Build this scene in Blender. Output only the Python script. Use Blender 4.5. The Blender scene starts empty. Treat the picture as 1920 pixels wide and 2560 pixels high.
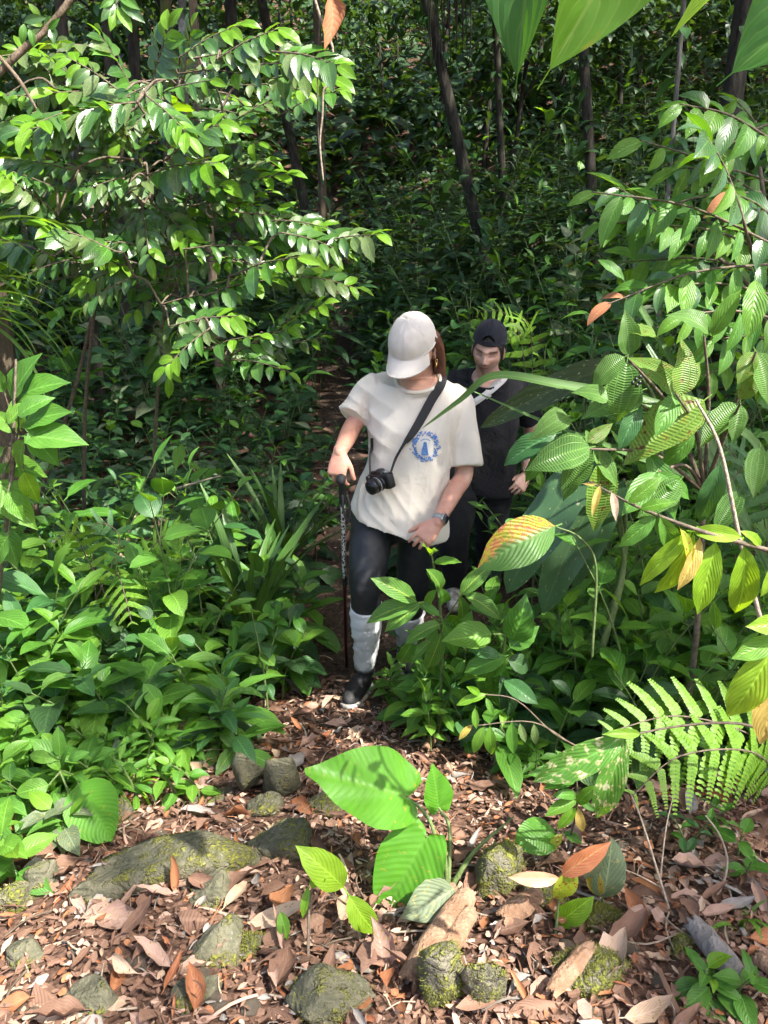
import bpy, bmesh, math, random
import numpy as np
from mathutils import Vector, Matrix, noise, Quaternion
from mathutils.bvhtree import BVHTree

random.seed(7)
np.random.seed(7)
SC = bpy.context.scene
COL = SC.collection
R = math.radians
V = Vector

# ------------------------------------------------------------------ camera
PITCH = R(18.0)
CAMZ = 1.86
FPX = 1923.0                      # focal length in pixels of the 1920 x 2560 photograph
cam_d = bpy.data.cameras.new('camera')
cam = bpy.data.objects.new('camera', cam_d)
COL.objects.link(cam)
cam.location = (0, 0, CAMZ)
cam.rotation_euler = (R(90) - PITCH, 0, 0)
cam_d.sensor_fit = 'VERTICAL'
cam_d.sensor_height = 24.0
cam_d.lens = 24.0 * FPX / 2560.0
cam_d.clip_start = 0.02
cam_d.clip_end = 400
SC.camera = cam

# ------------------------------------------------------------------ sky, sun, exposure
SUN = V((0.46, -0.36, 0.81)).normalized()      # towards the sun: behind the camera, to the right
world = bpy.data.worlds.new('World')
SC.world = world
world.use_nodes = True
wn = world.node_tree
sky = wn.nodes.new('ShaderNodeTexSky')
sky.sky_type = 'NISHITA'
sky.sun_disc = False
sky.sun_elevation = math.asin(SUN.z)
sky.sun_rotation = math.atan2(SUN.x, SUN.y)
sky.dust_density = 3.0
sky.air_density = 0.8
sky.ozone_density = 0.6
wn.links.new(sky.outputs[0], wn.nodes['Background'].inputs[0])
wn.nodes['Background'].inputs[1].default_value = 0.10
sun_d = bpy.data.lights.new('sun', 'SUN')
sun_d.energy = 3.7
sun_d.angle = R(0.55)
sun_d.color = (1.0, 0.955, 0.87)
sun = bpy.data.objects.new('sun', sun_d)
COL.objects.link(sun)
sun.location = SUN * 30
sun.rotation_euler = SUN.to_track_quat('Z', 'Y').to_euler()
SC.view_settings.view_transform = 'Standard'
SC.view_settings.look = 'None'
SC.view_settings.exposure = 2.1
SC.view_settings.gamma = 1.0
SC.render.engine = 'CYCLES'
SC.cycles.use_denoising = True
SC.cycles.use_adaptive_sampling = True
SC.cycles.adaptive_threshold = 0.05
SC.cycles.max_bounces = 5
SC.cycles.diffuse_bounces = 3
SC.cycles.transmission_bounces = 2
SC.cycles.glossy_bounces = 2
SC.cycles.caustics_reflective = False
SC.cycles.caustics_refractive = False
SC.cycles.sample_clamp_indirect = 6.0

# ------------------------------------------------------------------ photograph pixel -> place
CP, SP = math.cos(PITCH), math.sin(PITCH)
def ray(u, v):
    a = (u - 960.0) / FPX
    b = -(v - 1280.0) / FPX
    return V((a, CP + b * SP, -SP + b * CP))
def P(u, v, y):
    d = ray(u, v)
    return V((0, 0, CAMZ)) + d * (y / d.y)
def px(p):
    """pixels per metre at a place"""
    q = V(p)
    return FPX / (q.y * CP + (CAMZ - q.z) * SP)

def sstep(a, b, x):
    t = min(1.0, max(0.0, (x - a) / (b - a)))
    return t * t * (3 - 2 * t)
def trail_x(y):
    return -0.05 - 0.075 * (y - 3.0) if y > 3 else -0.05 - 0.04 * (3.0 - y)
def ground_z(x, y, fine=True):
    if y < 3.3:
        z = 0.187 * (3.3 - y) - 0.045 * sstep(2.2, 3.3, y)
        z = min(z, 0.50 + 0.02 * (1 - y)) if y < 0.7 else z
    else:
        z = -0.045
    if y > 3.3:
        z += 0.045 * sstep(3.3, 5, y)
    if y > 5:
        z += 0.0105 * (y - 5) ** 2 if y < 40 else 0.0105 * 1225 + 0.70 * (y - 40)
    off = x - trail_x(y)
    k = sstep(2.0, 4.0, y)
    z += (0.36 * max(0, off - 0.75) * k + 0.17 * max(0, -off - 0.9) * k) * (1 if abs(off) < 12 else 12 / abs(off))
    if fine:
        n = noise.noise(V((x * 1.7, y * 1.7, 3.1))) * 0.05 + noise.noise(V((x * 5, y * 5, 8.1))) * 0.018
        z += n * sstep(0.15, 0.6, abs(off)) + n * 0.4
        if y < 6:
            z += noise.noise(V((x * 16, y * 16, 1.7))) * 0.008
    return z
def G(u, v):
    """where the view ray through a photograph pixel meets the ground"""
    d = ray(u, v)
    t = 0.6
    while t < 70:
        p = V((0, 0, CAMZ)) + d * t
        if p.z < ground_z(p.x, p.y):
            break
        t += 0.03 if t < 6 else 0.2
    return V((p.x, p.y, ground_z(p.x, p.y)))

# ------------------------------------------------------------------ node helpers
def new_mat(name):
    m = bpy.data.materials.new(name)
    m.use_nodes = True
    nt = m.node_tree
    nt.nodes.clear()
    out = nt.nodes.new('ShaderNodeOutputMaterial')
    return m, nt, out
def nd(nt, typ, ins=None, **kw):
    n = nt.nodes.new(typ)
    for k, v in kw.items():
        setattr(n, k, v)
    if ins:
        for k, v in ins.items():
            s = n.inputs[k]
            if isinstance(v, bpy.types.NodeSocket):
                nt.links.new(v, s)
            else:
                if s.type == 'RGBA' and hasattr(v, '__len__') and len(v) == 3:
                    v = (*v, 1)
                s.default_value = v
    return n
def mth(nt, op, a, b=0.0, c=0.0, clamp=False):
    n = nd(nt, 'ShaderNodeMath', {0: a, 1: b, 2: c}, operation=op)
    n.use_clamp = clamp
    return n.outputs[0]
def mixc(nt, f, a, b, mode='MIX'):
    n = nd(nt, 'ShaderNodeMix', data_type='RGBA', blend_type=mode)
    for i, v in ((0, f), (6, a), (7, b)):
        s = n.inputs[i]
        if isinstance(v, bpy.types.NodeSocket):
            nt.links.new(v, s)
        else:
            s.default_value = (*v, 1) if hasattr(v, '__len__') and len(v) == 3 else v
    return n.outputs[2]
def remap(nt, x, a, b, c=0.0, d=1.0, smooth=True):
    n = nd(nt, 'ShaderNodeMapRange', {0: x, 1: a, 2: b, 3: c, 4: d})
    n.interpolation_type = 'SMOOTHSTEP' if smooth else 'LINEAR'
    return n.outputs[0]
def noise_tex(nt, vec, scale, detail=2.0, rough=0.5):
    i = {'Scale': scale, 'Detail': detail, 'Roughness': rough}
    if vec is not None:
        i['Vector'] = vec
    return nd(nt, 'ShaderNodeTexNoise', i).outputs[0]
def principled(nt, out, **ins):
    b = nd(nt, 'ShaderNodeBsdfPrincipled', ins)
    nt.links.new(b.outputs[0], out.inputs[0])
    return b
def simple_mat(name, col, rough=0.6, metal=0.0, var=0.0, scale=30.0, bump=0.0, spec=0.5, sheen=0.0):
    m, nt, out = new_mat(name)
    tc = nd(nt, 'ShaderNodeTexCoord').outputs['Object']
    c = col
    ins = {}
    if var > 0 or bump > 0:
        n = noise_tex(nt, tc, scale, 3.0)
        if var > 0:
            c = mixc(nt, remap(nt, n, 0.3, 0.7), [x * (1 - var) for x in col], [min(1, x * (1 + var)) for x in col])
        if bump > 0:
            ins['Normal'] = nd(nt, 'ShaderNodeBump', {'Strength': bump, 'Distance': 0.01, 'Height': n}).outputs[0]
    ins.update({'Base Color': c, 'Roughness': rough, 'Metallic': metal, 'Specular IOR Level': spec})
    if sheen:
        ins['Sheen Weight'] = sheen
    principled(nt, out, **ins)
    return m

# ------------------------------------------------------------------ mesh and object helpers
def mesh(name, vs, fs, mat=None, smooth=True):
    me = bpy.data.meshes.new(name)
    me.from_pydata([tuple(v) for v in vs], [], fs)
    if smooth:
        me.polygons.foreach_set('use_smooth', [True] * len(me.polygons))
    if mat:
        me.materials.append(mat)
    me.update()
    return me
def link(name, me, parent=None, matrix=None, kind=None):
    o = bpy.data.objects.new(name, me)
    COL.objects.link(o)
    if parent is not None:
        o.parent = parent
    if matrix is not None:
        o.matrix_basis = matrix
    if kind:
        o['kind'] = kind
    return o
def tag(o, label, cat=None, group=None):
    o['label'] = label
    if cat:
        o['category'] = cat
    if group:
        o['group'] = group
    return o
def thing(name, base, label, cat, group=None):
    o = link(name, None)
    o.empty_display_size = 0.05
    o.location = base
    return tag(o, label, cat, group)
def catmull(pts, n):
    pts = [np.array(p, float) for p in pts]
    if len(pts) == 2:
        return [pts[0] + (pts[1] - pts[0]) * i / n for i in range(n + 1)]
    q = [2 * pts[0] - pts[1]] + pts + [2 * pts[-1] - pts[-2]]
    out = []
    for i in range(1, len(q) - 2):
        for k in range(n):
            t = k / n
            a, b, c, d = q[i - 1], q[i], q[i + 1], q[i + 2]
            out.append(0.5 * (2 * b + (c - a) * t + (2 * a - 5 * b + 4 * c - d) * t * t + (3 * b - a - 3 * c + d) * t ** 3))
    out.append(pts[-1])
    return out
def tube(pts, radii, seg=8, n=4, cap=True, flat=None, vs=None, fs=None):
    """swept round tube through pts (with radii), appended to vs / fs"""
    vs = [] if vs is None else vs
    fs = [] if fs is None else fs
    c = catmull([list(p) + [r] for p, r in zip(pts, radii)], n)
    cs = [V(x[:3]) for x in c]
    rs = [max(1e-4, x[3]) for x in c]
    up = None
    rings = []
    for i, p in enumerate(cs):
        t = (cs[min(i + 1, len(cs) - 1)] - cs[max(i - 1, 0)])
        t = t.normalized() if t.length > 1e-9 else V((0, 0, 1))
        if up is None:
            up = t.orthogonal().normalized() if flat is None else (V(flat) - t * V(flat).dot(t)).normalized()
        else:
            up = (up - t * up.dot(t))
            up = up.normalized() if up.length > 1e-6 else t.orthogonal().normalized()
        rings.append((p, up, t.cross(up), rs[i], t))
    if cap:
        p, a, b, r, t = rings[0]
        rings.insert(0, (p - t * r * 0.6, a, b, r * 0.7, t))
        rings.insert(0, (p - t * r * 0.95, a, b, r * 0.25, t))
        p, a, b, r, t = rings[-1]
        rings.append((p + t * r * 0.6, a, b, r * 0.7, t))
        rings.append((p + t * r * 0.95, a, b, r * 0.25, t))
    o = len(vs)
    for p, a, b, r, t in rings:
        for k in range(seg):
            w = 2 * math.pi * k / seg
            vs.append(p + (a * math.cos(w) + b * math.sin(w)) * r)
    for i in range(len(rings) - 1):
        for k in range(seg):
            k2 = (k + 1) % seg
            fs.append((o + i * seg + k, o + i * seg + k2, o + (i + 1) * seg + k2, o + (i + 1) * seg + k))
    fs.append(tuple(o + k for k in reversed(range(seg))))
    m = o + (len(rings) - 1) * seg
    fs.append(tuple(m + k for k in range(seg)))
    return vs, fs
def loft(rings, seg=28, n=4, power=2.3, vs=None, fs=None):
    """closed body through rings (centre, half-axis a, half-axis b)"""
    vs = [] if vs is None else vs
    fs = [] if fs is None else fs
    c = catmull([list(r[0]) + list(r[1]) + list(r[2]) for r in rings], n)
    o = len(vs)
    for x in c:
        p, a, b = V(x[:3]), V(x[3:6]), V(x[6:9])
        for k in range(seg):
            w = 2 * math.pi * k / seg
            cx, sx = math.cos(w), math.sin(w)
            e = 2.0 / power
            vs.append(p + a * (abs(cx) ** e * (1 if cx > 0 else -1)) + b * (abs(sx) ** e * (1 if sx > 0 else -1)))
    m = len(c)
    for i in range(m - 1):
        for k in range(seg):
            k2 = (k + 1) % seg
            fs.append((o + i * seg + k, o + i * seg + k2, o + (i + 1) * seg + k2, o + (i + 1) * seg + k))
    fs.append(tuple(o + k for k in reversed(range(seg))))
    fs.append(tuple(o + (m - 1) * seg + k for k in range(seg)))
    return vs, fs
def orb(c, r, M=None, seg=20, rings=12, vs=None, fs=None):
    vs = [] if vs is None else vs
    fs = [] if fs is None else fs
    o = len(vs)
    r = V(r) if hasattr(r, '__len__') else V((r, r, r))
    for i in range(rings + 1):
        th = math.pi * i / rings
        for k in range(seg):
            w = 2 * math.pi * k / seg
            q = V((math.sin(th) * math.cos(w) * r.x, math.sin(th) * math.sin(w) * r.y, math.cos(th) * r.z))
            vs.append(V(c) + (M @ q if M else q))
    for i in range(rings):
        for k in range(seg):
            k2 = (k + 1) % seg
            fs.append((o + i * seg + k, o + (i + 1) * seg + k, o + (i + 1) * seg + k2, o + i * seg + k2))
    return vs, fs
def box(c, s, M=None, vs=None, fs=None, bev=0.0):
    vs = [] if vs is None else vs
    fs = [] if fs is None else fs
    o = len(vs)
    bm = bmesh.new()
    bmesh.ops.create_cube(bm, size=1.0)
    bmesh.ops.scale(bm, vec=s, verts=bm.verts)
    if bev > 0:
        bmesh.ops.bevel(bm, geom=bm.edges[:], offset=bev, segments=2, affect='EDGES', profile=0.6)
    bm.verts.ensure_lookup_table()
    for v in bm.verts:
        vs.append(V(c) + (M @ v.co if M else v.co))
    for f in bm.faces:
        fs.append(tuple(o + v.index for v in f.verts))
    bm.free()
    return vs, fs
def remesh(vs, fs, voxel, it=4, fac=0.5):
    me = mesh('tmp', vs, fs)
    o = link('tmp', me)
    m = o.modifiers.new('r', 'REMESH')
    m.mode = 'VOXEL'
    m.voxel_size = voxel
    if it:
        s = o.modifiers.new('s', 'SMOOTH')
        s.factor = fac
        s.iterations = it
    dg = bpy.context.evaluated_depsgraph_get()
    m2 = bpy.data.meshes.new_from_object(o.evaluated_get(dg))
    bpy.data.objects.remove(o)
    bpy.data.meshes.remove(me)
    m2.polygons.foreach_set('use_smooth', [True] * len(m2.polygons))
    m2.materials.clear()
    return m2
def coords(me):
    a = np.empty(len(me.vertices) * 3)
    me.vertices.foreach_get('co', a)
    return a.reshape(-1, 3)
def normals(me):
    a = np.empty(len(me.vertices) * 3)
    me.vertices.foreach_get('normal', a)
    return a.reshape(-1, 3)
def set_coords(me, a):
    me.vertices.foreach_set('co', a.ravel())
    me.update()
def paint(me, cols, name='tint'):
    at = me.color_attributes.new(name, 'FLOAT_COLOR', 'POINT')
    c = np.ones((len(cols), 4))
    c[:, :3] = cols
    at.data.foreach_set('color', c.ravel())
def bvh_of(me):
    return BVHTree.FromPolygons([v.co.copy() for v in me.vertices], [tuple(p.vertices) for p in me.polygons])
def shift(me, base):
    """move mesh data so that the object's origin is base"""
    a = coords(me)
    a -= np.array(base)
    set_coords(me, a)
    return me

# ================================================================== the ground and the trail
def soil_material(name, a, b, c):
    m, nt, out = new_mat(name)
    tc = nd(nt, 'ShaderNodeTexCoord').outputs['Object']
    n1 = noise_tex(nt, tc, 1.3, 4.0, 0.6)
    n2 = noise_tex(nt, tc, 38.0, 5.0, 0.65)
    n3 = nd(nt, 'ShaderNodeTexVoronoi', {'Vector': tc, 'Scale': 55.0}).outputs['Distance']
    col = mixc(nt, remap(nt, n1, 0.35, 0.65), a, b)
    col = mixc(nt, remap(nt, n2, 0.42, 0.68), col, c)
    h = mth(nt, 'ADD', mth(nt, 'MULTIPLY', n2, 1.2), n3)
    bump = nd(nt, 'ShaderNodeBump', {'Strength': 0.9, 'Distance': 0.012, 'Height': h}).outputs[0]
    principled(nt, out, **{'Base Color': col, 'Roughness': 0.92, 'Normal': bump, 'Specular IOR Level': 0.2})
    return m
M_SOIL = soil_material('soil', (0.055, 0.032, 0.022), (0.095, 0.053, 0.036), (0.15, 0.086, 0.06))
M_TRAIL = soil_material('trail_soil', (0.042, 0.028, 0.020), (0.066, 0.044, 0.031), (0.10, 0.07, 0.05))

def axis(*spans):
    out = []
    for a, b, s in spans:
        n = max(1, round((b - a) / s))
        out += [a + (b - a) * i / n for i in range(n)]
    out.append(spans[-1][1])
    return out
gx = axis((-90, -10, 5), (-10, -2.6, 0.3), (-2.6, 2.6, 0.04), (2.6, 10, 0.3), (10, 90, 5))
gy = axis((-14, 0.4, 0.9), (0.4, 5.4, 0.04), (5.4, 14, 0.2), (14, 46, 1.0), (46, 110, 4))
gv = [(x, y, ground_z(x, y)) for y in gy for x in gx]
nx = len(gx)
gf = [(j * nx + i, j * nx + i + 1, (j + 1) * nx + i + 1, (j + 1) * nx + i) for j in range(len(gy) - 1) for i in range(nx - 1)]
link('ground', mesh('ground', gv, gf, M_SOIL), kind='structure')
# trodden trail: a sheet a few millimetres over the ground
tv, tf = [], []
ty = axis((2.6, 6, 0.06), (6, 26, 0.2))
for y in ty:
    for i in range(13):
        s = i / 6 - 1
        w = 0.27 + 0.05 * noise.noise(V((0, y * 1.3, i > 6)))
        x = trail_x(y) + s * w
        edge = abs(s) ** 4
        tv.append((x, y, ground_z(x, y) + 0.014 - 0.022 * edge))
for j in range(len(ty) - 1):
    for i in range(12):
        tf.append((j * 13 + i, j * 13 + i + 1, (j + 1) * 13 + i + 1, (j + 1) * 13 + i))
link('trail', mesh('trail', tv, tf, M_TRAIL), kind='structure')

# ================================================================== people
def skin_material(name, rough=0.43):
    m, nt, out = new_mat(name)
    tc = nd(nt, 'ShaderNodeTexCoord').outputs['Object']
    at = nd(nt, 'ShaderNodeVertexColor', layer_name='tint').outputs[0]
    n = noise_tex(nt, tc, 45.0, 3.0)
    col = mixc(nt, remap(nt, n, 0.35, 0.7, 0.0, 0.42), at, (0.46, 0.19, 0.14))
    bump = nd(nt, 'ShaderNodeBump', {'Strength': 0.12, 'Distance': 0.004, 'Height': noise_tex(nt, tc, 260.0, 2.0)}).outputs[0]
    principled(nt, out, **{'Base Color': col, 'Roughness': rough, 'Subsurface Weight': 0.12, 'Subsurface Radius': (0.012, 0.005, 0.003), 'Subsurface Scale': 0.6, 'Normal': bump})
    return m
def cloth_material(name, col, rough=0.9, weave=900.0, stain=0.08, sheen=0.2, stainc=None, bump=0.25, wrinkle=0.0, fleck=0.2):
    m, nt, out = new_mat(name)
    tc = nd(nt, 'ShaderNodeTexCoord').outputs['Object']
    n = noise_tex(nt, tc, 6.0, 4.0, 0.6)
    n2 = noise_tex(nt, tc, 60.0, 3.0, 0.6)
    sc = stainc or [x * 0.78 for x in col]
    c = mixc(nt, remap(nt, n, 0.45, 0.75, 0, stain * 6), col, sc)
    c = mixc(nt, remap(nt, n2, 0.4, 0.8, 0, fleck), c, sc)
    w = noise_tex(nt, tc, weave, 1.0)
    b1 = nd(nt, 'ShaderNodeBump', {'Strength': bump, 'Distance': 0.003, 'Height': mth(nt, 'ADD', w, mth(nt, 'MULTIPLY', n2, 1.5))}).outputs[0]
    if wrinkle:
        dn = nd(nt, 'ShaderNodeTexNoise', {'Vector': tc, 'Scale': 9.0, 'Detail': 3.0, 'Roughness': 0.55, 'Distortion': 1.2}).outputs[0]
        rg = mth(nt, 'POWER', mth(nt, 'SUBTRACT', 1.0, mth(nt, 'ABSOLUTE', mth(nt, 'MULTIPLY', mth(nt, 'SUBTRACT', dn, 0.5), 3.0))), 2.5)
        b1 = nd(nt, 'ShaderNodeBump', {'Strength': wrinkle, 'Distance': 0.016, 'Height': rg, 'Normal': b1}).outputs[0]
    principled(nt, out, **{'Base Color': c, 'Roughness': rough, 'Sheen Weight': sheen, 'Normal': b1, 'Specular IOR Level': 0.25})
    return m
M_SKIN = skin_material('skin')
M_TEE = cloth_material('beige_cotton', (0.70, 0.64, 0.55), stainc=(0.60, 0.53, 0.44), wrinkle=0.07, fleck=0.08)
M_CAPW = cloth_material('cream_twill', (0.63, 0.58, 0.52), stain=0.06, bump=0.4)
M_BLACKT = cloth_material('black_cotton', (0.009, 0.009, 0.011), wrinkle=0.3, stain=0.05, sheen=0.05, stainc=(0.02, 0.02, 0.022))
M_TROUS = cloth_material('black_canvas', (0.010, 0.011, 0.013), stain=0.05, sheen=0.05, stainc=(0.02, 0.02, 0.022))
M_NAVYCAP = cloth_material('black_twill', (0.018, 0.019, 0.026), stain=0.03, sheen=0.1)
M_LEGG = simple_mat('black_leggings', (0.013, 0.014, 0.017), 0.55, var=0.15, scale=40, bump=0.12)
M_KNIT = cloth_material('white_knit', (0.66, 0.66, 0.66), stain=0.12, stainc=(0.45, 0.45, 0.43), bump=0.9, weave=400)
M_SHOE = simple_mat('dark_shoe', (0.014, 0.014, 0.015), 0.7, var=0.3, scale=60, bump=0.3)
M_SOLE = simple_mat('white_sole', (0.34, 0.32, 0.29), 0.7, var=0.5, scale=30)
M_BLKPL = simple_mat('black_plastic', (0.012, 0.012, 0.013), 0.35, var=0.2, scale=80)
M_RUBBER = simple_mat('black_rubber', (0.015, 0.015, 0.016), 0.7)
M_GLASS = simple_mat('lens_glass', (0.006, 0.007, 0.012), 0.06)
M_METAL = simple_mat('silver_metal', (0.62, 0.62, 0.63), 0.28, metal=1.0)
M_GOLD = simple_mat('gold', (0.75, 0.52, 0.22), 0.25, metal=1.0)
M_STRAPB = simple_mat('black_webbing', (0.016, 0.016, 0.018), 0.75, bump=0.3, scale=300)
M_STRAPW = cloth_material('pale_webbing', (0.60, 0.58, 0.56), bump=0.5, stain=0.05)
M_GREYBAND = simple_mat('grey_band', (0.30, 0.31, 0.30), 0.7)
M_BLUE = simple_mat('blue_print', (0.09, 0.20, 0.46), 0.85, var=0.25, scale=200)
M_WHITEP = simple_mat('white_print', (0.68, 0.66, 0.60), 0.85)
def hair_material(name, a, b):
    m, nt, out = new_mat(name)
    tc = nd(nt, 'ShaderNodeTexCoord').outputs['Object']
    mp = nd(nt, 'ShaderNodeMapping', {'Vector': tc, 'Scale': (260, 260, 12)}).outputs[0]
    n = noise_tex(nt, mp, 1.0, 3.0)
    bump = nd(nt, 'ShaderNodeBump', {'Strength': 0.8, 'Distance': 0.006, 'Height': n}).outputs[0]
    principled(nt, out, **{'Base Color': mixc(nt, remap(nt, n, 0.35, 0.65), a, b), 'Roughness': 0.42, 'Normal': bump})
    return m
M_HAIRW = hair_material('auburn_hair', (0.055, 0.018, 0.009), (0.17, 0.055, 0.025))
M_HAIRM = hair_material('dark_hair', (0.008, 0.006, 0.005), (0.022, 0.015, 0.011))

def gauss(x, s):
    return math.exp(-(x / s) ** 2)
def head_mesh(M, c, man, vs, fs):
    """head with brow, nose, lips, chin and ears; local axes: face to -Y, Z up"""
    o = len(vs)
    nu, nv = 72, 54
    for i in range(nv + 1):
        th = math.pi * i / nv
        for k in range(nu):
            w = 2 * math.pi * k / nu
            d = V((math.sin(th) * math.cos(w), math.sin(th) * math.sin(w), math.cos(th)))
            x, y, z = d.x * 0.075, d.y * 0.097, d.z * 0.117
            t = min(1, max(0, -z / 0.117))
            x *= 1 - (0.30 if man else 0.36) * t ** 1.6
            if y > 0:
                y *= 1 - 0.42 * t
            else:
                y *= 1 + 0.10 * t ** 0.5 * (1 - 0.4 * t)
            fm = sstep(0.15, 0.75, -d.y)
            b = 0.0
            rz = sstep(0.042, -0.026, z) * sstep(-0.042, -0.030, z)
            b += (0.006 + 0.021 * rz) * gauss(x, 0.0085 + 0.006 * rz) * sstep(0.05, 0.03, z) * sstep(-0.040, -0.030, z)
            b += 0.006 * gauss(abs(x) - 0.014, 0.006) * gauss(z + 0.029, 0.008)
            b -= 0.014 * gauss(abs(x) - 0.031, 0.016) * gauss(z - 0.010, 0.013)
            b += 0.0045 * gauss(abs(x) - 0.031, 0.011) * gauss(z - 0.008, 0.009)
            b += (0.007 if man else 0.004) * gauss(z - 0.030, 0.009) * sstep(0.066, 0.03, abs(x))
            b += 0.005 * gauss(abs(x) - 0.046, 0.017) * gauss(z + 0.016, 0.018)
            b += 0.0075 * gauss(x, 0.021) * (gauss(z + 0.051, 0.0065) + gauss(z + 0.064, 0.0065))
            b -= 0.004 * gauss(x, 0.026) * gauss(z + 0.0575, 0.003)
            b += 0.010 * gauss(x, 0.022) * gauss(z + 0.094, 0.016)
            y -= b * fm
            vs.append(V(c) + M @ V((x, y, z)))
    for i in range(nv):
        for k in range(nu):
            k2 = (k + 1) % nu
            fs.append((o + i * nu + k, o + (i + 1) * nu + k, o + (i + 1) * nu + k2, o + i * nu + k2))
    for s in (-1, 1):
        R1 = M @ Matrix.Rotation(s * 0.35, 3, 'Z') @ Matrix.Rotation(-0.15, 3, 'X')
        orb(V(c) + M @ V((s * 0.074, 0.012, -0.006)), (0.009, 0.019, 0.033), R1, 14, 10, vs, fs)
        orb(V(c) + M @ V((s * 0.075, 0.010, -0.032)), (0.008, 0.010, 0.012), R1, 10, 8, vs, fs)
def head_tint(q, base, man):
    """skin colour at a head-local point"""
    x, y, z = q
    col = np.array(base, float)
    if y > -0.02:
        if man and z > 0.02:
            return np.array((0.02, 0.014, 0.010))
        return col
    def mx(c, f):
        nonlocal col
        f = min(1, max(0, f))
        col = col * (1 - f) + np.array(c) * f
    mx((0.55, 0.20, 0.15), 0.28 * gauss(abs(x) - 0.04, 0.022) * gauss(z + 0.02, 0.022) + 0.18 * gauss(x, 0.014) * gauss(z + 0.024, 0.014))
    if man:
        jaw = sstep(-0.036, -0.052, z) * 0.42
        if abs(x) < 0.026:
            jaw = max(jaw, 0.36 * gauss(z + 0.042, 0.006))
        jaw *= 1 - 0.8 * gauss(x, 0.02) * gauss(z + 0.058, 0.010)
        mx((0.13, 0.085, 0.066), jaw)
        mx((0.04, 0.026, 0.02), 0.88 * sstep(0.012, 0.019, abs(x)) * sstep(0.060, 0.05, abs(x)) * gauss(z - (0.0255 + 0.05 * (0.04 - abs(abs(x) - 0.036))), 0.0075))
        mx((0.05, 0.032, 0.026), 0.82 * sstep(0.014, 0.018, abs(x)) * sstep(0.05, 0.046, abs(x)) * gauss(z - 0.0035, 0.0046))
        mx((0.3, 0.16, 0.12), 0.45 * gauss(abs(x) - 0.028, 0.014) * gauss(z - 0.012, 0.007))
        mx((0.015, 0.011, 0.009), sstep(0.048, 0.056, z + 0.012 * (abs(x) / 0.06) ** 2 * -1 + (0.03 if abs(x) > 0.058 else 0)))
    mx((0.42, 0.13, 0.11) if not man else (0.36, 0.15, 0.12), 0.9 * sstep(0.027, 0.02, abs(x)) * gauss(z + 0.0575, 0.0095))
    mx((0.10, 0.03, 0.03), 0.85 * sstep(0.026, 0.02, abs(x)) * gauss(z + 0.0575, 0.0026))
    mx((0.12, 0.05, 0.04), 0.7 * gauss(abs(x) - 0.0085, 0.0045) * gauss(z + 0.037, 0.004))
    return col
def hand(vs, fs, wrist, ydir, zdir, right, curl=(0.5, 0.6, 0.5), spread=0.1, size=1.0, thumb=(0.55, 0.8, -0.25), thumb_curl=0.3):
    y = V(ydir).normalized()
    z = V(zdir) - y * V(zdir).dot(y)
    z.normalize()
    x = z.cross(y) if right else y.cross(z)
    def L(a, b, c):
        return V(wrist) + (x * a + y * b + z * c) * size
    rings = [(L(0, -0.02, 0), x * 0.027 * size, z * 0.020 * size), (L(0.001, 0.015, 0), x * 0.031 * size, z * 0.018 * size),
             (L(0.002, 0.05, 0), x * 0.040 * size, z * 0.016 * size), (L(0.001, 0.085, 0.001), x * 0.040 * size, z * 0.012 * size),
             (L(0, 0.094, 0), x * 0.034 * size, z * 0.008 * size)]
    loft(rings, 20, 3, 2.4, vs, fs)
    for i, (fx, ln, r) in enumerate(((0.031, 0.074, 0.0078), (0.0108, 0.082, 0.0080), (-0.0108, 0.077, 0.0077), (-0.031, 0.060, 0.0068))):
        a = 0.0
        sp = spread * (1.5 - i) / 1.5
        p = L(fx, 0.080 if i != 3 else 0.074, 0.002)
        pts = [L(fx * 0.85, 0.05, 0.0), p]
        for s, c in zip((0.45, 0.30, 0.25), curl):
            a += c * (1 + 0.12 * (i - 1))
            d = (y * math.cos(a) - z * math.sin(a) + x * sp * math.cos(a)).normalized()
            p = p + d * ln * s * size
            pts.append(p)
        tube(pts, [r * 0.9 * size, r * 1.05 * size, r * size, r * 0.92 * size, r * 0.78 * size], 10, 3, True, None, vs, fs)
    d1 = (x * thumb[0] + y * thumb[1] + z * thumb[2]).normalized()
    d2 = (d1 + y * thumb_curl - z * thumb_curl * 0.4 - x * thumb_curl * 0.5).normalized()
    p0 = L(0.020, 0.018, -0.004)
    p1 = p0 + d1 * 0.042 * size
    p2 = p1 + d2 * 0.030 * size
    p3 = p2 + (d2 - z * 0.15).normalized() * 0.024 * size
    tube([p0, p1, p2, p3], [0.0145 * size, 0.0115 * size, 0.0102 * size, 0.0082 * size], 10, 3, True, None, vs, fs)
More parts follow.
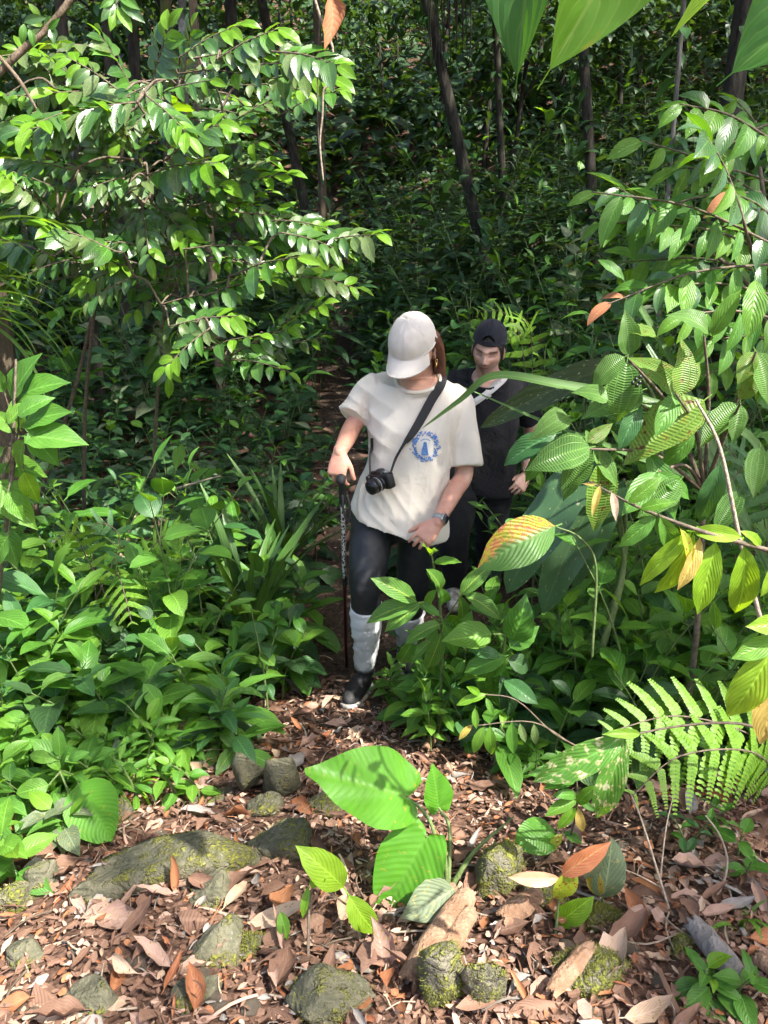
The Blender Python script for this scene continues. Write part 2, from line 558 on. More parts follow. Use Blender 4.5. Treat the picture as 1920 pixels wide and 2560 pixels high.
def cap_mesh(M, c, s=1.0, back=False):
    """baseball cap: crown (vs, fs), visor (vs, fs); local: front to -Y; back=True turns it round and cuts the arch"""
    cv, cf = [], []
    nu, nv = 72, 26
    cen = V((0, 0.004, 0.028))
    def pt(i, k, g=0.0):
        th = math.pi / 2 * (1 - i / nv)
        w = 2 * math.pi * k / nu
        e = 0.86
        rx, ry, rz = 0.0865 + g, 0.108 + g, 0.098 + g
        hh = 0.012 * (1 if math.sin(w) < 0 else 0.6) * abs(math.sin(w))
        st = math.sin(th) ** 0.92
        seam = -0.0026 * max(0, 1 - abs(((w * 6 / (2 * math.pi)) % 1) - 0.5) * 26)
        dent = 0.0025 * noise.noise(V((math.cos(w) * 2.2, math.sin(w) * 2.2, th * 2 + (5 if back else 0))))
        q = V((math.cos(w) * st * (rx + seam + dent), math.sin(w) * st * (ry + seam + dent), max(0, math.cos(th)) ** e * (rz + hh + seam + dent)))
        return q + cen
    for i in range(nv + 1):
        for k in range(nu):
            cv.append(pt(i, k))
    for i in range(nv):
        for k in range(nu):
            k2 = (k + 1) % nu
            if back:
                q = pt(i, k)
                if q.y < -0.05 and q.z > 0.038 and (q.x / 0.036) ** 2 + ((q.z - 0.038) / 0.034) ** 2 < 1:
                    continue
            cf.append((i * nu + k, i * nu + k2, (i + 1) * nu + k2, (i + 1) * nu + k))
    # rim band and button
    tube([pt(0, k) + V((0, 0, 0.002)) for k in range(0, nu + 1, 3)], [0.0032] * 25, 6, 2, False, None, cv, cf)
    orb(pt(nv, 0) + V((0, 0, 0.0)), (0.007, 0.007, 0.004), None, 12, 6, cv, cf)
    bv, bf = [], []
    sg = 1 if back else -1
    ns, ntt = 28, 10
    for side in (0, 1):
        for j in range(ntt + 1):
            for i in range(ns + 1):
                a = i / ns * 2 - 1
                t = j / ntt
                ph = a * R(64)
                ex = 0.074 * max(0.0, math.cos(a * R(86))) ** 0.55
                x = math.sin(ph) * (0.0875 + 0.004 * t)
                y = math.cos(ph) * 0.109 + ex * t
                z = 0.028 - 0.016 * t - 0.030 * (x / 0.085) ** 2 * (0.25 + 0.75 * t) - (0.0035 if side else 0) + 0.004
                bv.append(V((x, sg * y + 0.004, z)))
    m = (ntt + 1) * (ns + 1)
    for side in (0, 1):
        for j in range(ntt):
            for i in range(ns):
                q = [side * m + j * (ns + 1) + i, side * m + j * (ns + 1) + i + 1, side * m + (j + 1) * (ns + 1) + i + 1, side * m + (j + 1) * (ns + 1) + i]
                bf.append(tuple(q if side else q[::-1]))
    for i in range(ns):
        a, b = ntt * (ns + 1) + i, ntt * (ns + 1) + i + 1
        bf.append((a, b, m + b, m + a))
    T = lambda q: V(c) + M @ (q * s)
    return [T(q) for q in cv], cf, [T(q) for q in bv], bf
def fold(me, amp, seed, scale=(7, 7, 4), extra=None):
    """push cloth in and out into soft folds"""
    a, n = coords(me), normals(me)
    d = np.empty(len(a))
    for i, p in enumerate(a):
        q = V((p[0] * scale[0], p[1] * scale[1], p[2] * scale[2] + seed))
        r = 1 - 2 * abs(noise.noise(q))
        d[i] = amp * (r - 0.4) + amp * 0.5 * noise.noise(q * 2.7)
        if extra:
            d[i] += extra(p)
    set_coords(me, a + n * d[:, None])
    return me
def crease(s):
    return 0.5 - abs(math.sin(s * 0.5)) ** 0.75
def ring_px(l, r, yc, hd, tilt=0.0):
    """ring whose left and right edges project on photograph pixels l and r"""
    a, b = P(l[0], l[1], yc), P(r[0], r[1], yc)
    return ((a + b) / 2, (b - a) / 2, V((0, -hd, -tilt)))
def surf(bvh, u, v, lift=0.003):
    o = V((0, 0, CAMZ))
    d = ray(u, v).normalized()
    loc, nrm, _, _ = bvh.ray_cast(o, d)
    if loc is None:
        return None
    if nrm.dot(d) > 0:
        nrm = -nrm
    return loc + nrm * lift, nrm

# ------------------------------------------------------------------ the woman
def face_frame(yaw, pitch, roll):
    return (Matrix.Rotation(yaw, 3, 'Z') @ Matrix.Rotation(pitch, 3, 'X') @ Matrix.Rotation(roll, 3, 'Y'))
def build_woman():
    base = V((P(960, 1600, 3.1).x, 3.10, ground_z(0, 3.1)))
    HM = face_frame(R(-24), R(28), R(2)) * 1.05
    HC = P(1034, 872, 3.06)
    SK = (0.60, 0.36, 0.26)
    vs, fs = [], []
    head_mesh(HM, HC, False, vs, fs)
    nb = P(1044, 985, 3.13)
    tube([HC + HM @ V((0, 0.03, -0.04)), HC + HM @ V((0, 0.035, -0.10)), nb + V((0, 0.03, 0.0)), nb + V((0, 0.03, -0.08))], [0.052, 0.050, 0.056, 0.075], 20, 5, True, None, vs, fs)
    nl, nr, nf, nk = P(990, 946, 3.12), P(1100, 938, 3.12), P(1046, 993, 3.025), P(1044, 930, 3.22)
    nc = (nl + nr + nf + nk) / 4
    na, nbv = (nr - nl) / 2, (nf - nk) / 2
    up = na.cross(nbv).normalized()
    if up.z < 0:
        up = -up
    loft([(nc - up * 0.05, na * 0.97, nbv * 0.97), (nc + up * 0.003, na * 0.90, nbv * 0.93), (nc + up * 0.012, na * 0.66, nbv * 0.75), (nc + up * 0.02, na * 0.4, nbv * 0.4)], 28, 4, 2.0, vs, fs)
    # trunk
    loft([ring_px((990, 985), (1090, 990), 3.14, 0.05), ring_px((945, 1060), (1115, 1075), 3.11, 0.095), ring_px((945, 1150), (1105, 1165), 3.11, 0.09),
          ring_px((920, 1230), (1105, 1260), 3.11, 0.10), ring_px((905, 1310), (1100, 1330), 3.12, 0.11)], 24, 4, 2.2, vs, fs)
    # arms
    rs, re_, rw = P(936, 990, 3.15), P(882, 1066, 3.12), P(850, 1130, 2.93)
    tube([rs, rs.lerp(re_, 0.5), re_, re_.lerp(rw, 0.45), rw], [0.042, 0.043, 0.038, 0.036, 0.0265], 18, 6, True, None, vs, fs)
    ls, le, lw = P(1146, 1000, 3.16), P(1160, 1182, 3.09), P(1094, 1306, 2.86)
    tube([ls, ls.lerp(le, 0.5), le, le.lerp(lw, 0.4), lw], [0.050, 0.043, 0.039, 0.037, 0.0265], 18, 6, True, None, vs, fs)
    hand(vs, fs, rw, (-0.16, -0.34, -0.92), (-0.30, -0.82, 0.35), True, (0.55, 0.75, 0.6), 0.16, 1.0, (0.62, 0.8, -0.35), 0.35)
    hd = (P(1042, 1365, 2.82) - lw).normalized()
    hand(vs, fs, lw, hd, (-0.10, -0.95, 0.35), False, (0.40, 0.60, 0.45), 0.12, 0.98, (0.55, 0.8, -0.25), 0.25)
    # legs
    LEGR = [(P(938, 1268, 3.12), 0.092), (P(928, 1345, 3.03), 0.086), (P(920, 1420, 2.95), 0.074), (P(914, 1472, 2.93), 0.060), (P(916, 1540, 2.97), 0.057), (P(915, 1610, 3.01), 0.046), (P(911, 1665, 3.05), 0.036)]
    LEGL = [(P(1058, 1290, 3.14), 0.092), (P(1044, 1365, 3.14), 0.084), (P(1034, 1440, 3.15), 0.070), (P(1028, 1490, 3.18), 0.058), (P(1024, 1545, 3.26), 0.056), (P(1018, 1590, 3.36), 0.046), (P(1014, 1620, 3.44), 0.036)]
    for L in (LEGR, LEGL):
        tube([p for p, r in L], [r for p, r in L], 22, 5, True, None, vs, fs)
    feet = []
    for L, toe in ((LEGR, V((-0.06, -0.20, 0))), (LEGL, V((0.02, -0.20, 0)))):
        a = L[-1][0]
        g = ground_z(a.x, a.y) + 0.02
        h = V((a.x, a.y + 0.02, g + 0.035))
        t = V((a.x + toe.x, a.y + toe.y, ground_z(a.x + toe.x, a.y + toe.y) + 0.045))
        feet.append((a, h, t))
        tube([a, V((a.x, a.y, g + 0.06))], [0.036, 0.036], 16, 4, True, None, vs, fs)
        tube([h, h.lerp(t, 0.5) + V((0, 0, 0.004)), t], [0.034, 0.036, 0.026], 16, 4, True, None, vs, fs)
    me = remesh(vs, fs, 0.0036, 3, 0.4)
    a = coords(me)
    Hi = HM.inverted()
    col = np.tile(np.array(SK), (len(a), 1))
    hc = np.array(HC)
    near = np.where(np.linalg.norm(a - hc, axis=1) < 0.16)[0]
    for i in near:
        col[i] = head_tint(Hi @ (V(a[i]) - HC), SK, False)
    hands = np.minimum(np.linalg.norm(a - np.array(rw), axis=1), np.linalg.norm(a - np.array(lw), axis=1)) < 0.24
    col[hands] = col[hands] * np.array((1.0, 0.86, 0.84))
    paint(me, col)
    me.materials.append(M_SKIN)
    body = link('person', shift(me, base))
    body.location = base
    tag(body, 'walker in cream cap and loose beige printed tee leaning on a trekking pole', 'person', 'walkers on the trail')
    def part(name, me, parent=body, lab=None):
        o = link(name, shift(me, base), parent)
        if lab:
            o['label'] = lab
        return o
    # tee shirt
    vs, fs = [], []
    rings = [(nc + up * 0.0, na * 1.0, nbv * 1.0), (nc - up * 0.012, na * 1.12, nbv * 1.06),
             ring_px((938, 944), (1146, 966), 3.14, 0.092, 0.02), ring_px((912, 975), (1158, 1000), 3.13, 0.118, 0.03),
             ring_px((912, 1030), (1142, 1060), 3.11, 0.135, 0.02), ring_px((921, 1090), (1130, 1110), 3.10, 0.142), ring_px((918, 1155), (1126, 1178), 3.10, 0.148),
             ring_px((894, 1212), (1126, 1248), 3.09, 0.155, 0.0), ring_px((878, 1258), (1122, 1322), 3.07, 0.165, 0.02), ring_px((875, 1268), (1120, 1338), 3.07, 0.167, 0.02)]
    loft(rings, 36, 5, 2.25, vs, fs)
    tube([P(948, 972, 3.14), P(922, 985, 3.14), P(898, 1020, 3.13), P(882, 1042, 3.11)], [0.064, 0.066, 0.061, 0.064], 22, 5, False, None, vs, fs)
    tube([P(1120, 985, 3.15), P(1142, 1010, 3.16), P(1156, 1090, 3.125), P(1162, 1165, 3.09)], [0.068, 0.071, 0.067, 0.073], 22, 5, False, None, vs, fs)
    me = remesh(vs, fs, 0.006, 7, 0.5)
    ax0, bx0 = P(1128, 1080, 3.0).x, P(912, 1020, 3.05).x
    hipp, tw = np.array(P(905, 1215, 2.95)), np.array(P(1010, 1330, 2.95))
    def extra(p):
        d = 0.0
        # pulls from the lifted thigh towards the hem
        ax = tw - hipp
        t = np.dot(p - hipp, ax) / np.dot(ax, ax)
        if -0.2 < t < 1.3 and p[1] < 3.12:
            q = p - hipp - ax * t
            s = np.linalg.norm(q) * (1 if q[2] > 0 else -1)
            d += 0.012 * crease(s * 150 + t * 2) * math.exp(-(s / 0.09) ** 2) * sstep(-0.2, 0.2, t) * sstep(1.3, 0.8, t)
        # slanting folds over the chest
        if p[2] > 1.05 and p[1] < 3.12:
            s = (p[0] * 0.55 + (p[2] - 1.25) * 0.9)
            d += 0.009 * crease(s * 92 + 3 * p[0] + 1.5 * noise.noise(V((p[0] * 5, 0, p[2] * 5)))) * sstep(1.05, 1.2, p[2]) * sstep(0.12, -0.06, p[0])
        # armhole seam of the left sleeve and the tuck under the right arm
        if p[2] > 1.08 and p[1] < 3.2:
            xs = ax0 + (1.35 - p[2]) * 0.02
            d -= 0.012 * math.exp(-((p[0] - xs) / 0.010) ** 2) * sstep(1.08, 1.16, p[2]) * sstep(1.40, 1.30, p[2])
            d -= 0.010 * math.exp(-((p[0] - bx0) / 0.012) ** 2) * sstep(1.18, 1.24, p[2]) * sstep(1.36, 1.30, p[2])
        # long vertical drape below
        d += 0.009 * crease(p[0] * 62 + 2.6 * noise.noise(V((p[0] * 3, 0, p[2] * 4)))) * sstep(1.15, 0.85, p[2])
        return d
    fold(me, 0.011, 2.0, (5, 5, 2.8), extra)
    me.materials.append(M_TEE)
    shirt_bvh = bvh_of(me)
    cv, cf = [], []
    tube([nc + na * (1.0 * math.cos(k * math.pi / 12)) + nbv * (1.0 * math.sin(k * math.pi / 12)) + up * 0.003 for k in range(25)], [0.0085] * 25, 8, 2, False, None, cv, cf)
    shirt = part('t_shirt', me)
    part('collar', mesh('collar', cv, cf, M_TEE), shirt)
    # print on the chest: wreath, arch and little figure
    bvs, bfs, wvs, wfs = [], [], [], []
    c0 = (1064, 1116)
    def blob(vs, fs, u, v, pts, lift):
        idx = []
        for a, b in pts:
            h = surf(shirt_bvh, u + a, v + b, lift)
            if h is None:
                return
            idx.append(h[0])
        o = len(vs)
        vs.extend(idx)
        fs.append(tuple(range(o, o + len(idx))))
    rnd = random.Random(3)
    for i in range(190):
        w = rnd.uniform(0, 2 * math.pi)
        rr = rnd.gauss(0.97, 0.10)
        u, v = c0[0] + math.cos(w) * 30 * rr, c0[1] + math.sin(w) * 33 * rr
        sz = rnd.uniform(1.6, 4.4)
        ph = rnd.uniform(0, math.pi)
        blob(bvs, bfs, u, v, [(math.cos(ph) * sz * math.cos(k) - math.sin(ph) * sz * 0.42 * math.sin(k), math.sin(ph) * sz * math.cos(k) + math.cos(ph) * sz * 0.42 * math.sin(k)) for k in [j * math.pi / 3 for j in range(6)]], 0.0024)
    for j in range(12):
        v0, v1 = -24 + j * 3.9, -24 + (j + 1) * 3.9
        hw = lambda q: 20 * (math.sqrt(max(0.02, 1 - ((q + 6) / 18.0) ** 2)) if q < -6 else 1)
        for k in range(8):
            blob(wvs, wfs, c0[0] - 1, c0[1], [(hw(v0) * (k / 4 - 1), v0), (hw(v0) * ((k + 1) / 4 - 1), v0), (hw(v1) * ((k + 1) / 4 - 1), v1), (hw(v1) * (k / 4 - 1), v1)], 0.0016)
    for j in range(9):
        v0, v1 = -11 + j * 3.6, -11 + (j + 1) * 3.6
        w0, w1 = (4 + 0.55 * j) * (1.0 if j else 0.6), 4 + 0.55 * (j + 1)
        blob(bvs, bfs, c0[0] - 2, c0[1], [(-w0 + rnd.uniform(-1, 1), v0), (w0 * 0.9, v0), (w1 * 0.9, v1), (-w1, v1)], 0.005)
    for k in range(8):
        a = -0.7 + 0.2 * k
        blob(bvs, bfs, c0[0] - 1 + 16 * math.sin(a), c0[1] - 3 - 15 * math.cos(a), [(-1.0, -1.4), (1.0, -1.4), (1.0, 1.4), (-1.0, 1.4)], 0.0028)
    part('arch_print', mesh('arch_print', wvs, wfs, M_WHITEP), shirt, 'pale arch panel of the blue chest print')
    part('chest_print', mesh('chest_print', bvs, bfs, M_BLUE), shirt, 'blue floral wreath and figure printed on the chest')
    # leggings, leg warmers, shoes
    vs, fs = [], []
    for L in (LEGR, LEGL):
        tube([p for p, r in L[:5]], [r + 0.005 for p, r in L[:5]], 24, 5, True, None, vs, fs)
    loft([ring_px((885, 1235), (1112, 1262), 3.12, 0.115), ring_px((882, 1285), (1108, 1310), 3.12, 0.12), ring_px((910, 1330), (1085, 1345), 3.12, 0.10)], 24, 4, 2.2, vs, fs)
    me = remesh(vs, fs, 0.009, 5, 0.5)
    fold(me, 0.0028, 7.0, (14, 14, 22))
    me.materials.append(M_LEGG)
    part('leggings', me)
    for L in (LEGR, LEGL):
        vs, fs = [], []
        pts = [L[3][0].lerp(L[4][0], 0.62), L[4][0], L[4][0].lerp(L[5][0], 0.5), L[5][0], L[6][0] + V((0, 0, 0.005))]
        tube(pts, [0.067, 0.0665, 0.062, 0.054, 0.046], 28, 6, False, None, vs, fs)
        me = mesh('leg_warmer', vs, fs, M_KNIT)
        ax = (pts[-1] - pts[0]).normalized()
        fold(me, 0.006, 1.0, (10, 10, 26), lambda p: 0.0022 * math.sin(60 * math.atan2(p[0] - pts[1].x, p[1] - pts[1].y) * 0.4))
        part('leg_warmer', me)
    for a, h, t in feet:
        vs, fs = [], []
        tube([a + V((0, 0.005, 0.02)), a + V((0, 0.01, -0.01)), V((a.x, a.y + 0.012, h.z + 0.015))], [0.043, 0.045, 0.045], 18, 4, True, None, vs, fs)
        tube([h + V((0, 0.02, 0.0)), h.lerp(t, 0.35) + V((0, 0, 0.012)), h.lerp(t, 0.7) + V((0, 0, 0.003)), t], [0.043, 0.046, 0.043, 0.033], 20, 5, True, None, vs, fs)
        me = remesh(vs, fs, 0.006, 4, 0.5)
        me.materials.append(M_SHOE)
        sh = part('shoe', me)
        d = (t - h).normalized()
        side = V((-d.y, d.x, 0)).normalized()
        sv, sf = [], []
        loft([(h - d * 0.05 + V((0, 0, -0.034)), side * 0.028, d * 0.004), (h - d * 0.03 + V((0, 0, -0.034)), side * 0.042, V((0, 0, 0.013))), (h.lerp(t, 0.5) + V((0, 0, -0.034)), side * 0.047, V((0, 0, 0.014))),
              (t + V((0, 0, -0.026)), side * 0.042, V((0, 0, 0.016))), (t + d * 0.035 + V((0, 0, -0.02)), side * 0.018, V((0, 0, 0.012)))], 20, 5, 3.0, sv, sf)
        part('sole', mesh('sole', sv, sf, M_SOLE), sh)
    # cap, hair, earring
    CM = HM @ Matrix.Rotation(R(6), 3, 'X')
    cv, cf, bv, bf = cap_mesh(CM, HC, 1.01)
    cp = part('cap', mesh('cap', cv, cf, M_CAPW))
    part('visor', mesh('visor', bv, bf, M_CAPW), cp)
    for w, zz in ((-1.15, 0.62), (-2.0, 0.62), (-0.35, 0.62)):
        st = math.sin(zz)
        q = V((math.cos(w) * st * 0.0865, math.sin(w) * st * 0.109 + 0.004, 0.028 + math.cos(zz) ** 0.86 * 0.105)) * 0.985
        ov, of = [], []
        orb(HC + CM @ q, 0.0032, None, 10, 6, ov, of)
        part('eyelet', mesh('eyelet', ov, of, M_GREYBAND), cp)
    vs, fs = [], []
    orb(HC + HM @ V((0, 0.022, 0.005)), (0.083, 0.095, 0.095), HM, 24, 14, vs, fs)
    tail = [HC + HM @ V((0.060, 0.050, 0.030)), HC + HM @ V((0.066, 0.066, -0.05)), P(1098, 935, 3.18), P(1094, 990, 3.25), P(1090, 1080, 3.29)]
    tube(tail, [0.030, 0.030, 0.027, 0.024, 0.012], 18, 6, True, None, vs, fs)
    tube([HC + HM @ V((0.078, 0.012, 0.045)), HC + HM @ V((0.083, 0.030, 0.0)), HC + HM @ V((0.082, 0.05, -0.06)), P(1104, 945, 3.18)], [0.014, 0.017, 0.017, 0.014], 12, 6, True, None, vs, fs)
    me = remesh(vs, fs, 0.006, 4, 0.5)
    # keep the hair off the face
    bm = bmesh.new()
    bm.from_mesh(me)
    kill = [v for v in bm.verts if (Hi @ (v.co - HC)).y < -0.012 and abs((Hi @ (v.co - HC)).x) < 0.09 and (Hi @ (v.co - HC)).length < 0.16]
    bmesh.ops.delete(bm, geom=kill, context='VERTS')
    bm.to_mesh(me)
    bm.free()
    me.polygons.foreach_set('use_smooth', [True] * len(me.polygons))
    me.materials.append(M_HAIRW)
    part('hair', me)
    rh = random.Random(9)
    hv, hf_ = [], []
    for i in range(26):
        q0 = HC + HM @ V((0.080 + rh.uniform(-0.004, 0.006), rh.uniform(-0.02, 0.05), rh.uniform(0.0, 0.04)))
        q2 = P(1096 + rh.uniform(-14, 10), rh.uniform(915, 985), 3.12 + rh.uniform(0, 0.08))
        tube([q0, q0.lerp(q2, 0.5) + V((rh.uniform(0.0, 0.014), 0, 0)), q2], [0.0009, 0.0009, 0.0005], 4, 4, True, None, hv, hf_)
    part('loose_hair', mesh('loose_hair', hv, hf_, M_HAIRW))
    ev, ef = [], []
    ec = HC + HM @ V((0.082, 0.006, -0.052))
    tube([ec + V((0.004 * math.cos(k * math.pi / 6), 0, 0.008 * math.sin(k * math.pi / 6))) for k in range(13)], [0.0022] * 13, 6, 2, False, None, ev, ef)
    tube([ec + V((0, 0, -0.008)), ec + V((0, 0, -0.020))], [0.0035, 0.0045], 8, 3, True, None, ev, ef)
    part('earring', mesh('earring', ev, ef, M_GOLD))
    return dict(shirt=shirt_bvh, rw=rw, lw=lw, le=le, HC=HC)
W = build_woman()

# ------------------------------------------------------------------ the man
def build_man():
    base = V((P(1190, 1480, 4.2).x, 4.2, ground_z(0.5, 4.2)))
    HM = face_frame(R(-17), R(17), R(8)) * 1.05
    HC = P(1221, 875, 4.06)
    SK = (0.56, 0.35, 0.265)
    vs, fs = [], []
    head_mesh(HM, HC, True, vs, fs)
    nb = P(1224, 958, 4.17)
    tube([HC + HM @ V((0, 0.03, -0.03)), HC + HM @ V((0, 0.03, -0.10)), nb + V((0, 0.01, 0.01)), nb + V((0, 0.02, -0.09))], [0.060, 0.059, 0.064, 0.09], 20, 5, True, None, vs, fs)
    nl, nr, nf, nk = P(1176, 940, 4.17), P(1262, 945, 4.17), P(1212, 975, 4.05), P(1220, 915, 4.27)
    nc = (nl + nr + nf + nk) / 4
    na, nbv = (nr - nl) / 2, (nf - nk) / 2
    up = na.cross(nbv).normalized()
    up = up if up.z > 0 else -up
    loft([(nc - up * 0.06, na * 0.95, nbv * 0.95), (nc + up * 0.002, na * 0.92, nbv * 0.94), (nc + up * 0.014, na * 0.7, nbv * 0.75), (nc + up * 0.022, na * 0.4, nbv * 0.4)], 28, 4, 2.0, vs, fs)
    loft([ring_px((1180, 985), (1262, 990), 4.19, 0.05), ring_px((1140, 1030), (1290, 1000), 4.18, 0.105), ring_px((1135, 1090), (1275, 1100), 4.20, 0.11), ring_px((1130, 1190), (1265, 1195), 4.22, 0.11)], 24, 4, 2.2, vs, fs)
    ls, le, lw = P(1296, 972, 4.22), P(1330, 1080, 4.30), P(1316, 1188, 4.14)
    tube([ls, ls.lerp(le, 0.5), le, le.lerp(lw, 0.4), lw], [0.056, 0.050, 0.044, 0.042, 0.030], 18, 6, True, None, vs, fs)
    hand(vs, fs, lw, (P(1272, 1262, 4.02) - lw), (0.25, -0.9, 0.3), False, (0.5, 0.7, 0.6), 0.06, 1.02)
    rs, re_, rw = P(1130, 978, 4.20), P(1100, 1095, 4.24), P(1105, 1190, 4.10)
    tube([rs, rs.lerp(re_, 0.5), re_, re_.lerp(rw, 0.4), rw], [0.056, 0.050, 0.044, 0.042, 0.030], 18, 6, True, None, vs, fs)
    hand(vs, fs, rw, (P(1112, 1262, 3.99) - rw), (-0.25, -0.9, 0.3), True, (0.5, 0.7, 0.6), 0.06, 1.02)
    LEGR = [(P(1160, 1160, 4.2), 0.100), (P(1143, 1260, 4.10), 0.090), (P(1132, 1340, 4.03), 0.070), (P(1134, 1400, 4.05), 0.062), (P(1136, 1465, 4.08), 0.042)]
    LEGL = [(P(1238, 1160, 4.24), 0.100), (P(1232, 1250, 4.22), 0.090), (P(1226, 1330, 4.24), 0.070), (P(1222, 1390, 4.34), 0.062), (P(1218, 1440, 4.46), 0.042)]
    for L in (LEGR, LEGL):
        tube([p for p, r in L], [r for p, r in L], 20, 5, True, None, vs, fs)
    feet = []
    for L, toe in ((LEGR, V((-0.02, -0.2, 0))), (LEGL, V((0.03, -0.2, 0)))):
        a = L[-1][0]
        h = V((a.x, a.y + 0.02, ground_z(a.x, a.y) + 0.045))
        t = V((a.x + toe.x, a.y + toe.y, ground_z(a.x + toe.x, a.y + toe.y) + 0.045))
        feet.append((a, h, t))
        tube([a, h], [0.042, 0.040], 16, 4, True, None, vs, fs)
        tube([h, h.lerp(t, 0.5), t], [0.040, 0.040, 0.03], 16, 4, True, None, vs, fs)
    me = remesh(vs, fs, 0.0042, 2, 0.4)
    a = coords(me)
    Hi = HM.inverted()
    col = np.tile(np.array(SK), (len(a), 1))
    for i in np.where(np.linalg.norm(a - np.array(HC), axis=1) < 0.16)[0]:
        col[i] = head_tint(Hi @ (V(a[i]) - HC), SK, True)
    paint(me, col)
    me.materials.append(M_SKIN)
    body = link('person', shift(me, base))
    body.location = base
    tag(body, 'walker behind in black tee and backwards black cap looking down', 'person', 'walkers on the trail')
    def part(name, me, parent=body, lab=None):
        o = link(name, shift(me, base), parent)
        if lab:
            o['label'] = lab
        return o
    # black tee
    vs, fs = [], []
    rings = [(nc, na, nbv), (nc - up * 0.015, na * 1.12, nbv * 1.05), ring_px((1132, 930), (1296, 940), 4.18, 0.095, 0.02), ring_px((1116, 965), (1306, 975), 4.18, 0.125, 0.02),
             ring_px((1118, 1030), (1296, 1040), 4.18, 0.14), ring_px((1120, 1110), (1288, 1116), 4.19, 0.145), ring_px((1118, 1190), (1288, 1200), 4.20, 0.15), ring_px((1116, 1222), (1288, 1232), 4.20, 0.15)]
    loft(rings, 36, 5, 2.3, vs, fs)
    tube([P(1280, 965, 4.20), P(1298, 985, 4.23), P(1318, 1030, 4.27), P(1326, 1052, 4.29)], [0.072, 0.076, 0.070, 0.072], 20, 5, False, None, vs, fs)
    tube([P(1150, 965, 4.20), P(1130, 985, 4.21), P(1112, 1035, 4.23), P(1106, 1062, 4.24)], [0.072, 0.076, 0.070, 0.072], 20, 5, False, None, vs, fs)
    me = remesh(vs, fs, 0.008, 6, 0.5)
    fold(me, 0.012, 5.0, (7, 7, 4))
    me.materials.append(M_BLACKT)
    bvh = bvh_of(me)
    tee = part('t_shirt', me)
    cv, cf = [], []
    tube([nc + na * math.cos(k * math.pi / 12) + nbv * math.sin(k * math.pi / 12) + up * 0.003 for k in range(25)], [0.0085] * 25, 8, 2, False, None, cv, cf)
    part('collar', mesh('collar', cv, cf, M_BLACKT), tee)
    # trousers
    vs, fs = [], []
    for L in (LEGR, LEGL):
        tube([p for p, r in L], [r + 0.018 for p, r in L], 24, 5, True, None, vs, fs)
    loft([ring_px((1128, 1180), (1282, 1186), 4.21, 0.13), ring_px((1126, 1215), (1284, 1220), 4.21, 0.13), ring_px((1135, 1245), (1270, 1250), 4.20, 0.11)], 24, 4, 2.2, vs, fs)
    me = remesh(vs, fs, 0.010, 4, 0.5)
    fold(me, 0.008, 9.0, (9, 9, 9))
    me.materials.append(M_TROUS)
    part('trousers', me)
    for a, h, t in feet:
        vs, fs = [], []
        tube([a + V((0, 0, 0.045)), a + V((0, 0, 0.0)), V((a.x, a.y, h.z + 0.03))], [0.056, 0.054, 0.050], 18, 4, True, None, vs, fs)
        part('sock', mesh('sock', vs, fs, M_KNIT))
        vs, fs = [], []
        tube([h + V((0, 0.02, 0)), h.lerp(t, 0.35) + V((0, 0, 0.012)), t], [0.047, 0.049, 0.036], 18, 5, True, None, vs, fs)
        me = remesh(vs, fs, 0.007, 3, 0.5)
        me.materials.append(M_SOLE)
        part('shoe', me)
    # cap worn backwards and hair
    CM = HM @ Matrix.Rotation(R(-7), 3, 'X')
    cv, cf, bv, bf = cap_mesh(CM, HC + HM @ V((0, 0, 0.026)), 0.955, True)
    cp = part('cap', mesh('cap', cv, cf, M_NAVYCAP))
    part('visor', mesh('visor', bv, bf, M_NAVYCAP), cp)
    vs, fs = [], []
    nu, nv = 48, 24
    for i in range(nv + 1):
        th = math.pi * 0.62 * i / nv
        for k in range(nu):
            w = 2 * math.pi * k / nu
            front = sstep(-0.2, -0.75, math.sin(w))
            lim = math.pi * (0.60 - 0.25 * front)
            t2 = min(th, lim)
            r = 1.025 + 0.02 * noise.noise(V((math.cos(w) * 9, math.sin(w) * 9, th * 9)))
            q = V((math.sin(t2) * math.cos(w) * 0.077 * r, math.sin(t2) * math.sin(w) * 0.099 * r, math.cos(t2) * 0.119 * r))
            vs.append(HC + HM @ q)
    for i in range(nv):
        for k in range(nu):
            k2 = (k + 1) % nu
            fs.append((i * nu + k, (i + 1) * nu + k, (i + 1) * nu + k2, i * nu + k2))
    # loose curls at the temple
    rnd = random.Random(5)
    for i in range(0):
        w = 0.5
        p0 = HC + HM @ V((math.sin(w) * 0.076, -math.cos(w) * 0.096, 0.055 - 0.02 * abs(w)))
        p1 = p0 + HM @ V((rnd.uniform(-0.006, 0.006), -0.005, -0.009))
        p2 = p1 + HM @ V((rnd.uniform(-0.006, 0.006), 0.0, -0.008))
        tube([p0, p1, p2], [0.0014, 0.0012, 0.0008], 5, 3, True, None, vs, fs)
    part('hair', mesh('hair', vs, fs, M_HAIRM))
    # crossbody strap as a thing of its own
    sb = thing('shoulder_bag_strap', base, 'pale grey webbing strap crossing the black tee of the man', 'strap')
    vs, fs = [], []
    n = 26
    row = []
    for i in range(n + 1):
        t = i / n
        u, v = 1298 + (1120 - 1298) * t, 920 + (1052 - 920) * t + 4 * math.sin(t * math.pi)
        for s in (-1, 1):
            h = surf(bvh, u + s * 8 * 0.55, v + s * 8 * 0.83, 0.016)
            row.append(h)
    ok = [i for i in range(n + 1) if row[2 * i] and row[2 * i + 1]]
    for _ in range(4):                          # taut webbing: even out the folds below
        q = {i: [row[2 * i], row[2 * i + 1]] for i in ok}
        for a, i, b in zip(ok, ok[1:], ok[2:]):
            for s in (0, 1):
                row[2 * i + s] = ((q[a][s][0] + q[i][s][0] * 2 + q[b][s][0]) / 4, q[i][s][1])
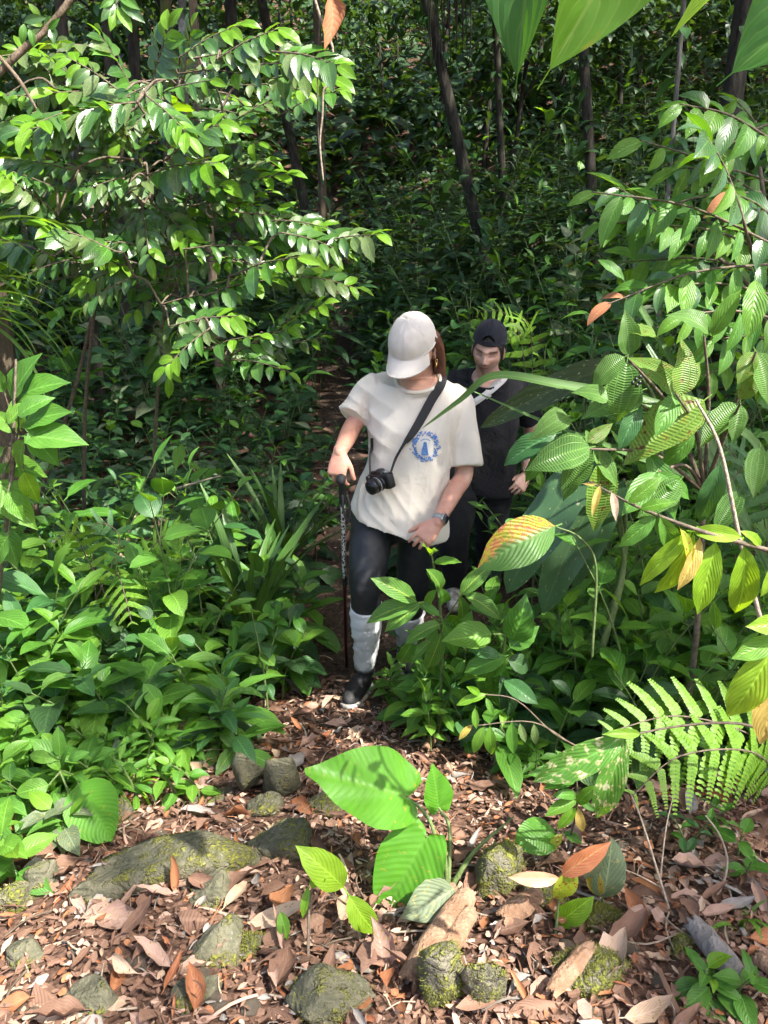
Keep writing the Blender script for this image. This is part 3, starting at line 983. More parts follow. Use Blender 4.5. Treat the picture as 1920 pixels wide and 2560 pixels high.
    for i in ok:
        a, b = row[2 * i], row[2 * i + 1]
        for lift in (0.0, 0.003):
            vs.append(a[0] + a[1] * lift)
            vs.append(b[0] + b[1] * lift)
    for j in range(len(ok) - 1):
        o = 4 * j
        fs += [(o + 2, o + 3, o + 7, o + 6), (o, o + 4, o + 5, o + 1), (o, o + 2, o + 6, o + 4), (o + 1, o + 5, o + 7, o + 3)]
    link('webbing', shift(mesh('webbing', vs, fs, M_STRAPW), base), sb)
    h = surf(bvh, 1216, 985, 0.012)
    vs, fs = [], []
    ax = (P(1298, 920, 4) - P(1120, 1052, 4)).normalized()
    zz = h[1]
    xx = (ax - zz * ax.dot(zz)).normalized()
    yy = zz.cross(xx)
    RM = Matrix((xx, yy, zz)).transposed()
    box(h[0], (0.030, 0.044, 0.008), RM, vs, fs, 0.003)
    link('slider', shift(mesh('slider', vs, fs, M_STRAPW), base), sb)
    # beaded bracelet
    br = thing('bracelet', lw, 'dark beaded bracelet with gold beads on the rear walker wrist', 'bracelet')
    d = (lw - le).normalized()
    a1 = d.orthogonal().normalized()
    a2 = d.cross(a1)
    for k in range(18):
        vs, fs = [], []
        w = 2 * math.pi * k / 18
        orb((a1 * math.cos(w) + a2 * math.sin(w)) * 0.034 - d * 0.012, 0.0062, None, 8, 6, vs, fs)
        link('bead', mesh('bead', vs, fs, M_GOLD if k % 5 == 0 else M_BLKPL), br)
build_man()

# ------------------------------------------------------------------ camera on its strap, trekking pole, wristwatch
def build_gear():
    bvh = W['shirt']
    cc = surf(bvh, 962, 1192, 0.0)[0] + V((-0.012, -0.055, 0.0))
    t = thing('photo_camera', cc, 'black camera with short zoom lens hanging on a strap across the beige tee', 'camera')
    RM = (Matrix.Rotation(R(-42), 3, 'Z') @ Matrix.Rotation(R(8), 3, 'X') @ Matrix.Rotation(R(-12), 3, 'Y'))
    def pc(name, vs, fs, m, parent=t):
        return link(name, mesh(name, [v - V((0, 0, 0)) for v in vs], fs, m), parent)
    vs, fs = [], []
    box(V((0, 0, 0)), (0.112, 0.036, 0.064), RM, vs, fs, 0.008)
    box(RM @ V((-0.048, -0.012, -0.002)), (0.020, 0.036, 0.060), RM, vs, fs, 0.008)
    bo = pc('camera_body', vs, fs, M_BLKPL)
    vs, fs = [], []
    loft([(RM @ V((0.004, 0, 0.028)), RM @ V((0.024, 0, 0)), RM @ V((0, 0.017, 0))), (RM @ V((0.004, 0, 0.044)), RM @ V((0.018, 0, 0)), RM @ V((0, 0.014, 0))), (RM @ V((0.004, 0, 0.048)), RM @ V((0.011, 0, 0)), RM @ V((0, 0.010, 0)))], 16, 4, 3.5, vs, fs)
    pc('viewfinder_hump', vs, fs, M_BLKPL)
    vs, fs = [], []
    ax = RM @ V((0, -1, 0))
    l0 = RM @ V((0.008, 0, -0.004))
    for a, b, r in ((0.015, 0.030, 0.0300), (0.030, 0.034, 0.0275), (0.034, 0.054, 0.0305), (0.054, 0.058, 0.0280), (0.058, 0.074, 0.0295)):
        tube([l0 + ax * a, l0 + ax * b], [r, r], 28, 2, False, None, vs, fs)
    ln = pc('lens', vs, fs, M_BLKPL)
    vs, fs = [], []
    tube([l0 + ax * 0.0725, l0 + ax * 0.0752], [0.0215, 0.0205], 28, 2, False, None, vs, fs)
    link('front_glass', mesh('front_glass', vs, fs, M_GLASS), ln)
    vs, fs = [], []
    tube([l0 + ax * 0.0415, l0 + ax * 0.0445], [0.0309, 0.0309], 28, 2, False, None, vs, fs)
    link('zoom_ring', mesh('zoom_ring', vs, fs, M_GREYBAND), ln)
    for q in (0.034, -0.036):
        vs, fs = [], []
        p = RM @ V((q, 0, 0.032))
        tube([p, p + RM @ V((0, 0, 0.008))], [0.0085, 0.0085], 16, 2, False, None, vs, fs)
        pc('dial', vs, fs, M_GREYBAND if q > 0 else M_BLKPL)
    lug_r = cc + RM @ V((0.056, 0, 0.026))
    lug_l = cc + RM @ V((-0.056, 0, 0.026))
    def ribbon(path, wid, m, name, face=V((0, -1, 0.15))):
        vs, fs = [], []
        c = catmull([list(p) + [w] for p, w in zip(path, wid)], 5)
        for i, x in enumerate(c):
            p = V(x[:3])
            tg = (V(c[min(i + 1, len(c) - 1)][:3]) - V(c[max(i - 1, 0)][:3])).normalized()
            sd = tg.cross(face).normalized()
            nn = sd.cross(tg).normalized()
            for a, b in ((-1, 0), (1, 0), (1, 1), (-1, 1)):
                vs.append(p + sd * a * x[3] + nn * b * 0.003 - cc)
        for i in range(len(c) - 1):
            for k in range(4):
                k2 = (k + 1) % 4
                fs.append((4 * i + k, 4 * i + k2, 4 * i + 4 + k2, 4 * i + 4 + k))
        fs.append((3, 2, 1, 0))
        link(name, mesh(name, vs, fs, m, False), t)
    S = lambda u, v, l=0.007: surf(bvh, u, v, l)[0]
    wide = [P(1095, 930, 3.26), P(1107, 938, 3.2)] + [S(u, v, 0.009) for u, v in ((1098, 965), (1080, 998), (1062, 1030), (1044, 1062), (1026, 1090), (1014, 1104))]
    ribbon(wide, [0.016, 0.017, 0.018, 0.018, 0.018, 0.017, 0.014, 0.009], M_STRAPB, 'strap_pad')
    ribbon([S(1014, 1103, 0.008), S(1003, 1122, 0.012), S(990, 1146, 0.02), lug_r], [0.007, 0.005, 0.005, 0.004], M_STRAPB, 'strap_webbing')
    ribbon([S(938, 1095, 0.004) + V((-0.01, 0, 0)), S(934, 1120, 0.008), S(936, 1140, 0.02), lug_l], [0.006, 0.006, 0.005, 0.004], M_STRAPB, 'strap_webbing')
    # trekking pole
    hy, hz = V((-0.16, -0.34, -0.92)).normalized(), V((-0.30, -0.82, 0.35)).normalized()
    top = W['rw'] + hy * 0.088 - hz * 0.012 + V((0.018, 0, 0))
    tip = P(866, 1650, 3.34)
    tip.z = ground_z(tip.x, tip.y)
    pl = thing('trekking_pole', tip, 'slim patterned trekking pole with black grip held in the right hand', 'trekking pole')
    d = (top - tip)
    L = d.length
    dn = d.normalized()
    def pp(name, a, b, r0, r1, m, seg=14):
        vs, fs = [], []
        tube([dn * a, dn * b], [r0, r1], seg, 4, True, None, vs, fs)
        return link(name, mesh(name, vs, fs, m), pl)
    m, nt, out = new_mat('pole_print')
    tc = nd(nt, 'ShaderNodeTexCoord').outputs['Object']
    mp = nd(nt, 'ShaderNodeMapping', {'Vector': tc, 'Scale': (90, 90, 45)}).outputs[0]
    vz = nd(nt, 'ShaderNodeTexVoronoi', {'Vector': mp, 'Scale': 1.0, 'Randomness': 0.8}, feature='DISTANCE_TO_EDGE').outputs['Distance']
    f = remap(nt, vz, 0.10, 0.16, 1, 0)
    principled(nt, out, **{'Base Color': mixc(nt, f, (0.012, 0.011, 0.012), (0.6, 0.58, 0.56)), 'Roughness': 0.35})
    M_DKRED = simple_mat('dark_red_metal', (0.055, 0.010, 0.012), 0.3, metal=0.4)
    pp('tip', 0.0, 0.06, 0.003, 0.006, M_METAL)
    pp('lower_shaft', 0.05, L * 0.50, 0.0072, 0.0078, M_DKRED)
    pp('clamp', L * 0.50, L * 0.535, 0.0115, 0.0115, M_BLKPL)
    pp('upper_shaft', L * 0.53, L - 0.13, 0.0092, 0.0095, m)
    g = pp('grip', L - 0.14, L - 0.01, 0.0135, 0.016, M_RUBBER)
    vs, fs = [], []
    hf = V((-0.05, -0.95, -0.30)).normalized()
    tube([d - hf * 0.045, d + hf * 0.0, d + hf * 0.045], [0.016, 0.019, 0.0185], 16, 4, True, None, vs, fs)
    link('handle', mesh('handle', vs, fs, M_RUBBER), pl)
    vs, fs = [], []
    s0 = dn * (L - 0.10)
    tube([s0 + V((0.016, 0, 0)), s0 + V((0.03, -0.01, -0.05)), s0 + V((0.02, -0.015, -0.11)), s0 + V((0.004, -0.016, -0.06)), s0 + V((0.0, -0.016, 0.0))], [0.005] * 5, 6, 5, True, None, vs, fs)
    link('wrist_strap', mesh('wrist_strap', vs, fs, M_STRAPB), pl)
    # wristwatch
    lw, le = W['lw'], W['le']
    d = (lw - le).normalized()
    c = lw - d * 0.012
    wt = thing('wristwatch', c, 'square black smartwatch on grey band round the left wrist', 'watch')
    out_ = V((0.62, -0.72, 0.3))
    n = (out_ - d * out_.dot(d)).normalized()
    s = d.cross(n)
    vs, fs = [], []
    loft([(d * -0.011, n * 0.0305, s * 0.0305), (d * 0.011, n * 0.0295, s * 0.0295)], 30, 2, 2.0, vs, fs)
    link('watch_band', mesh('watch_band', vs, fs, M_GREYBAND), wt)
    RM2 = Matrix((d, s, n)).transposed()
    vs, fs = [], []
    box(n * 0.033, (0.038, 0.034, 0.010), RM2, vs, fs, 0.004)
    cs = link('watch_case', mesh('watch_case', vs, fs, M_METAL), wt)
    vs, fs = [], []
    box(n * 0.0375, (0.033, 0.029, 0.004), RM2, vs, fs, 0.0015)
    link('screen', mesh('screen', vs, fs, M_GLASS), cs)
build_gear()

# ================================================================== leaves
def leaf_material(name, c1, c2, veinc=None, pat='pinnate', nv=8, slope=0.45, rough=0.36, trans=0.32, tcol=None, vfac=0.5,
                  spot=0.0, spotc=(0.25, 0.10, 0.03), spot_scale=9.0, bump=0.5, edge=None, blotch=0.25, spec=0.35):
    m, nt, out = new_mat(name)
    uv = nd(nt, 'ShaderNodeTexCoord').outputs['UV']
    sep = nd(nt, 'ShaderNodeSeparateXYZ', {0: uv})
    rnd = mth(nt, 'FRACT', mth(nt, 'ADD', nd(nt, 'ShaderNodeObjectInfo').outputs['Random'], nd(nt, 'ShaderNodeAttribute', attribute_name='rnd').outputs['Fac']))
    u = mth(nt, 'MULTIPLY', mth(nt, 'ABSOLUTE', mth(nt, 'SUBTRACT', sep.outputs[0], 0.5)), 2.0)
    v = sep.outputs[1]
    off = nd(nt, 'ShaderNodeCombineXYZ', {0: mth(nt, 'MULTIPLY', rnd, 37.0), 1: mth(nt, 'MULTIPLY', rnd, 91.0)}).outputs[0]
    uvs = nd(nt, 'ShaderNodeVectorMath', {0: uv, 1: (0.42, 1.0, 1.0)}, operation='MULTIPLY').outputs[0]
    vec = nd(nt, 'ShaderNodeVectorMath', {0: uvs, 1: off}, operation='ADD').outputs[0]
    n1 = noise_tex(nt, vec, 3.0, 3.0, 0.6)
    base = mixc(nt, rnd, c1, c2)
    base = mixc(nt, remap(nt, n1, 0.35, 0.7, 0, blotch), base, [min(1, x * 1.7) for x in c2])
    mid = remap(nt, u, 0.02, 0.085, 1, 0)
    if pat == 'pinnate':
        q = mth(nt, 'ADD', mth(nt, 'MULTIPLY', mth(nt, 'SUBTRACT', v, mth(nt, 'MULTIPLY', mth(nt, 'POWER', u, 1.25), slope)), nv), mth(nt, 'MULTIPLY', n1, 0.9))
        w = mth(nt, 'MULTIPLY', mth(nt, 'ABSOLUTE', mth(nt, 'SUBTRACT', mth(nt, 'FRACT', q), 0.5)), 2.0)
        side = remap(nt, w, 0.80, 0.98)
        hh = w
    elif pat == 'quilt':
        a = mth(nt, 'ABSOLUTE', mth(nt, 'SUBTRACT', u, 0.46))
        b = mth(nt, 'ABSOLUTE', mth(nt, 'SUBTRACT', u, 0.86))
        long_ = remap(nt, mth(nt, 'MINIMUM', a, b), 0.015, 0.06, 1, 0)
        q = mth(nt, 'MULTIPLY', mth(nt, 'ADD', v, mth(nt, 'MULTIPLY', u, 0.05)), 26.0)
        w = mth(nt, 'MULTIPLY', mth(nt, 'ABSOLUTE', mth(nt, 'SUBTRACT', mth(nt, 'FRACT', q), 0.5)), 2.0)
        side = mth(nt, 'MAXIMUM', long_, mth(nt, 'MULTIPLY', remap(nt, w, 0.72, 1.0), 0.75))
        hh = mth(nt, 'MAXIMUM', mth(nt, 'MULTIPLY', w, 0.8), long_)
    else:                                        # fine lengthwise veins of a blade
        q = mth(nt, 'MULTIPLY', u, 9.0)
        w = mth(nt, 'MULTIPLY', mth(nt, 'ABSOLUTE', mth(nt, 'SUBTRACT', mth(nt, 'FRACT', q), 0.5)), 2.0)
        side = mth(nt, 'MULTIPLY', remap(nt, w, 0.7, 1.0), 0.4)
        hh = mth(nt, 'MULTIPLY', w, 0.3)
    vm = mth(nt, 'MAXIMUM', mid, mth(nt, 'MULTIPLY', side, 0.7))
    vc = veinc or [min(1, x * 2.0 + 0.02) for x in c2]
    col = mixc(nt, mth(nt, 'MULTIPLY', vm, vfac), base, vc)
    if spot > 0:
        n2 = noise_tex(nt, vec, spot_scale, 2.0, 0.7)
        sm = remap(nt, n2, 0.72 - 0.3 * spot, 0.76 - 0.3 * spot)
        if edge:
            e = remap(nt, mth(nt, 'ADD', sep.outputs[0] if edge > 0 else mth(nt, 'SUBTRACT', 1.0, sep.outputs[0]), mth(nt, 'MULTIPLY', n1, 0.5)), 0.70, 0.95)
            sm = mth(nt, 'MULTIPLY', sm, e)
            halo = remap(nt, mth(nt, 'MULTIPLY', n2, e), 0.25, 0.5)
            col = mixc(nt, halo, col, (0.42, 0.36, 0.03))
        else:
            halo = remap(nt, n2, 0.64 - 0.3 * spot, 0.72 - 0.3 * spot, 0, 0.6)
            col = mixc(nt, halo, col, [0.5 * a + 0.5 * b for a, b in zip((0.40, 0.38, 0.05), spotc)])
        col = mixc(nt, sm, col, spotc)
    h = mth(nt, 'ADD', mth(nt, 'MULTIPLY', hh, -1.0), mth(nt, 'MULTIPLY', n1, 0.6))
    nrm = nd(nt, 'ShaderNodeBump', {'Strength': bump * 0.42, 'Distance': 0.006, 'Height': h}).outputs[0]
    rr = mth(nt, 'ADD', mth(nt, 'MULTIPLY', rnd, 0.14), rough - 0.07)
    b = nd(nt, 'ShaderNodeBsdfPrincipled', {'Base Color': col, 'Roughness': rr, 'Normal': nrm, 'Specular IOR Level': spec})
    tc = mixc(nt, 1.0, col, tcol or (2.2, 1.9, 0.5), 'MULTIPLY')
    tr = nd(nt, 'ShaderNodeBsdfTranslucent', {'Color': tc, 'Normal': nrm})
    mx = nd(nt, 'ShaderNodeMixShader', {0: trans, 1: b.outputs[0], 2: tr.outputs[0]})
    nt.links.new(mx.outputs[0], out.inputs[0])
    return m
LM = {
    'gloss':  leaf_material('glossy_leaf', (0.026, 0.078, 0.014), (0.052, 0.120, 0.024), nv=9, rough=0.28, trans=0.22, bump=0.35, spec=0.8),
    'glossy_old': leaf_material('speckled_old_leaf', (0.045, 0.098, 0.024), (0.085, 0.130, 0.045), nv=9, rough=0.36, trans=0.2, bump=0.4, spot=0.25, spotc=(0.16, 0.15, 0.10), spot_scale=16),
    'young':  leaf_material('young_leaf', (0.095, 0.225, 0.014), (0.14, 0.275, 0.024), nv=8, rough=0.36, trans=0.45, bump=0.25),
    'mid':    leaf_material('mid_green_leaf', (0.045, 0.140, 0.016), (0.080, 0.195, 0.028), nv=8, rough=0.44, trans=0.34),
    'midb':   leaf_material('blue_green_leaf', (0.030, 0.098, 0.028), (0.052, 0.135, 0.040), nv=10, rough=0.40, trans=0.28),
    'fresh':  leaf_material('fresh_leaf', (0.076, 0.190, 0.018), (0.116, 0.245, 0.030), nv=9, rough=0.42, trans=0.40, bump=0.6),
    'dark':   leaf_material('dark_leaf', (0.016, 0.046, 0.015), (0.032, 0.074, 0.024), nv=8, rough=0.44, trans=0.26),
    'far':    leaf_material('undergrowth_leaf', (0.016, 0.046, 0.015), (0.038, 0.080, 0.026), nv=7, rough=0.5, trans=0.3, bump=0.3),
    'grey':   leaf_material('greyish_leaf', (0.075, 0.110, 0.055), (0.12, 0.15, 0.085), nv=9, rough=0.55, trans=0.2, spot=0.2, spotc=(0.2, 0.16, 0.09)),
    'sunny':  leaf_material('sun_tinted_forest_leaf', (0.080, 0.175, 0.022), (0.165, 0.25, 0.040), nv=6, rough=0.5, trans=0.4, bump=0.2),  # lighter yellow-green: sunlight on far crowns put into the leaf colour
    'quilt':  leaf_material('quilted_leaf', (0.060, 0.150, 0.030), (0.095, 0.195, 0.040), (0.17, 0.31, 0.07), 'quilt', rough=0.38, trans=0.34, bump=1.0, vfac=0.65),
    'quilth': leaf_material('holed_quilted_leaf', (0.10, 0.20, 0.028), (0.14, 0.24, 0.04), (0.22, 0.33, 0.08), 'quilt', rough=0.42, trans=0.36, bump=1.0, vfac=0.6, spot=0.30, spotc=(0.10, 0.055, 0.02), spot_scale=8),
    'heart':  leaf_material('heart_leaf', (0.065, 0.215, 0.014), (0.08, 0.235, 0.018), (0.14, 0.31, 0.05), nv=15, slope=0.28, rough=0.42, trans=0.40, bump=0.4, vfac=0.32, blotch=0.3, spot=0.03, spot_scale=14),
    'lime':   leaf_material('lime_leaf', (0.14, 0.28, 0.015), (0.20, 0.34, 0.025), nv=10, rough=0.38, trans=0.42, bump=0.5, blotch=0.4),
    'big':    leaf_material('big_thin_leaf', (0.045, 0.135, 0.030), (0.05, 0.15, 0.034), (0.13, 0.25, 0.07), nv=5, slope=0.5, rough=0.5, trans=0.5, bump=0.5, vfac=0.6, tcol=(2.4, 2.2, 0.35)),
    'biglime': leaf_material('big_lime_leaf', (0.10, 0.24, 0.022), (0.11, 0.26, 0.025), (0.24, 0.38, 0.09), nv=5, slope=0.5, rough=0.5, trans=0.55, bump=0.4, vfac=0.6, spot=0.06, spotc=(0.34, 0.32, 0.03), spot_scale=3),
    'broad':  leaf_material('broad_dark_leaf', (0.048, 0.105, 0.045), (0.055, 0.115, 0.05), (0.10, 0.18, 0.075), 'blade', rough=0.32, trans=0.16, bump=0.4, spot=0.05, spotc=(0.35, 0.36, 0.28), spot_scale=22),
    'olive':  leaf_material('olive_broad_leaf', (0.032, 0.055, 0.014), (0.036, 0.060, 0.016), (0.08, 0.115, 0.035), nv=5, rough=0.5, trans=0.15, bump=0.4, spot=0.10, spotc=(0.35, 0.37, 0.26), spot_scale=26),
    'scorch': leaf_material('scorched_leaf', (0.065, 0.155, 0.028), (0.07, 0.165, 0.03), (0.13, 0.25, 0.06), nv=13, slope=0.4, rough=0.45, trans=0.3, bump=0.7, spot=0.75, spotc=(0.42, 0.17, 0.07), spot_scale=13, edge=1),
    'varieg': leaf_material('yellow_veined_leaf', (0.055, 0.150, 0.026), (0.080, 0.185, 0.035), (0.36, 0.46, 0.07), nv=9, slope=0.42, rough=0.42, trans=0.34, bump=0.6, vfac=0.62),
    'cream':  leaf_material('cream_spotted_leaf', (0.075, 0.20, 0.030), (0.09, 0.22, 0.035), nv=9, rough=0.45, trans=0.35, spot=0.42, spotc=(0.50, 0.50, 0.34), spot_scale=10),
    'fern':   leaf_material('fern_leaflet', (0.095, 0.205, 0.018), (0.135, 0.25, 0.028), nv=4, rough=0.45, trans=0.4, bump=0.3),
    'fernd':  leaf_material('dark_fern_leaflet', (0.040, 0.115, 0.040), (0.065, 0.15, 0.05), nv=4, rough=0.5, trans=0.3, bump=0.3),
    'blade':  leaf_material('grass_blade', (0.045, 0.115, 0.022), (0.085, 0.165, 0.040), None, 'blade', rough=0.36, trans=0.3, bump=0.5),
    'dryblade': leaf_material('dry_blade', (0.30, 0.24, 0.13), (0.38, 0.31, 0.19), None, 'blade', rough=0.7, trans=0.3, bump=0.5),
    'red':    leaf_material('red_young_leaf', (0.46, 0.15, 0.07), (0.52, 0.22, 0.10), (0.62, 0.40, 0.16), nv=9, rough=0.35, trans=0.35, tcol=(1.5, 1.0, 0.5), vfac=0.6),
    'pink':   leaf_material('pink_young_leaf', (0.58, 0.32, 0.20), (0.60, 0.36, 0.22), (0.66, 0.50, 0.28), nv=9, rough=0.3, trans=0.3, tcol=(1.4, 1.0, 0.6), vfac=0.5),
    'mottle': leaf_material('mottled_leaf', (0.28, 0.36, 0.03), (0.32, 0.40, 0.035), (0.45, 0.5, 0.10), nv=10, rough=0.4, trans=0.4, spot=0.42, spotc=(0.30, 0.06, 0.015), spot_scale=7),
    'tan':    leaf_material('tan_dead_leaf', (0.32, 0.215, 0.145), (0.47, 0.34, 0.245), (0.5, 0.4, 0.3), nv=9, rough=0.8, trans=0.10, tcol=(1, 0.9, 0.8), spot=0.2, spotc=(0.16, 0.09, 0.06), bump=0.45, spec=0.25),
    'pinkd':  leaf_material('pinkish_dead_leaf', (0.27, 0.165, 0.125), (0.40, 0.265, 0.205), (0.44, 0.31, 0.25), nv=9, rough=0.75, trans=0.10, tcol=(1, 0.9, 0.8), spot=0.2, spotc=(0.15, 0.08, 0.06), bump=0.45, spec=0.25),
    'brown':  leaf_material('brown_dead_leaf', (0.10, 0.052, 0.034), (0.20, 0.115, 0.078), (0.25, 0.155, 0.105), nv=9, rough=0.75, trans=0.08, tcol=(1, 0.9, 0.8), bump=0.45, spec=0.3),
    'russet': leaf_material('russet_dead_leaf', (0.22, 0.075, 0.034), (0.31, 0.135, 0.062), (0.38, 0.2, 0.1), nv=9, rough=0.7, trans=0.12, tcol=(1.2, 0.9, 0.6), bump=0.45, spec=0.3),
    'greyd':  leaf_material('grey_dead_leaf', (0.18, 0.16, 0.142), (0.28, 0.25, 0.225), (0.34, 0.31, 0.27), nv=11, rough=0.8, trans=0.05, tcol=(1, 0.95, 0.9), bump=0.45, spec=0.25),
    'yellow': leaf_material('yellowing_leaf', (0.34, 0.28, 0.05), (0.42, 0.30, 0.09), nv=8, rough=0.5, trans=0.35, spot=0.2),
}
def prof(kind, t):
    if kind == 'ell':
        return 0.19 * (math.sin(math.pi * min(1, t ** 0.92)) ** 0.72 * (1 - 0.45 * sstep(0.78, 1.0, t)))
    if kind == 'ovate':
        return 0.27 * (math.sin(math.pi * t ** 0.72) ** 0.85) * (1 - 0.35 * sstep(0.75, 1.0, t))
    if kind == 'lance':
        return 0.125 * math.sin(math.pi * t ** 0.8) ** 0.85
    if kind == 'obov':
        return 0.23 * math.sin(math.pi * t ** 1.35) ** 0.85
    if kind == 'round':
        return 0.34 * math.sin(math.pi * t ** 0.85) ** 0.62
    if kind == 'broad':
        return 0.17 * math.sin(math.pi * t ** 0.8) ** 0.6
    if kind == 'giant':
        return max(0.004, 0.40 * math.sin(math.pi * min(1, (t / 0.90)) ** 0.62) ** 0.9 if t < 0.90 else 0.0) if t < 0.90 else 0.005
    if kind == 'blade':
        return 0.022 * (1 - t ** 3) ** 0.8 + 0.0015
    if kind == 'leaflet':
        return 0.40 * math.sin(math.pi * min(1, t ** 0.6)) ** 0.5 * (1 - 0.5 * t)
    return 0.2
def grid_leaf(kind, nl=7, nw=2, foldv=0.28, droop=0.7, wave=0.0, twist=0.0, seed=0, petiole=0.10, curl=0.0, bite=0.0, side=0.0):
    """one leaf of unit length along +Y, upper side +Z, base at the origin"""
    vs, fs, uv = [], [], []
    y, z, x0 = 0.0, 0.0, 0.0
    prev = 0.0
    rn = random.Random(seed)
    for i in range(nl + 1):
        t = i / nl
        ang = droop * (t - 0.25)
        sd = side * t
        dt = t - prev
        y += math.cos(ang) * math.cos(sd) * dt
        x0 += math.sin(sd) * dt
        z -= math.sin(ang) * dt
        prev = t
        w = max(0.002, prof(kind, t))
        tw = twist * (t - 0.3)
        for j in range(-nw, nw + 1):
            s = j / nw
            ww = w
            if bite and abs(s) == 1:
                ww *= 1 - bite * rn.random()
            if curl:
                a = s * curl
                xx, zz = ww * math.sin(a) / max(0.3, abs(curl)) , ww * (1 - math.cos(a)) / max(0.3, abs(curl)) * 1.6
            else:
                xx, zz = s * ww, abs(s) * ww * foldv
            zz += wave * w * math.sin(t * 19 + seed + (2.0 if s > 0 else 0)) * abs(s)
            c, sn = math.cos(tw), math.sin(tw)
            vs.append((x0 + xx * c - zz * sn, y, z + xx * sn + zz * c))
            uv.append((0.5 + 0.5 * s, t))
    m = 2 * nw + 1
    for i in range(nl):
        for j in range(m - 1):
            fs.append((i * m + j, i * m + j + 1, (i + 1) * m + j + 1, (i + 1) * m + j))
    if petiole:
        o = len(vs)
        r = 0.011
        for yy, zz in ((-petiole, -petiole * 0.15), (0.04, 0.0)):
            for a in (0, 2.09, 4.19):
                vs.append((r * math.cos(a), yy, zz + r * math.sin(a) - 0.006))
                uv.append((0.5, 0.02))
        for k in range(3):
            k2 = (k + 1) % 3
            fs.append((o + k, o + k2, o + 3 + k2, o + 3 + k))
    return vs, fs, uv
def heart_leaf(nr=7, na=30, droop=0.5, foldv=0.22, notch=0.30, width=0.42, tip=0.16, wave=0.015, seed=0):
    """cordate blade: base notch at the origin, tip at y = 1"""
    vs, fs, uv = [(0, 0, 0)], [], [(0.5, 0.2)]
    for k in range(na):
        a = 2 * math.pi * (k + 0.5) / na          # from the notch round to the tip and back
        th = a - math.pi
        c = abs(th) / math.pi                     # 0 = tip, 1 = notch
        r = 0.62 + 0.40 * (1 - c) ** 6
        r *= 1 - 0.85 * sstep(0.90, 1.02, c)
        ex = math.sin(th) * (0.5 + 0.16 * math.sin(math.pi * c)) * width / 0.42
        ey = math.cos(th) * 0.58 + 0.36 + tip * (1 - c) ** 10 - notch * sstep(0.80, 1.0, c) * -0.6
        for i in range(1, nr + 1):
            f = i / nr
            x, y = ex * f * 0.82, ey * f
            z = abs(x) * foldv - droop * 0.5 * max(0, y) ** 2 + wave * math.sin(a * 7 + seed) * f * f
            vs.append((x, y, z))
            uv.append((0.5 + x * 0.95, 0.18 + y * 0.8))
    for k in range(na - 1):
        fs.append((0, 1 + k * nr, 1 + (k + 1) * nr))
        for i in range(nr - 1):
            a, b = 1 + k * nr + i, 1 + (k + 1) * nr + i
            fs.append((a, a + 1, b + 1, b))
    return vs, fs, uv
SHAPES = {}
def add_shape(key, n, f):
    SHAPES[key] = [f(i) for i in range(n)]
rs_ = random.Random(11)
def std(kind, n=4, **k):
    def f(i):
        kk = dict(droop=rs_.uniform(0.3, 1.0), foldv=rs_.uniform(0.15, 0.40), twist=rs_.uniform(-0.5, 0.5), seed=i, wave=0.05, side=rs_.uniform(-0.2, 0.2))
        kk.update(k)
        return grid_leaf(kind, **kk)
    return n, f
for kd in ('ell', 'ovate', 'lance', 'obov', 'round'):
    add_shape(kd, *std(kd, 5))
add_shape('ell_big', *std('ell', 4, nl=10, nw=3, wave=0.10))
add_shape('ovate_big', *std('ovate', 4, nl=10, nw=3, wave=0.08, bite=0.12))
add_shape('lance_big', *std('lance', 3, nl=12, nw=3, wave=0.12, petiole=0.06))
add_shape('obov_big', *std('obov', 3, nl=10, nw=3, wave=0.08, foldv=0.15))
add_shape('round_big', *std('round', 3, nl=10, nw=4, wave=0.05, foldv=0.2, droop=0.5))
add_shape('broad', *std('broad', 2, nl=14, nw=4, wave=0.10, foldv=0.15, droop=0.9, twist=0.2, petiole=0.0))
add_shape('giant', *std('giant', 2, nl=30, nw=6, foldv=0.25, droop=0.35, twist=0.0, side=0.12, wave=0.02, petiole=0.0))
add_shape('blade', *std('blade', 4, nl=14, nw=1, foldv=0.5, droop=2.0, wave=0, twist=0.6, petiole=0.0))
add_shape('blade_up', *std('blade', 4, nl=12, nw=1, foldv=0.5, droop=0.6, wave=0, twist=0.4, petiole=0.0))
add_shape('low', *std('ell', 4, nl=4, nw=1, petiole=0.0))
add_shape('low_ovate', *std('ovate', 4, nl=4, nw=1, petiole=0.0))
add_shape('heart', 2, lambda i: heart_leaf(seed=i, droop=0.18 + 0.12 * i, width=0.37, tip=0.30, wave=0.03))
add_shape('heart_long', 2, lambda i: heart_leaf(seed=i, width=0.36, tip=0.30, droop=0.45, notch=0.2))
add_shape('dead', 8, lambda i: grid_leaf(('ell', 'ovate', 'lance', 'obov')[i % 4], nl=6, nw=2, droop=rs_.uniform(-1.0, 1.2), twist=rs_.uniform(-0.8, 0.8), seed=i, petiole=0.12, wave=0.25, curl=rs_.uniform(0.3, 1.7), bite=0.2, side=rs_.uniform(-0.7, 0.7)))
def scrap(i):
    """torn piece of dead leaf: an uneven bent polygon"""
    n = 6 + i % 3
    cx = rs_.uniform(0.4, 1.0)
    bend = rs_.uniform(-1.6, 1.6)
    vs, uv = [(0, 0.5, 0)], [(0.5, 0.5)]
    for k in range(n):
        w = 2 * math.pi * k / n + rs_.uniform(-0.25, 0.25)
        r = rs_.uniform(0.22, 0.62)
        x, y = math.cos(w) * r * cx, 0.5 + math.sin(w) * r
        vs.append((x, y, bend * (x * x + 0.3 * (y - 0.5) ** 2) + rs_.uniform(-0.06, 0.06)))
        uv.append((0.5 + x * 0.6, min(1, max(0, y))))
    return vs, [(0, 1 + k, 1 + (k + 1) % n) for k in range(n)], uv
add_shape('scrap', 14, scrap)
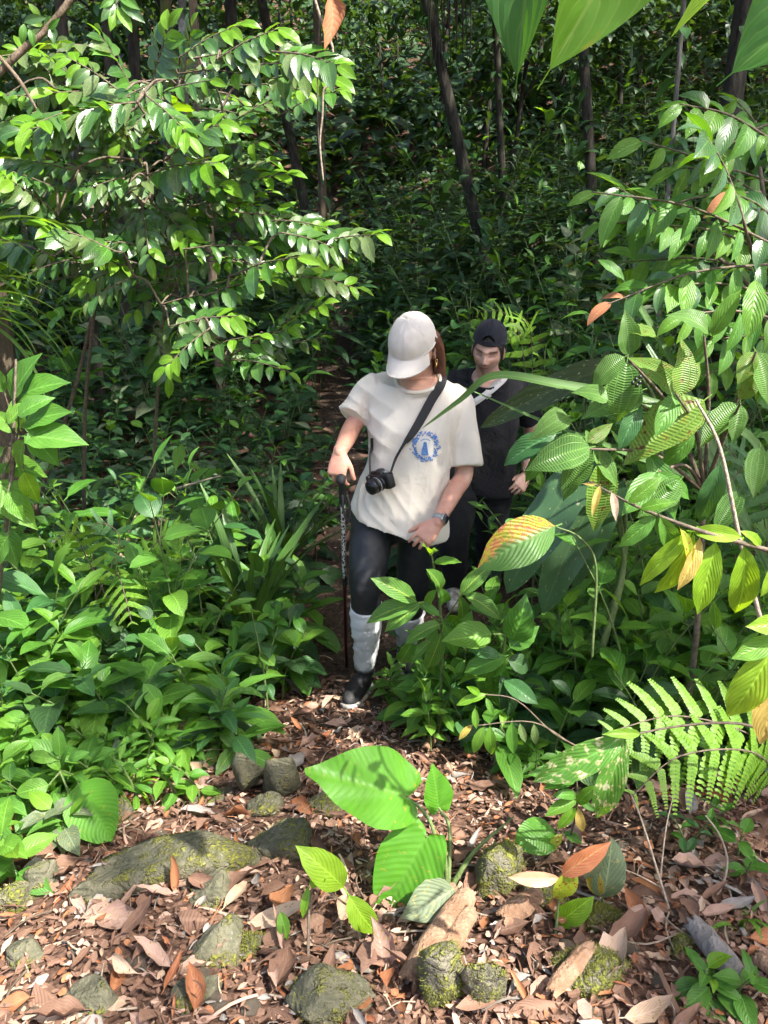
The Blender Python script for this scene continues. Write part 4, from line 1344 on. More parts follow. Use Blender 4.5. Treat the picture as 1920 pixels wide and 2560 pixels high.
def sliver(i):
    c = rs_.uniform(-0.5, 0.5)
    vs, uv = [], []
    for k in range(5):
        t = k / 4
        for q in (-1, 1):
            vs.append((q * 0.035 + c * t * t, t, 0.10 * math.sin(t * 3)))
            uv.append((0.5 + 0.3 * q, t))
    return vs, [(2 * k, 2 * k + 1, 2 * k + 3, 2 * k + 2) for k in range(4)], uv
add_shape('sliver', 5, sliver)
MESHES = {}
def leaf_data(shape, idx, mat):
    k = (shape, idx, mat)
    if k not in MESHES:
        vs, fs, uv = SHAPES[shape][idx]
        me = mesh('leaf_' + shape, vs, fs, LM[mat])
        l = me.uv_layers.new(name='UVMap')
        lv = np.empty(len(me.loops), dtype=np.int32)
        me.loops.foreach_get('vertex_index', lv)
        l.data.foreach_set('uv', np.array(uv)[lv].ravel())
        MESHES[k] = me
    return MESHES[k]
def frame(pos, d, n, L, wide=1.0):
    y = V(d).normalized()
    z = V(n) - y * V(n).dot(y)
    z = z.normalized() if z.length > 1e-5 else y.orthogonal().normalized()
    x = y.cross(z)
    M = Matrix.Identity(4)
    for r in range(3):
        M[r][0], M[r][1], M[r][2], M[r][3] = x[r] * L * wide, y[r] * L, z[r] * L, pos[r]
    return M
def merged(items, name, mat):
    """items: (shape, idx, Matrix) -> one mesh holding them all, with a random value per leaf"""
    V_, F_, U_, R_ = [], [], [], []
    o = 0
    by = {}
    for s, i, M in items:
        by.setdefault((s, i), []).append(M)
    tot = []
    for (s, i), Ms in by.items():
        vs, fs, uv = SHAPES[s][i]
        a = np.ones((len(vs), 4))
        a[:, :3] = vs
        A = np.array([[list(r) for r in M] for M in Ms])
        p = np.einsum('nij,vj->nvi', A, a)[:, :, :3].reshape(-1, 3)
        V_.append(p)
        U_.append(np.tile(np.array(uv), (len(Ms), 1)))
        R_.append(np.repeat(np.random.rand(len(Ms)), len(vs)))
        f = [np.array(q) for q in fs]
        off = o + np.arange(len(Ms)) * len(vs)
        for q in f:
            tot.append((off[:, None] + q[None, :]))
        o += len(vs) * len(Ms)
    co = np.concatenate(V_)
    uv = np.concatenate(U_)
    rn = np.concatenate(R_)
    me = bpy.data.meshes.new(name)
    me.vertices.add(len(co))
    me.vertices.foreach_set('co', co.ravel())
    lens = np.concatenate([np.full(len(q), q.shape[1]) for q in tot])
    li = np.concatenate([q.ravel() for q in tot])
    me.loops.add(len(li))
    me.loops.foreach_set('vertex_index', li.astype(np.int32))
    me.polygons.add(len(lens))
    st = np.zeros(len(lens), dtype=np.int32)
    st[1:] = np.cumsum(lens)[:-1]
    me.polygons.foreach_set('loop_start', st)
    me.polygons.foreach_set('loop_total', lens.astype(np.int32))
    me.polygons.foreach_set('use_smooth', np.ones(len(lens), dtype=bool))
    me.update(calc_edges=True)
    l = me.uv_layers.new(name='UVMap')
    l.data.foreach_set('uv', uv[li].ravel())
    at = me.attributes.new('rnd', 'FLOAT', 'POINT')
    at.data.foreach_set('value', rn)
    me.materials.append(LM[mat] if isinstance(mat, str) else mat)
    return me
def stem_material(name, a, b, scale=20):
    m, nt, out = new_mat(name)
    tc = nd(nt, 'ShaderNodeTexCoord').outputs['Object']
    n = noise_tex(nt, tc, scale, 4.0, 0.6)
    bump = nd(nt, 'ShaderNodeBump', {'Strength': 0.6, 'Distance': 0.01, 'Height': n}).outputs[0]
    principled(nt, out, **{'Base Color': mixc(nt, remap(nt, n, 0.35, 0.65), a, b), 'Roughness': 0.75, 'Normal': bump})
    return m
M_STEM = stem_material('green_stem', (0.075, 0.12, 0.03), (0.12, 0.16, 0.05), 60)
M_TWIG = stem_material('brown_twig', (0.075, 0.055, 0.036), (0.15, 0.112, 0.076), 60)
M_DEADW = stem_material('bleached_twig', (0.22, 0.17, 0.12), (0.36, 0.29, 0.22), 70)
RND = random.Random(21)
class Plant:
    def __init__(self, name, label, cat, base, group=None, stem_mat=None):
        self.a = (name, label, cat, group)
        self.base = V(base)
        self.sv, self.sf, self.leaves = [], [], []
        self.sm = stem_mat or M_STEM
        self.keep = 300
    def stem(self, pts, radii, seg=6, n=4):
        tube([V(p) - self.base for p in pts], radii, seg, n, True, None, self.sv, self.sf)
    def leaf(self, shape, mat, pos, d, n, L, wide=1.0, idx=None):
        if idx is None:
            idx = RND.randrange(len(SHAPES[shape]))
        self.leaves.append((shape, idx, mat, frame(V(pos) - self.base, d, n, L, wide), L))
    def leaf_px(self, shape, mat, b, t, n=None, wide=1.0, idx=None):
        """leaf between two photograph points (u, v, distance)"""
        p, q = P(*b), P(*t)
        d = q - p
        view = (V((0, 0, CAMZ)) - p).normalized()
        nn = V(n) if n else view + V((0, 0, 0.35))
        self.leaf(shape, mat, p, d, nn, d.length, wide, idx)
    def build(self):
        r = thing(self.a[0], self.base, self.a[1], self.a[2], self.a[3])
        if self.sv:
            link('stem', mesh('stem', self.sv, self.sf, self.sm), r)
        ls = self.leaves
        if len(ls) > 300:
            ls = sorted(ls, key=lambda l: (l[3].translation + self.base).y - 2 * l[4])
        for shape, idx, mat, M, L in ls[:self.keep]:
            link('leaf', leaf_data(shape, idx, mat), r, M)
        rest = {}
        for shape, idx, mat, M, L in ls[self.keep:]:
            rest.setdefault(mat, []).append((shape, idx, M))
        for mat, it in rest.items():
            link('foliage', merged(it, 'foliage', mat), r, kind='stuff')
        return r
def pick(opts):
    """weighted choice from [(value, weight), ...]"""
    t = RND.uniform(0, sum(w for _, w in opts))
    for v, w in opts:
        t -= w
        if t <= 0:
            return v
    return opts[-1][0]
def sapling(pl, base, h, lean, n, L, shapes, mats, arr='alt', t0=0.25, r=0.006, top=None, droop=0.0):
    """one leafy stem"""
    base = V(base)
    lean = V(lean)
    path = [base + V((0, 0, h * t)) + lean * h * t * t for t in (0, 0.35, 0.7, 1.0)]
    pl.stem(path, [r, r * 0.85, r * 0.6, r * 0.35], 5, 3)
    az = RND.uniform(0, 6.28)
    k = 0
    while k < n:
        t = t0 + (1 - t0) * (k + 0.5) / n
        p = base + V((0, 0, h * t)) + lean * h * t * t
        az += 2.4 if arr == 'alt' else 1.57
        for a in ((az,) if arr == 'alt' else (az, az + math.pi)):
            el = -0.25 + 1.0 * t ** 2 + RND.uniform(-0.25, 0.25) - droop
            if t > 0.96:
                el += 0.4
            d = V((math.cos(a) * math.cos(el), math.sin(a) * math.cos(el), math.sin(el)))
            nn = V((RND.uniform(-0.3, 0.3), RND.uniform(-0.45, 0.15), 1))
            s = L * RND.uniform(0.72, 1.15) * (1.0 - 0.35 * t ** 4)
            mt = top if (top and t > 0.85 and RND.random() < 0.6) else pick(mats)
            pl.leaf(pick(shapes), mt, p + d * s * 0.12, d, nn, s)
            k += 1
def spray(pl, a, b, n, L, shapes, mats, young='young', ny=3, hang=0.35, r=0.004, sag=0.05, twist=0.0, nrm=None, wide=1.0):
    """twig from a to b with leaves in two rows, younger ones at the tip"""
    a, b = V(a), V(b)
    d = b - a
    ln = d.length
    m = a.lerp(b, 0.5) + V((0, 0, sag * ln))
    pl.stem([a, m, b], [r, r * 0.8, r * 0.45], 5, 4)
    up = V((RND.uniform(-0.45, 0.45), RND.uniform(-1.3, -0.4), 1.0)) if nrm is None else V(nrm)
    for k in range(n):
        t = 0.10 + 0.88 * k / max(1, n - 1)
        p = a.lerp(m, 2 * t) if t < 0.5 else m.lerp(b, 2 * t - 1)
        tg = d.normalized()
        nn = (up - tg * up.dot(tg)).normalized()
        sd = tg.cross(nn) * (1 if k % 2 else -1)
        last = k >= n - ny
        dr = (tg * (0.45 + 0.5 * t) + sd * (1.0 if k < n - 1 else 0.1) + V((0, 0, -hang * RND.uniform(0.3, 1.5)))).normalized()
        n2 = nn + V((RND.uniform(-0.4, 0.4), RND.uniform(-0.4, 0.4), RND.uniform(-0.2, 0.4)))
        s = L * RND.uniform(0.75, 1.12) * (0.85 if last else 1) * (1 - 0.25 * (t < 0.2))
        pl.leaf(pick(shapes), young if last and RND.random() < 0.85 else pick(mats), p, dr, n2, s * RND.uniform(0.8, 1.1), wide * RND.uniform(0.85, 1.15))

# ================================================================== shrubs and plants placed one by one
def inside(poly, u, v):
    c = False
    j = len(poly) - 1
    for i in range(len(poly)):
        if (poly[i][1] > v) != (poly[j][1] > v) and u < (poly[j][0] - poly[i][0]) * (v - poly[i][1]) / (poly[j][1] - poly[i][1]) + poly[i][0]:
            c = not c
        j = i
    return c
# ---- the tall glossy shrubs at upper left
SHRUB = [(0, 190), (110, 105), (240, 105), (330, 165), (560, 95), (770, 150), (775, 265), (560, 300), (600, 420), (700, 540), (860, 590), (850, 690),
         (760, 760), (745, 850), (690, 960), (620, 920), (545, 880), (360, 890), (330, 790), (150, 760), (0, 730)]
def left_shrubs():
    specs = [('tall glossy-leaved shrub with sunlit upper sprays at the upper left', (60, 1300, 4.6), lambda u, v: v < 330, 40),
             ('glossy-leaved shrub filling the middle of the upper left in full sun', (200, 1300, 4.5), lambda u, v: 330 <= v < 590, 50),
             ('glossy-leaved shrub with low sprays hanging over the shaded grass clump', (380, 1300, 4.4), lambda u, v: v >= 590, 40)]
    for lab, b, test, nt in specs:
        g = P(*b)
        g.z = ground_z(g.x, g.y) - 0.02
        pl = Plant('glossy_shrub', lab, 'shrub', g, 'glossy shrubs at the upper left', M_TWIG)
        mats = [('gloss', 6), ('glossy_old', 2.5), ('mid', 1.2)]
        spots = []
        tries = 0
        while len(spots) < nt and tries < 9000:
            tries += 1
            u, v = RND.uniform(-30, 860), RND.uniform(90, 960)
            if inside(SHRUB, max(u, 1), v) and test(u, v) and all((u - a) ** 2 + (v - c) ** 2 > 44 ** 2 for a, c, _ in spots):
                spots.append((u, v, RND.uniform(3.0, 4.0)))
        # main stems rise to where the sprays spread; each spray forks off the nearest wood
        cu, cv = sum(s[0] for s in spots) / len(spots), sum(s[1] for s in spots) / len(spots)
        hub = P(cu - 60, cv + 60, 3.7)
        mid = g.lerp(hub, 0.5) + V((RND.uniform(-0.1, 0.1), 0.1, 0))
        pl.stem([g, mid, hub], [0.013, 0.010, 0.006], 8, 5)
        wood = [mid.lerp(hub, k / 8) for k in range(9)]
        for u, v, y in sorted(spots, key=lambda s: (P(*s) - hub).length):
            du, dv = u - cu, v - cv
            w = math.atan2(dv, du) + RND.uniform(-0.8, 0.8)
            if u > 480:
                w = RND.uniform(-0.55, 0.5)
            a = P(u - math.cos(w) * 85, v - math.sin(w) * 70, y + RND.uniform(0.0, 0.2))
            k = P(u + math.cos(w) * 90, v + math.sin(w) * 72 - 10, y + RND.uniform(-0.15, 0.1))
            st = min(wood, key=lambda q: (q - a).length)
            pl.stem([st, st.lerp(a, 0.55) + V((0, 0.02, 0.03)), a], [0.006, 0.005, 0.0035], 5, 4)
            wood += [a, a.lerp(k, 0.4)]
            spray(pl, a, k, RND.randint(10, 14), RND.uniform(0.098, 0.140), [('ell', 5), ('ell_big', 1), ('lance', 0.6)], mats, 'young', RND.randint(2, 5), RND.uniform(0.05, 0.6), 0.0035, 0.04, wide=1.22)
        pl.keep = 300
        pl.build()
left_shrubs()
# sprig hanging at the very top
def px_stem(pl, pts, r, n=5, seg=6):
    pl.stem([P(*p) for p in pts], r if isinstance(r, list) else [r * (1 - 0.5 * i / (len(pts) - 1)) for i in range(len(pts))], seg, n)
pl = Plant('hanging_sprig', 'small sprig with bright new leaves hanging at the top left edge', 'sprig', P(290, -60, 3.0), None, M_TWIG)
px_stem(pl, [(300, -120, 3.1), (296, -40, 3.05), (290, 20, 3.0)], 0.004)
for b, t, m in (((290, 22), (275, 72), 'young'), ((296, 18), (322, 78), 'young'), ((288, 10), (252, 50), 'gloss'), ((300, 5), (358, 46), 'gloss'), ((298, -10), (345, 15), 'mid'), ((286, 0), (250, 15), 'mid'), ((292, -20), (330, -40), 'gloss')):
    pl.leaf_px('ell', m, (*b, 3.0), (*t, 2.96))
pl.build()
# ---- enormous thin leaves at upper right, hanging from a climber overhead
pl = Plant('giant_leaf_climber', 'climber with huge thin heart leaves hanging into the top right corner', 'climber', P(1500, -420, 0.95), None, M_STEM)
px_stem(pl, [(1250, -560, 1.1), (1420, -420, 1.0), (1700, -330, 0.95), (1990, -330, 0.95)], [0.006, 0.006, 0.006, 0.005])
for m, b, t, n, w in (('big', (1372, -420, 1.04), (1284, 240, 1.0), (-0.50, -0.75, 0.45), 0.60),
                      ('biglime', (1640, -330, 0.90), (1378, 232, 0.88), (0.42, -0.75, 0.5), 0.66),
                      ('lime', (2060, -230, 0.95), (1634, 100, 0.95), (0.25, -0.45, 0.9), 0.32),
                      ('big', (2230, -130, 0.92), (1800, 210, 0.94), (-0.45, -0.75, 0.35), 0.95)):
    pl.leaf_px('giant', m, b, t, n, w, 0)
    px_stem(pl, [(b[0] + 60, b[1] - 120, b[2]), b], 0.003)
pl.build()

# ---- right side: shrub with shiny drooping leaves
def right_shrub():
    g = P(1990, 1560, 2.5)
    g.z = ground_z(g.x, g.y)
    pl = Plant('drooping_shrub', 'shrub with shiny drooping veined leaves and rusty tips at upper right', 'shrub', g, None, M_TWIG)
    hub = P(1940, 760, 2.45)
    pl.stem([g, g.lerp(hub, 0.5) + V((0.05, 0, 0)), hub, P(1900, 420, 2.6)], [0.02, 0.016, 0.012, 0.006], 8, 5)
    br = [((1940, 690), (1560, 655), 15), ((1930, 640), (1640, 560), 12), ((1720, 610), (1545, 470), 11), ((1850, 520), (1760, 330), 10), ((1950, 560), (1820, 480), 9),
          ((1940, 740), (1640, 720), 13), ((1950, 800), (1700, 790), 12), ((1930, 600), (1500, 560), 14), ((1960, 470), (1690, 420), 12), ((1960, 860), (1780, 850), 9), ((1940, 400), (1840, 250), 9), ((1900, 900), (1760, 940), 8), ((1940, 520), (1600, 350), 13), ((1950, 620), (1480, 480), 15), ((1930, 350), (1700, 260), 11), ((1940, 660), (1520, 760), 13), ((1960, 300), (1800, 380), 10), ((1900, 480), (1560, 560), 13)]
    for a, b, n in br:
        y = RND.uniform(2.05, 2.6)
        A, B = P(*a, y + 0.1), P(*b, y)
        st = g.lerp(hub, RND.uniform(0.75, 1.0))
        pl.stem([st, st.lerp(A, 0.6) + V((0, 0, 0.03)), A], [0.007, 0.006, 0.004], 5, 4)
        spray(pl, A, B, n, RND.uniform(0.11, 0.135), [('ell', 3), ('ovate', 1)], [('mid', 4), ('gloss', 2), ('fresh', 1.5), ('midb', 1)], 'russet' if RND.random() < 0.12 else 'fresh', 2, 0.7, 0.004, 0.06)
    pl.build()
right_shrub()
# ---- right side: quilted-leaved shrub
def quilted():
    g = P(1720, 1720, 2.2)
    g.z = ground_z(g.x, g.y)
    pl = Plant('quilted_shrub', 'shrub with deeply quilted insect-eaten leaves right of the walkers', 'shrub', g, None, M_TWIG)
    nodes = [(1475, 1122, 1.95), (1690, 985, 1.95), (1565, 890, 2.05), (1850, 1010, 1.9), (1600, 1010, 2.05), (1760, 840, 2.1), (1890, 880, 2.0), (1640, 1180, 2.0)]
    hub = P(1760, 1230, 2.15)
    pl.stem([g, g.lerp(hub, 0.5) + V((0.03, 0.02, 0)), hub], [0.012, 0.010, 0.008], 7, 5)
    for u, v, y in nodes:
        e = P(u, v, y)
        pl.stem([hub, hub.lerp(e, 0.5) + V((0.02, 0.03, 0.04)), e], [0.006, 0.005, 0.003], 6, 5)
    fixed = [((1475, 1118), (1312, 1152), 'quilt'), ((1478, 1126), (1393, 1250), 'quilt'), ((1472, 1112), (1468, 1070), 'quilt'), ((1484, 1122), (1545, 1215), 'quilt'), ((1500, 1150), (1488, 1340), 'quilth'), ((1470, 1105), (1535, 1060), 'quilth'),
             ((1562, 892), (1463, 965), 'quilt'), ((1575, 888), (1560, 775), 'quilt'), ((1568, 905), (1535, 1075), 'quilt'), ((1605, 975), (1455, 1030), 'quilt'), ((1690, 985), (1600, 870), 'quilth'), ((1690, 985), (1640, 1080), 'mid'),
             ((1700, 980), (1760, 900), 'quilth'), ((1700, 990), (1720, 840), 'quilth'), ((1765, 835), (1840, 800), 'quilt'), ((1770, 830), (1690, 760), 'quilt'), ((1780, 840), (1850, 720), 'fresh'), ((1850, 1010), (1740, 1110), 'quilt'),
             ((1850, 1010), (1830, 1110), 'quilt'), ((1850, 1000), (1900, 900), 'quilth'), ((1890, 880), (1935, 1010), 'quilt'), ((1885, 880), (1840, 960), 'quilth'), ((1640, 1180), (1560, 1280), 'mid'), ((1645, 1180), (1740, 1250), 'mid'),
             ((1600, 1010), (1545, 1120), 'midb'), ((1760, 1000), (1560, 1165), 'quilth'), ((1735, 1085), (1660, 1180), 'mid'), ((1890, 700), (1870, 840), 'fresh'), ((1620, 1130), (1700, 1300), 'mid'), ((1800, 1160), (1760, 1330), 'midb'), ((1390, 1085), (1243, 1148), 'midb'), ((1400, 1110), (1300, 1215), 'mid'), ((1420, 1040), (1330, 1075), 'quilt'), ((1560, 700), (1500, 640), 'mid'), ((1640, 840), (1560, 815), 'quilth'), ((1700, 1200), (1600, 1300), 'quilt'), ((1850, 1230), (1780, 1330), 'quilt'), ((1900, 1120), (1880, 1240), 'quilt'), ((1520, 1000), (1440, 960), 'quilt')]
    for b, t, m in fixed:
        y = 1.98 + RND.uniform(-0.06, 0.1)
        sh = 'ovate_big' if m.startswith('q') else 'ell_big'
        pl.leaf_px(sh, m, (*b, y), (*t, y - RND.uniform(-0.02, 0.10)), (RND.uniform(-0.3, 0.3), RND.uniform(-1, -0.5), RND.uniform(0.4, 1.0)), RND.uniform(0.85, 1.05))
    pl.build()
    bs = thing('berry_cluster', P(1590, 948, 1.95), 'little cluster of black berries under the quilted leaves', 'berries')
    for a, b in ((0, 0), (9, 8), (-8, 9), (2, 15), (10, -6)):
        vs, fs = orb(P(1590 + a, 948 + b, 1.95) - P(1590, 948, 1.95), 0.0055, None, 10, 7)
        link('berry', mesh('berry', vs, fs, M_BLKPL), bs)
quilted()
# ---- big dark strap leaves, olive leaf, scorched leaf, bent grass blade
g = P(1500, 1640, 2.4); g.z = ground_z(g.x, g.y)
pl = Plant('broad_leaf_clump', 'clump of very broad dark strap leaves behind the scorched leaf', 'plant', g)
for b, t, w in (((1500, 1130), (1235, 1500), 0.8), ((1530, 1170), (1330, 1560), 0.75), ((1560, 1200), (1420, 1480), 0.75)):
    pl.leaf_px('broad', 'broad', (*b, 2.42), (*t, 2.28), (-0.55, -0.75, 0.45), w)
    px_stem(pl, [(1500, 1640, 2.4), (1560, 1400, 2.5), (*b, 2.42)], [0.012, 0.009, 0.006])
pl.build()
g = P(1640, 1400, 2.7); g.z = ground_z(g.x, g.y)
pl = Plant('olive_leaf_plant', 'plant with one large olive leaf speckled white beside the rear walker', 'plant', g)
pl.leaf_px('broad', 'olive', (1570, 900, 2.72), (1192, 1056, 2.6), (-0.2, -0.85, 0.5), 0.52)
px_stem(pl, [(1640, 1400, 2.7), (1650, 1050, 2.75), (1570, 900, 2.72)], [0.010, 0.008, 0.005])
pl.build()
g = P(1480, 1640, 2.0); g.z = ground_z(g.x, g.y)
pl = Plant('scorched_leaf_sapling', 'sapling whose one big leaf is scorched orange along its lower edge', 'sapling', g, None, M_STEM)
pl.leaf_px('ell_big', 'scorch', (1388, 1316, 1.95), (1188, 1396, 1.86), (0.1, -0.9, 0.55), 1.35, 1)
px_stem(pl, [(1480, 1640, 2.0), (1490, 1420, 2.0), (1450, 1345, 1.97), (1388, 1316, 1.95)], [0.004, 0.0035, 0.003, 0.002])
pl.build()
g = P(1960, 1500, 2.1); g.z = ground_z(g.x, g.y)
pl = Plant('blade_grass', 'tall grass with bent blades reaching across the beige tee', 'grass', g)
def blade_strip(pl, pts, w, mat, name='blade'):
    """one long grass blade as a folded strip through photograph points"""
    c = catmull([list(P(*p)) for p in pts], 7)
    vs, fs, uv = [], [], []
    n = len(c)
    for i, p in enumerate(c):
        p = V(p) - pl.base
        tg = (V(c[min(i + 1, n - 1)]) - V(c[max(i - 1, 0)])).normalized()
        sd = tg.cross(V((0.1, -0.8, 0.6))).normalized()
        nn = sd.cross(tg)
        t = i / (n - 1)
        ww = w * (1 - t ** 2.5) ** 0.8 * (0.55 + 0.45 * sstep(0, 0.3, t)) + 0.0008
        for s in (-1, 0, 1):
            vs.append(p + sd * s * ww + nn * (0.0 if s else -ww * 0.45))
            uv.append((0.5 + s * 0.5, t))
    for i in range(n - 1):
        for j in range(2):
            fs.append((3 * i + j, 3 * i + j + 1, 3 * i + j + 4, 3 * i + j + 3))
    me = mesh(name, vs, fs, LM[mat])
    l = me.uv_layers.new(name='UVMap')
    for lp in me.loops:
        l.data[lp.index].uv = uv[lp.vertex_index]
    return me
r = thing('blade_grass', g, 'tall grass with a sharply bent blade reaching across the beige tee', 'grass')
pl.base = V(g)
for pts, w in (([(1960, 1500, 2.1), (1900, 1120, 2.1), (1640, 1010, 2.12), (1400, 960, 2.15), (1236, 938, 2.2), (1150, 1000, 2.25), (1056, 1070, 2.3)], 0.016),
               ([(1960, 1500, 2.1), (1800, 1240, 2.2), (1560, 1130, 2.3), (1380, 1062, 2.4), (1160, 968, 2.5)], 0.010),
               ([(1960, 1500, 2.1), (1720, 980, 2.3), (1560, 700, 2.4), (1520, 640, 2.4)], 0.012), ([(1960, 1500, 2.1), (1700, 1000, 2.4), (1540, 740, 2.6)], 0.012)):
    link('blade', blade_strip(pl, pts, w, 'blade'), r)
# ---- yellow-green branches at the right edge
pl = Plant('lime_branch', 'sunlit branch with long lime and yellow leaves at the right edge', 'branch', P(1990, 1330, 1.3), None, M_TWIG)
px_stem(pl, [(2080, 1420, 1.30), (1900, 1370, 1.28), (1760, 1330, 1.28), (1600, 1270, 1.32), (1475, 1205, 1.4)], [0.006, 0.005, 0.004, 0.003, 0.002], 6)
for b, t, m, w in (((1860, 1365), (1868, 1565), 'lime', 0.85), ((1790, 1355), (1742, 1545), 'lime', 0.85), ((1750, 1345), (1700, 1480), 'yellow', 0.7), ((1735, 1335), (1640, 1510), 'lime', 0.6), ((1730, 1330), (1580, 1465), 'lime', 0.6),
                   ((1900, 1370), (1870, 1320), 'lime', 0.9), ((1730, 1328), (1870, 1345), 'lime', 0.9), ((1700, 1320), (1745, 1420), 'mottle', 0.6), ((1600, 1272), (1690, 1250), 'fresh', 0.9), ((1570, 1258), (1660, 1190), 'fresh', 0.9),
                   ((1530, 1232), (1540, 1295), 'tan', 0.6), ((1490, 1212), (1456, 1210), 'yellow', 0.5), ((1500, 1215), (1478, 1285), 'yellow', 0.5), ((1945, 1380), (1925, 1500), 'lime', 0.8), ((1640, 1290), (1545, 1370), 'mid', 0.95), ((1650, 1292), (1700, 1400), 'mid', 0.9)):
    pl.leaf_px('ell_big', m, (*b, 1.29), (*t, 1.26 + RND.uniform(-0.04, 0.05)), (RND.uniform(-0.4, 0.4), -0.9, RND.uniform(0.2, 0.8)), w)
pl.build()
pl = Plant('lime_branch', 'bright lime leaves poking in at the lower right edge beside the fern', 'branch', P(2000, 1700, 1.05), None, M_TWIG)
px_stem(pl, [(2100, 1500, 1.06), (1990, 1590, 1.04), (1930, 1610, 1.02)], 0.005)
for b, t, m in (((1935, 1612), (1836, 1825), 'lime'), ((1950, 1600), (1838, 1640), 'fresh'), ((1960, 1640), (1900, 1880), 'yellow'), ((1990, 1560), (1880, 1560), 'lime')):
    pl.leaf_px('ell_big', m, (*b, 1.03), (*t, 1.0), (-0.3, -0.8, 0.6), 1.0)
pl.build()
# ---- ferns
def fern_frond(r, base, pts, npin, Lp, mat, droopn=(0, -0.5, 1), nl=14):
    """frond: rachis with paired pinnae, each pinna a row of leaflets"""
    c = catmull([list(P(*p)) for p in pts], 8)
    sv, sf = tube([V(p) - base for p in pts_world(pts)], [0.0032 * (1 - 0.6 * i / (len(pts) - 1)) for i in range(len(pts))], 5, 6)
    fr = link('frond', mesh('rachis', sv, sf, M_TWIG), r)
    n = len(c)
    for k in range(npin):
        t = 0.12 + 0.86 * k / (npin - 1)
        i = min(n - 2, int(t * (n - 1)))
        p = V(c[i]).lerp(V(c[i + 1]), t * (n - 1) - i)
        tg = (V(c[i + 1]) - V(c[max(0, i - 1)])).normalized()
        up = V(droopn)
        up = (up - tg * up.dot(tg)).normalized()
        for s in (-1, 1):
            sd = tg.cross(up) * s
            d = (sd + tg * 0.45 + V((0, 0, -0.12))).normalized()
            L = Lp * math.sin(math.pi * min(1, 0.18 + 0.80 * t)) ** 0.6 * RND.uniform(0.85, 1.08)
            items = []
            for j in range(nl):
                f = (j + 0.8) / nl
                q = p - base + d * L * f + V((0, 0, -0.18 * L * f * f))
                ax = (d + V((0, 0, -0.36 * f))).normalized()
                s2 = up.cross(ax).normalized()
                for w in (-1, 1):
                    ll = L * 0.145 * (1 - 0.62 * f ** 2) * RND.uniform(0.9, 1.1)
                    items.append(('leaflet', RND.randrange(3), frame(q, s2 * w + ax * 0.35, up + V((RND.uniform(-.2, .2), RND.uniform(-.2, .2), 0)), ll, 1.3)))
            o = link('pinna', merged(items, 'pinna', mat), fr)
    return fr
def pts_world(pts):
    return [P(*p) for p in pts]
add_shape('leaflet', 3, lambda i: ([(-0.20, 0, 0), (0.22, 0, 0), (0.30, 0.45, 0.03), (0.24, 0.86, -0.02), (0.02, 1.0, -0.06), (-0.20, 0.80, -0.02), (-0.24, 0.4, 0.03)], [(0, 1, 2, 6), (6, 2, 3, 5), (5, 3, 4)], [(0.3, 0), (0.7, 0), (0.9, 0.45), (0.8, 0.85), (0.5, 1), (0.25, 0.8), (0.15, 0.4)]))
def fern(label, root, fronds, mat, group=None):
    b = P(*root)
    b.z = ground_z(b.x, b.y)
    r = thing('fern', b, label, 'fern', group)
    for pts, npin, Lp, up in fronds:
        fern_frond(r, b, pts, npin, Lp, mat, up)
fern('bright feathery fern arching over the litter at lower right', (1960, 1960, 1.75),
     [([(1960, 1960, 1.75), (1900, 1850, 1.72), (1700, 1790, 1.68), (1520, 1830, 1.62)], 12, 0.165, (0.05, -0.75, 0.8)), ([(1960, 1960, 1.75), (1880, 1880, 1.68), (1700, 1890, 1.60), (1580, 1990, 1.52)], 10, 0.13, (0.05, -0.85, 0.6))], 'fern')
fern('dark feathery fern behind the quilted leaves at right', (1930, 1480, 2.45),
     [([(1930, 1480, 2.45), (1900, 1250, 2.45), (1820, 1120, 2.42), (1730, 1080, 2.4)], 13, 0.13, (0, -0.8, 0.7)), ([(1930, 1480, 2.45), (1930, 1250, 2.4), (1880, 1150, 2.35), (1800, 1250, 2.3)], 12, 0.12, (0, -0.8, 0.7))], 'fernd')
fern('yellow-green fern drooping among the low plants at left', (300, 1560, 2.85),
     [([(300, 1560, 2.85), (290, 1430, 2.8), (310, 1480, 2.65), (330, 1560, 2.6)], 10, 0.10, (0, -0.8, 0.6)), ([(300, 1560, 2.85), (360, 1400, 2.9), (430, 1330, 2.85), (490, 1370, 2.8)], 11, 0.11, (0, -0.7, 0.8)), ([(300, 1560, 2.85), (220, 1400, 2.9), (180, 1330, 2.85), (130, 1360, 2.8)], 11, 0.10, (0, -0.7, 0.8))], 'fern')
fern('low fern half hidden beneath the left bank leaves', (240, 1500, 3.2),
     [([(240, 1500, 3.2), (230, 1370, 3.2), (200, 1330, 3.1), (150, 1350, 3.0)], 10, 0.11, (0, -0.7, 0.8)), ([(240, 1500, 3.2), (300, 1350, 3.25), (240, 1310, 3.2), (200, 1400, 3.1)], 10, 0.11, (0, -0.7, 0.8))], 'fernd')
fern('slender fern lit yellow behind the cap of the rear walker', (1330, 1250, 4.9),
     [([(1330, 1250, 4.9), (1310, 900, 4.9), (1270, 790, 4.8), (1190, 775, 4.7)], 12, 0.16, (0, -0.7, 0.8)), ([(1330, 1250, 4.9), (1330, 880, 4.9), (1310, 800, 4.7), (1270, 850, 4.6)], 11, 0.14, (0, -0.8, 0.6))], 'fern')
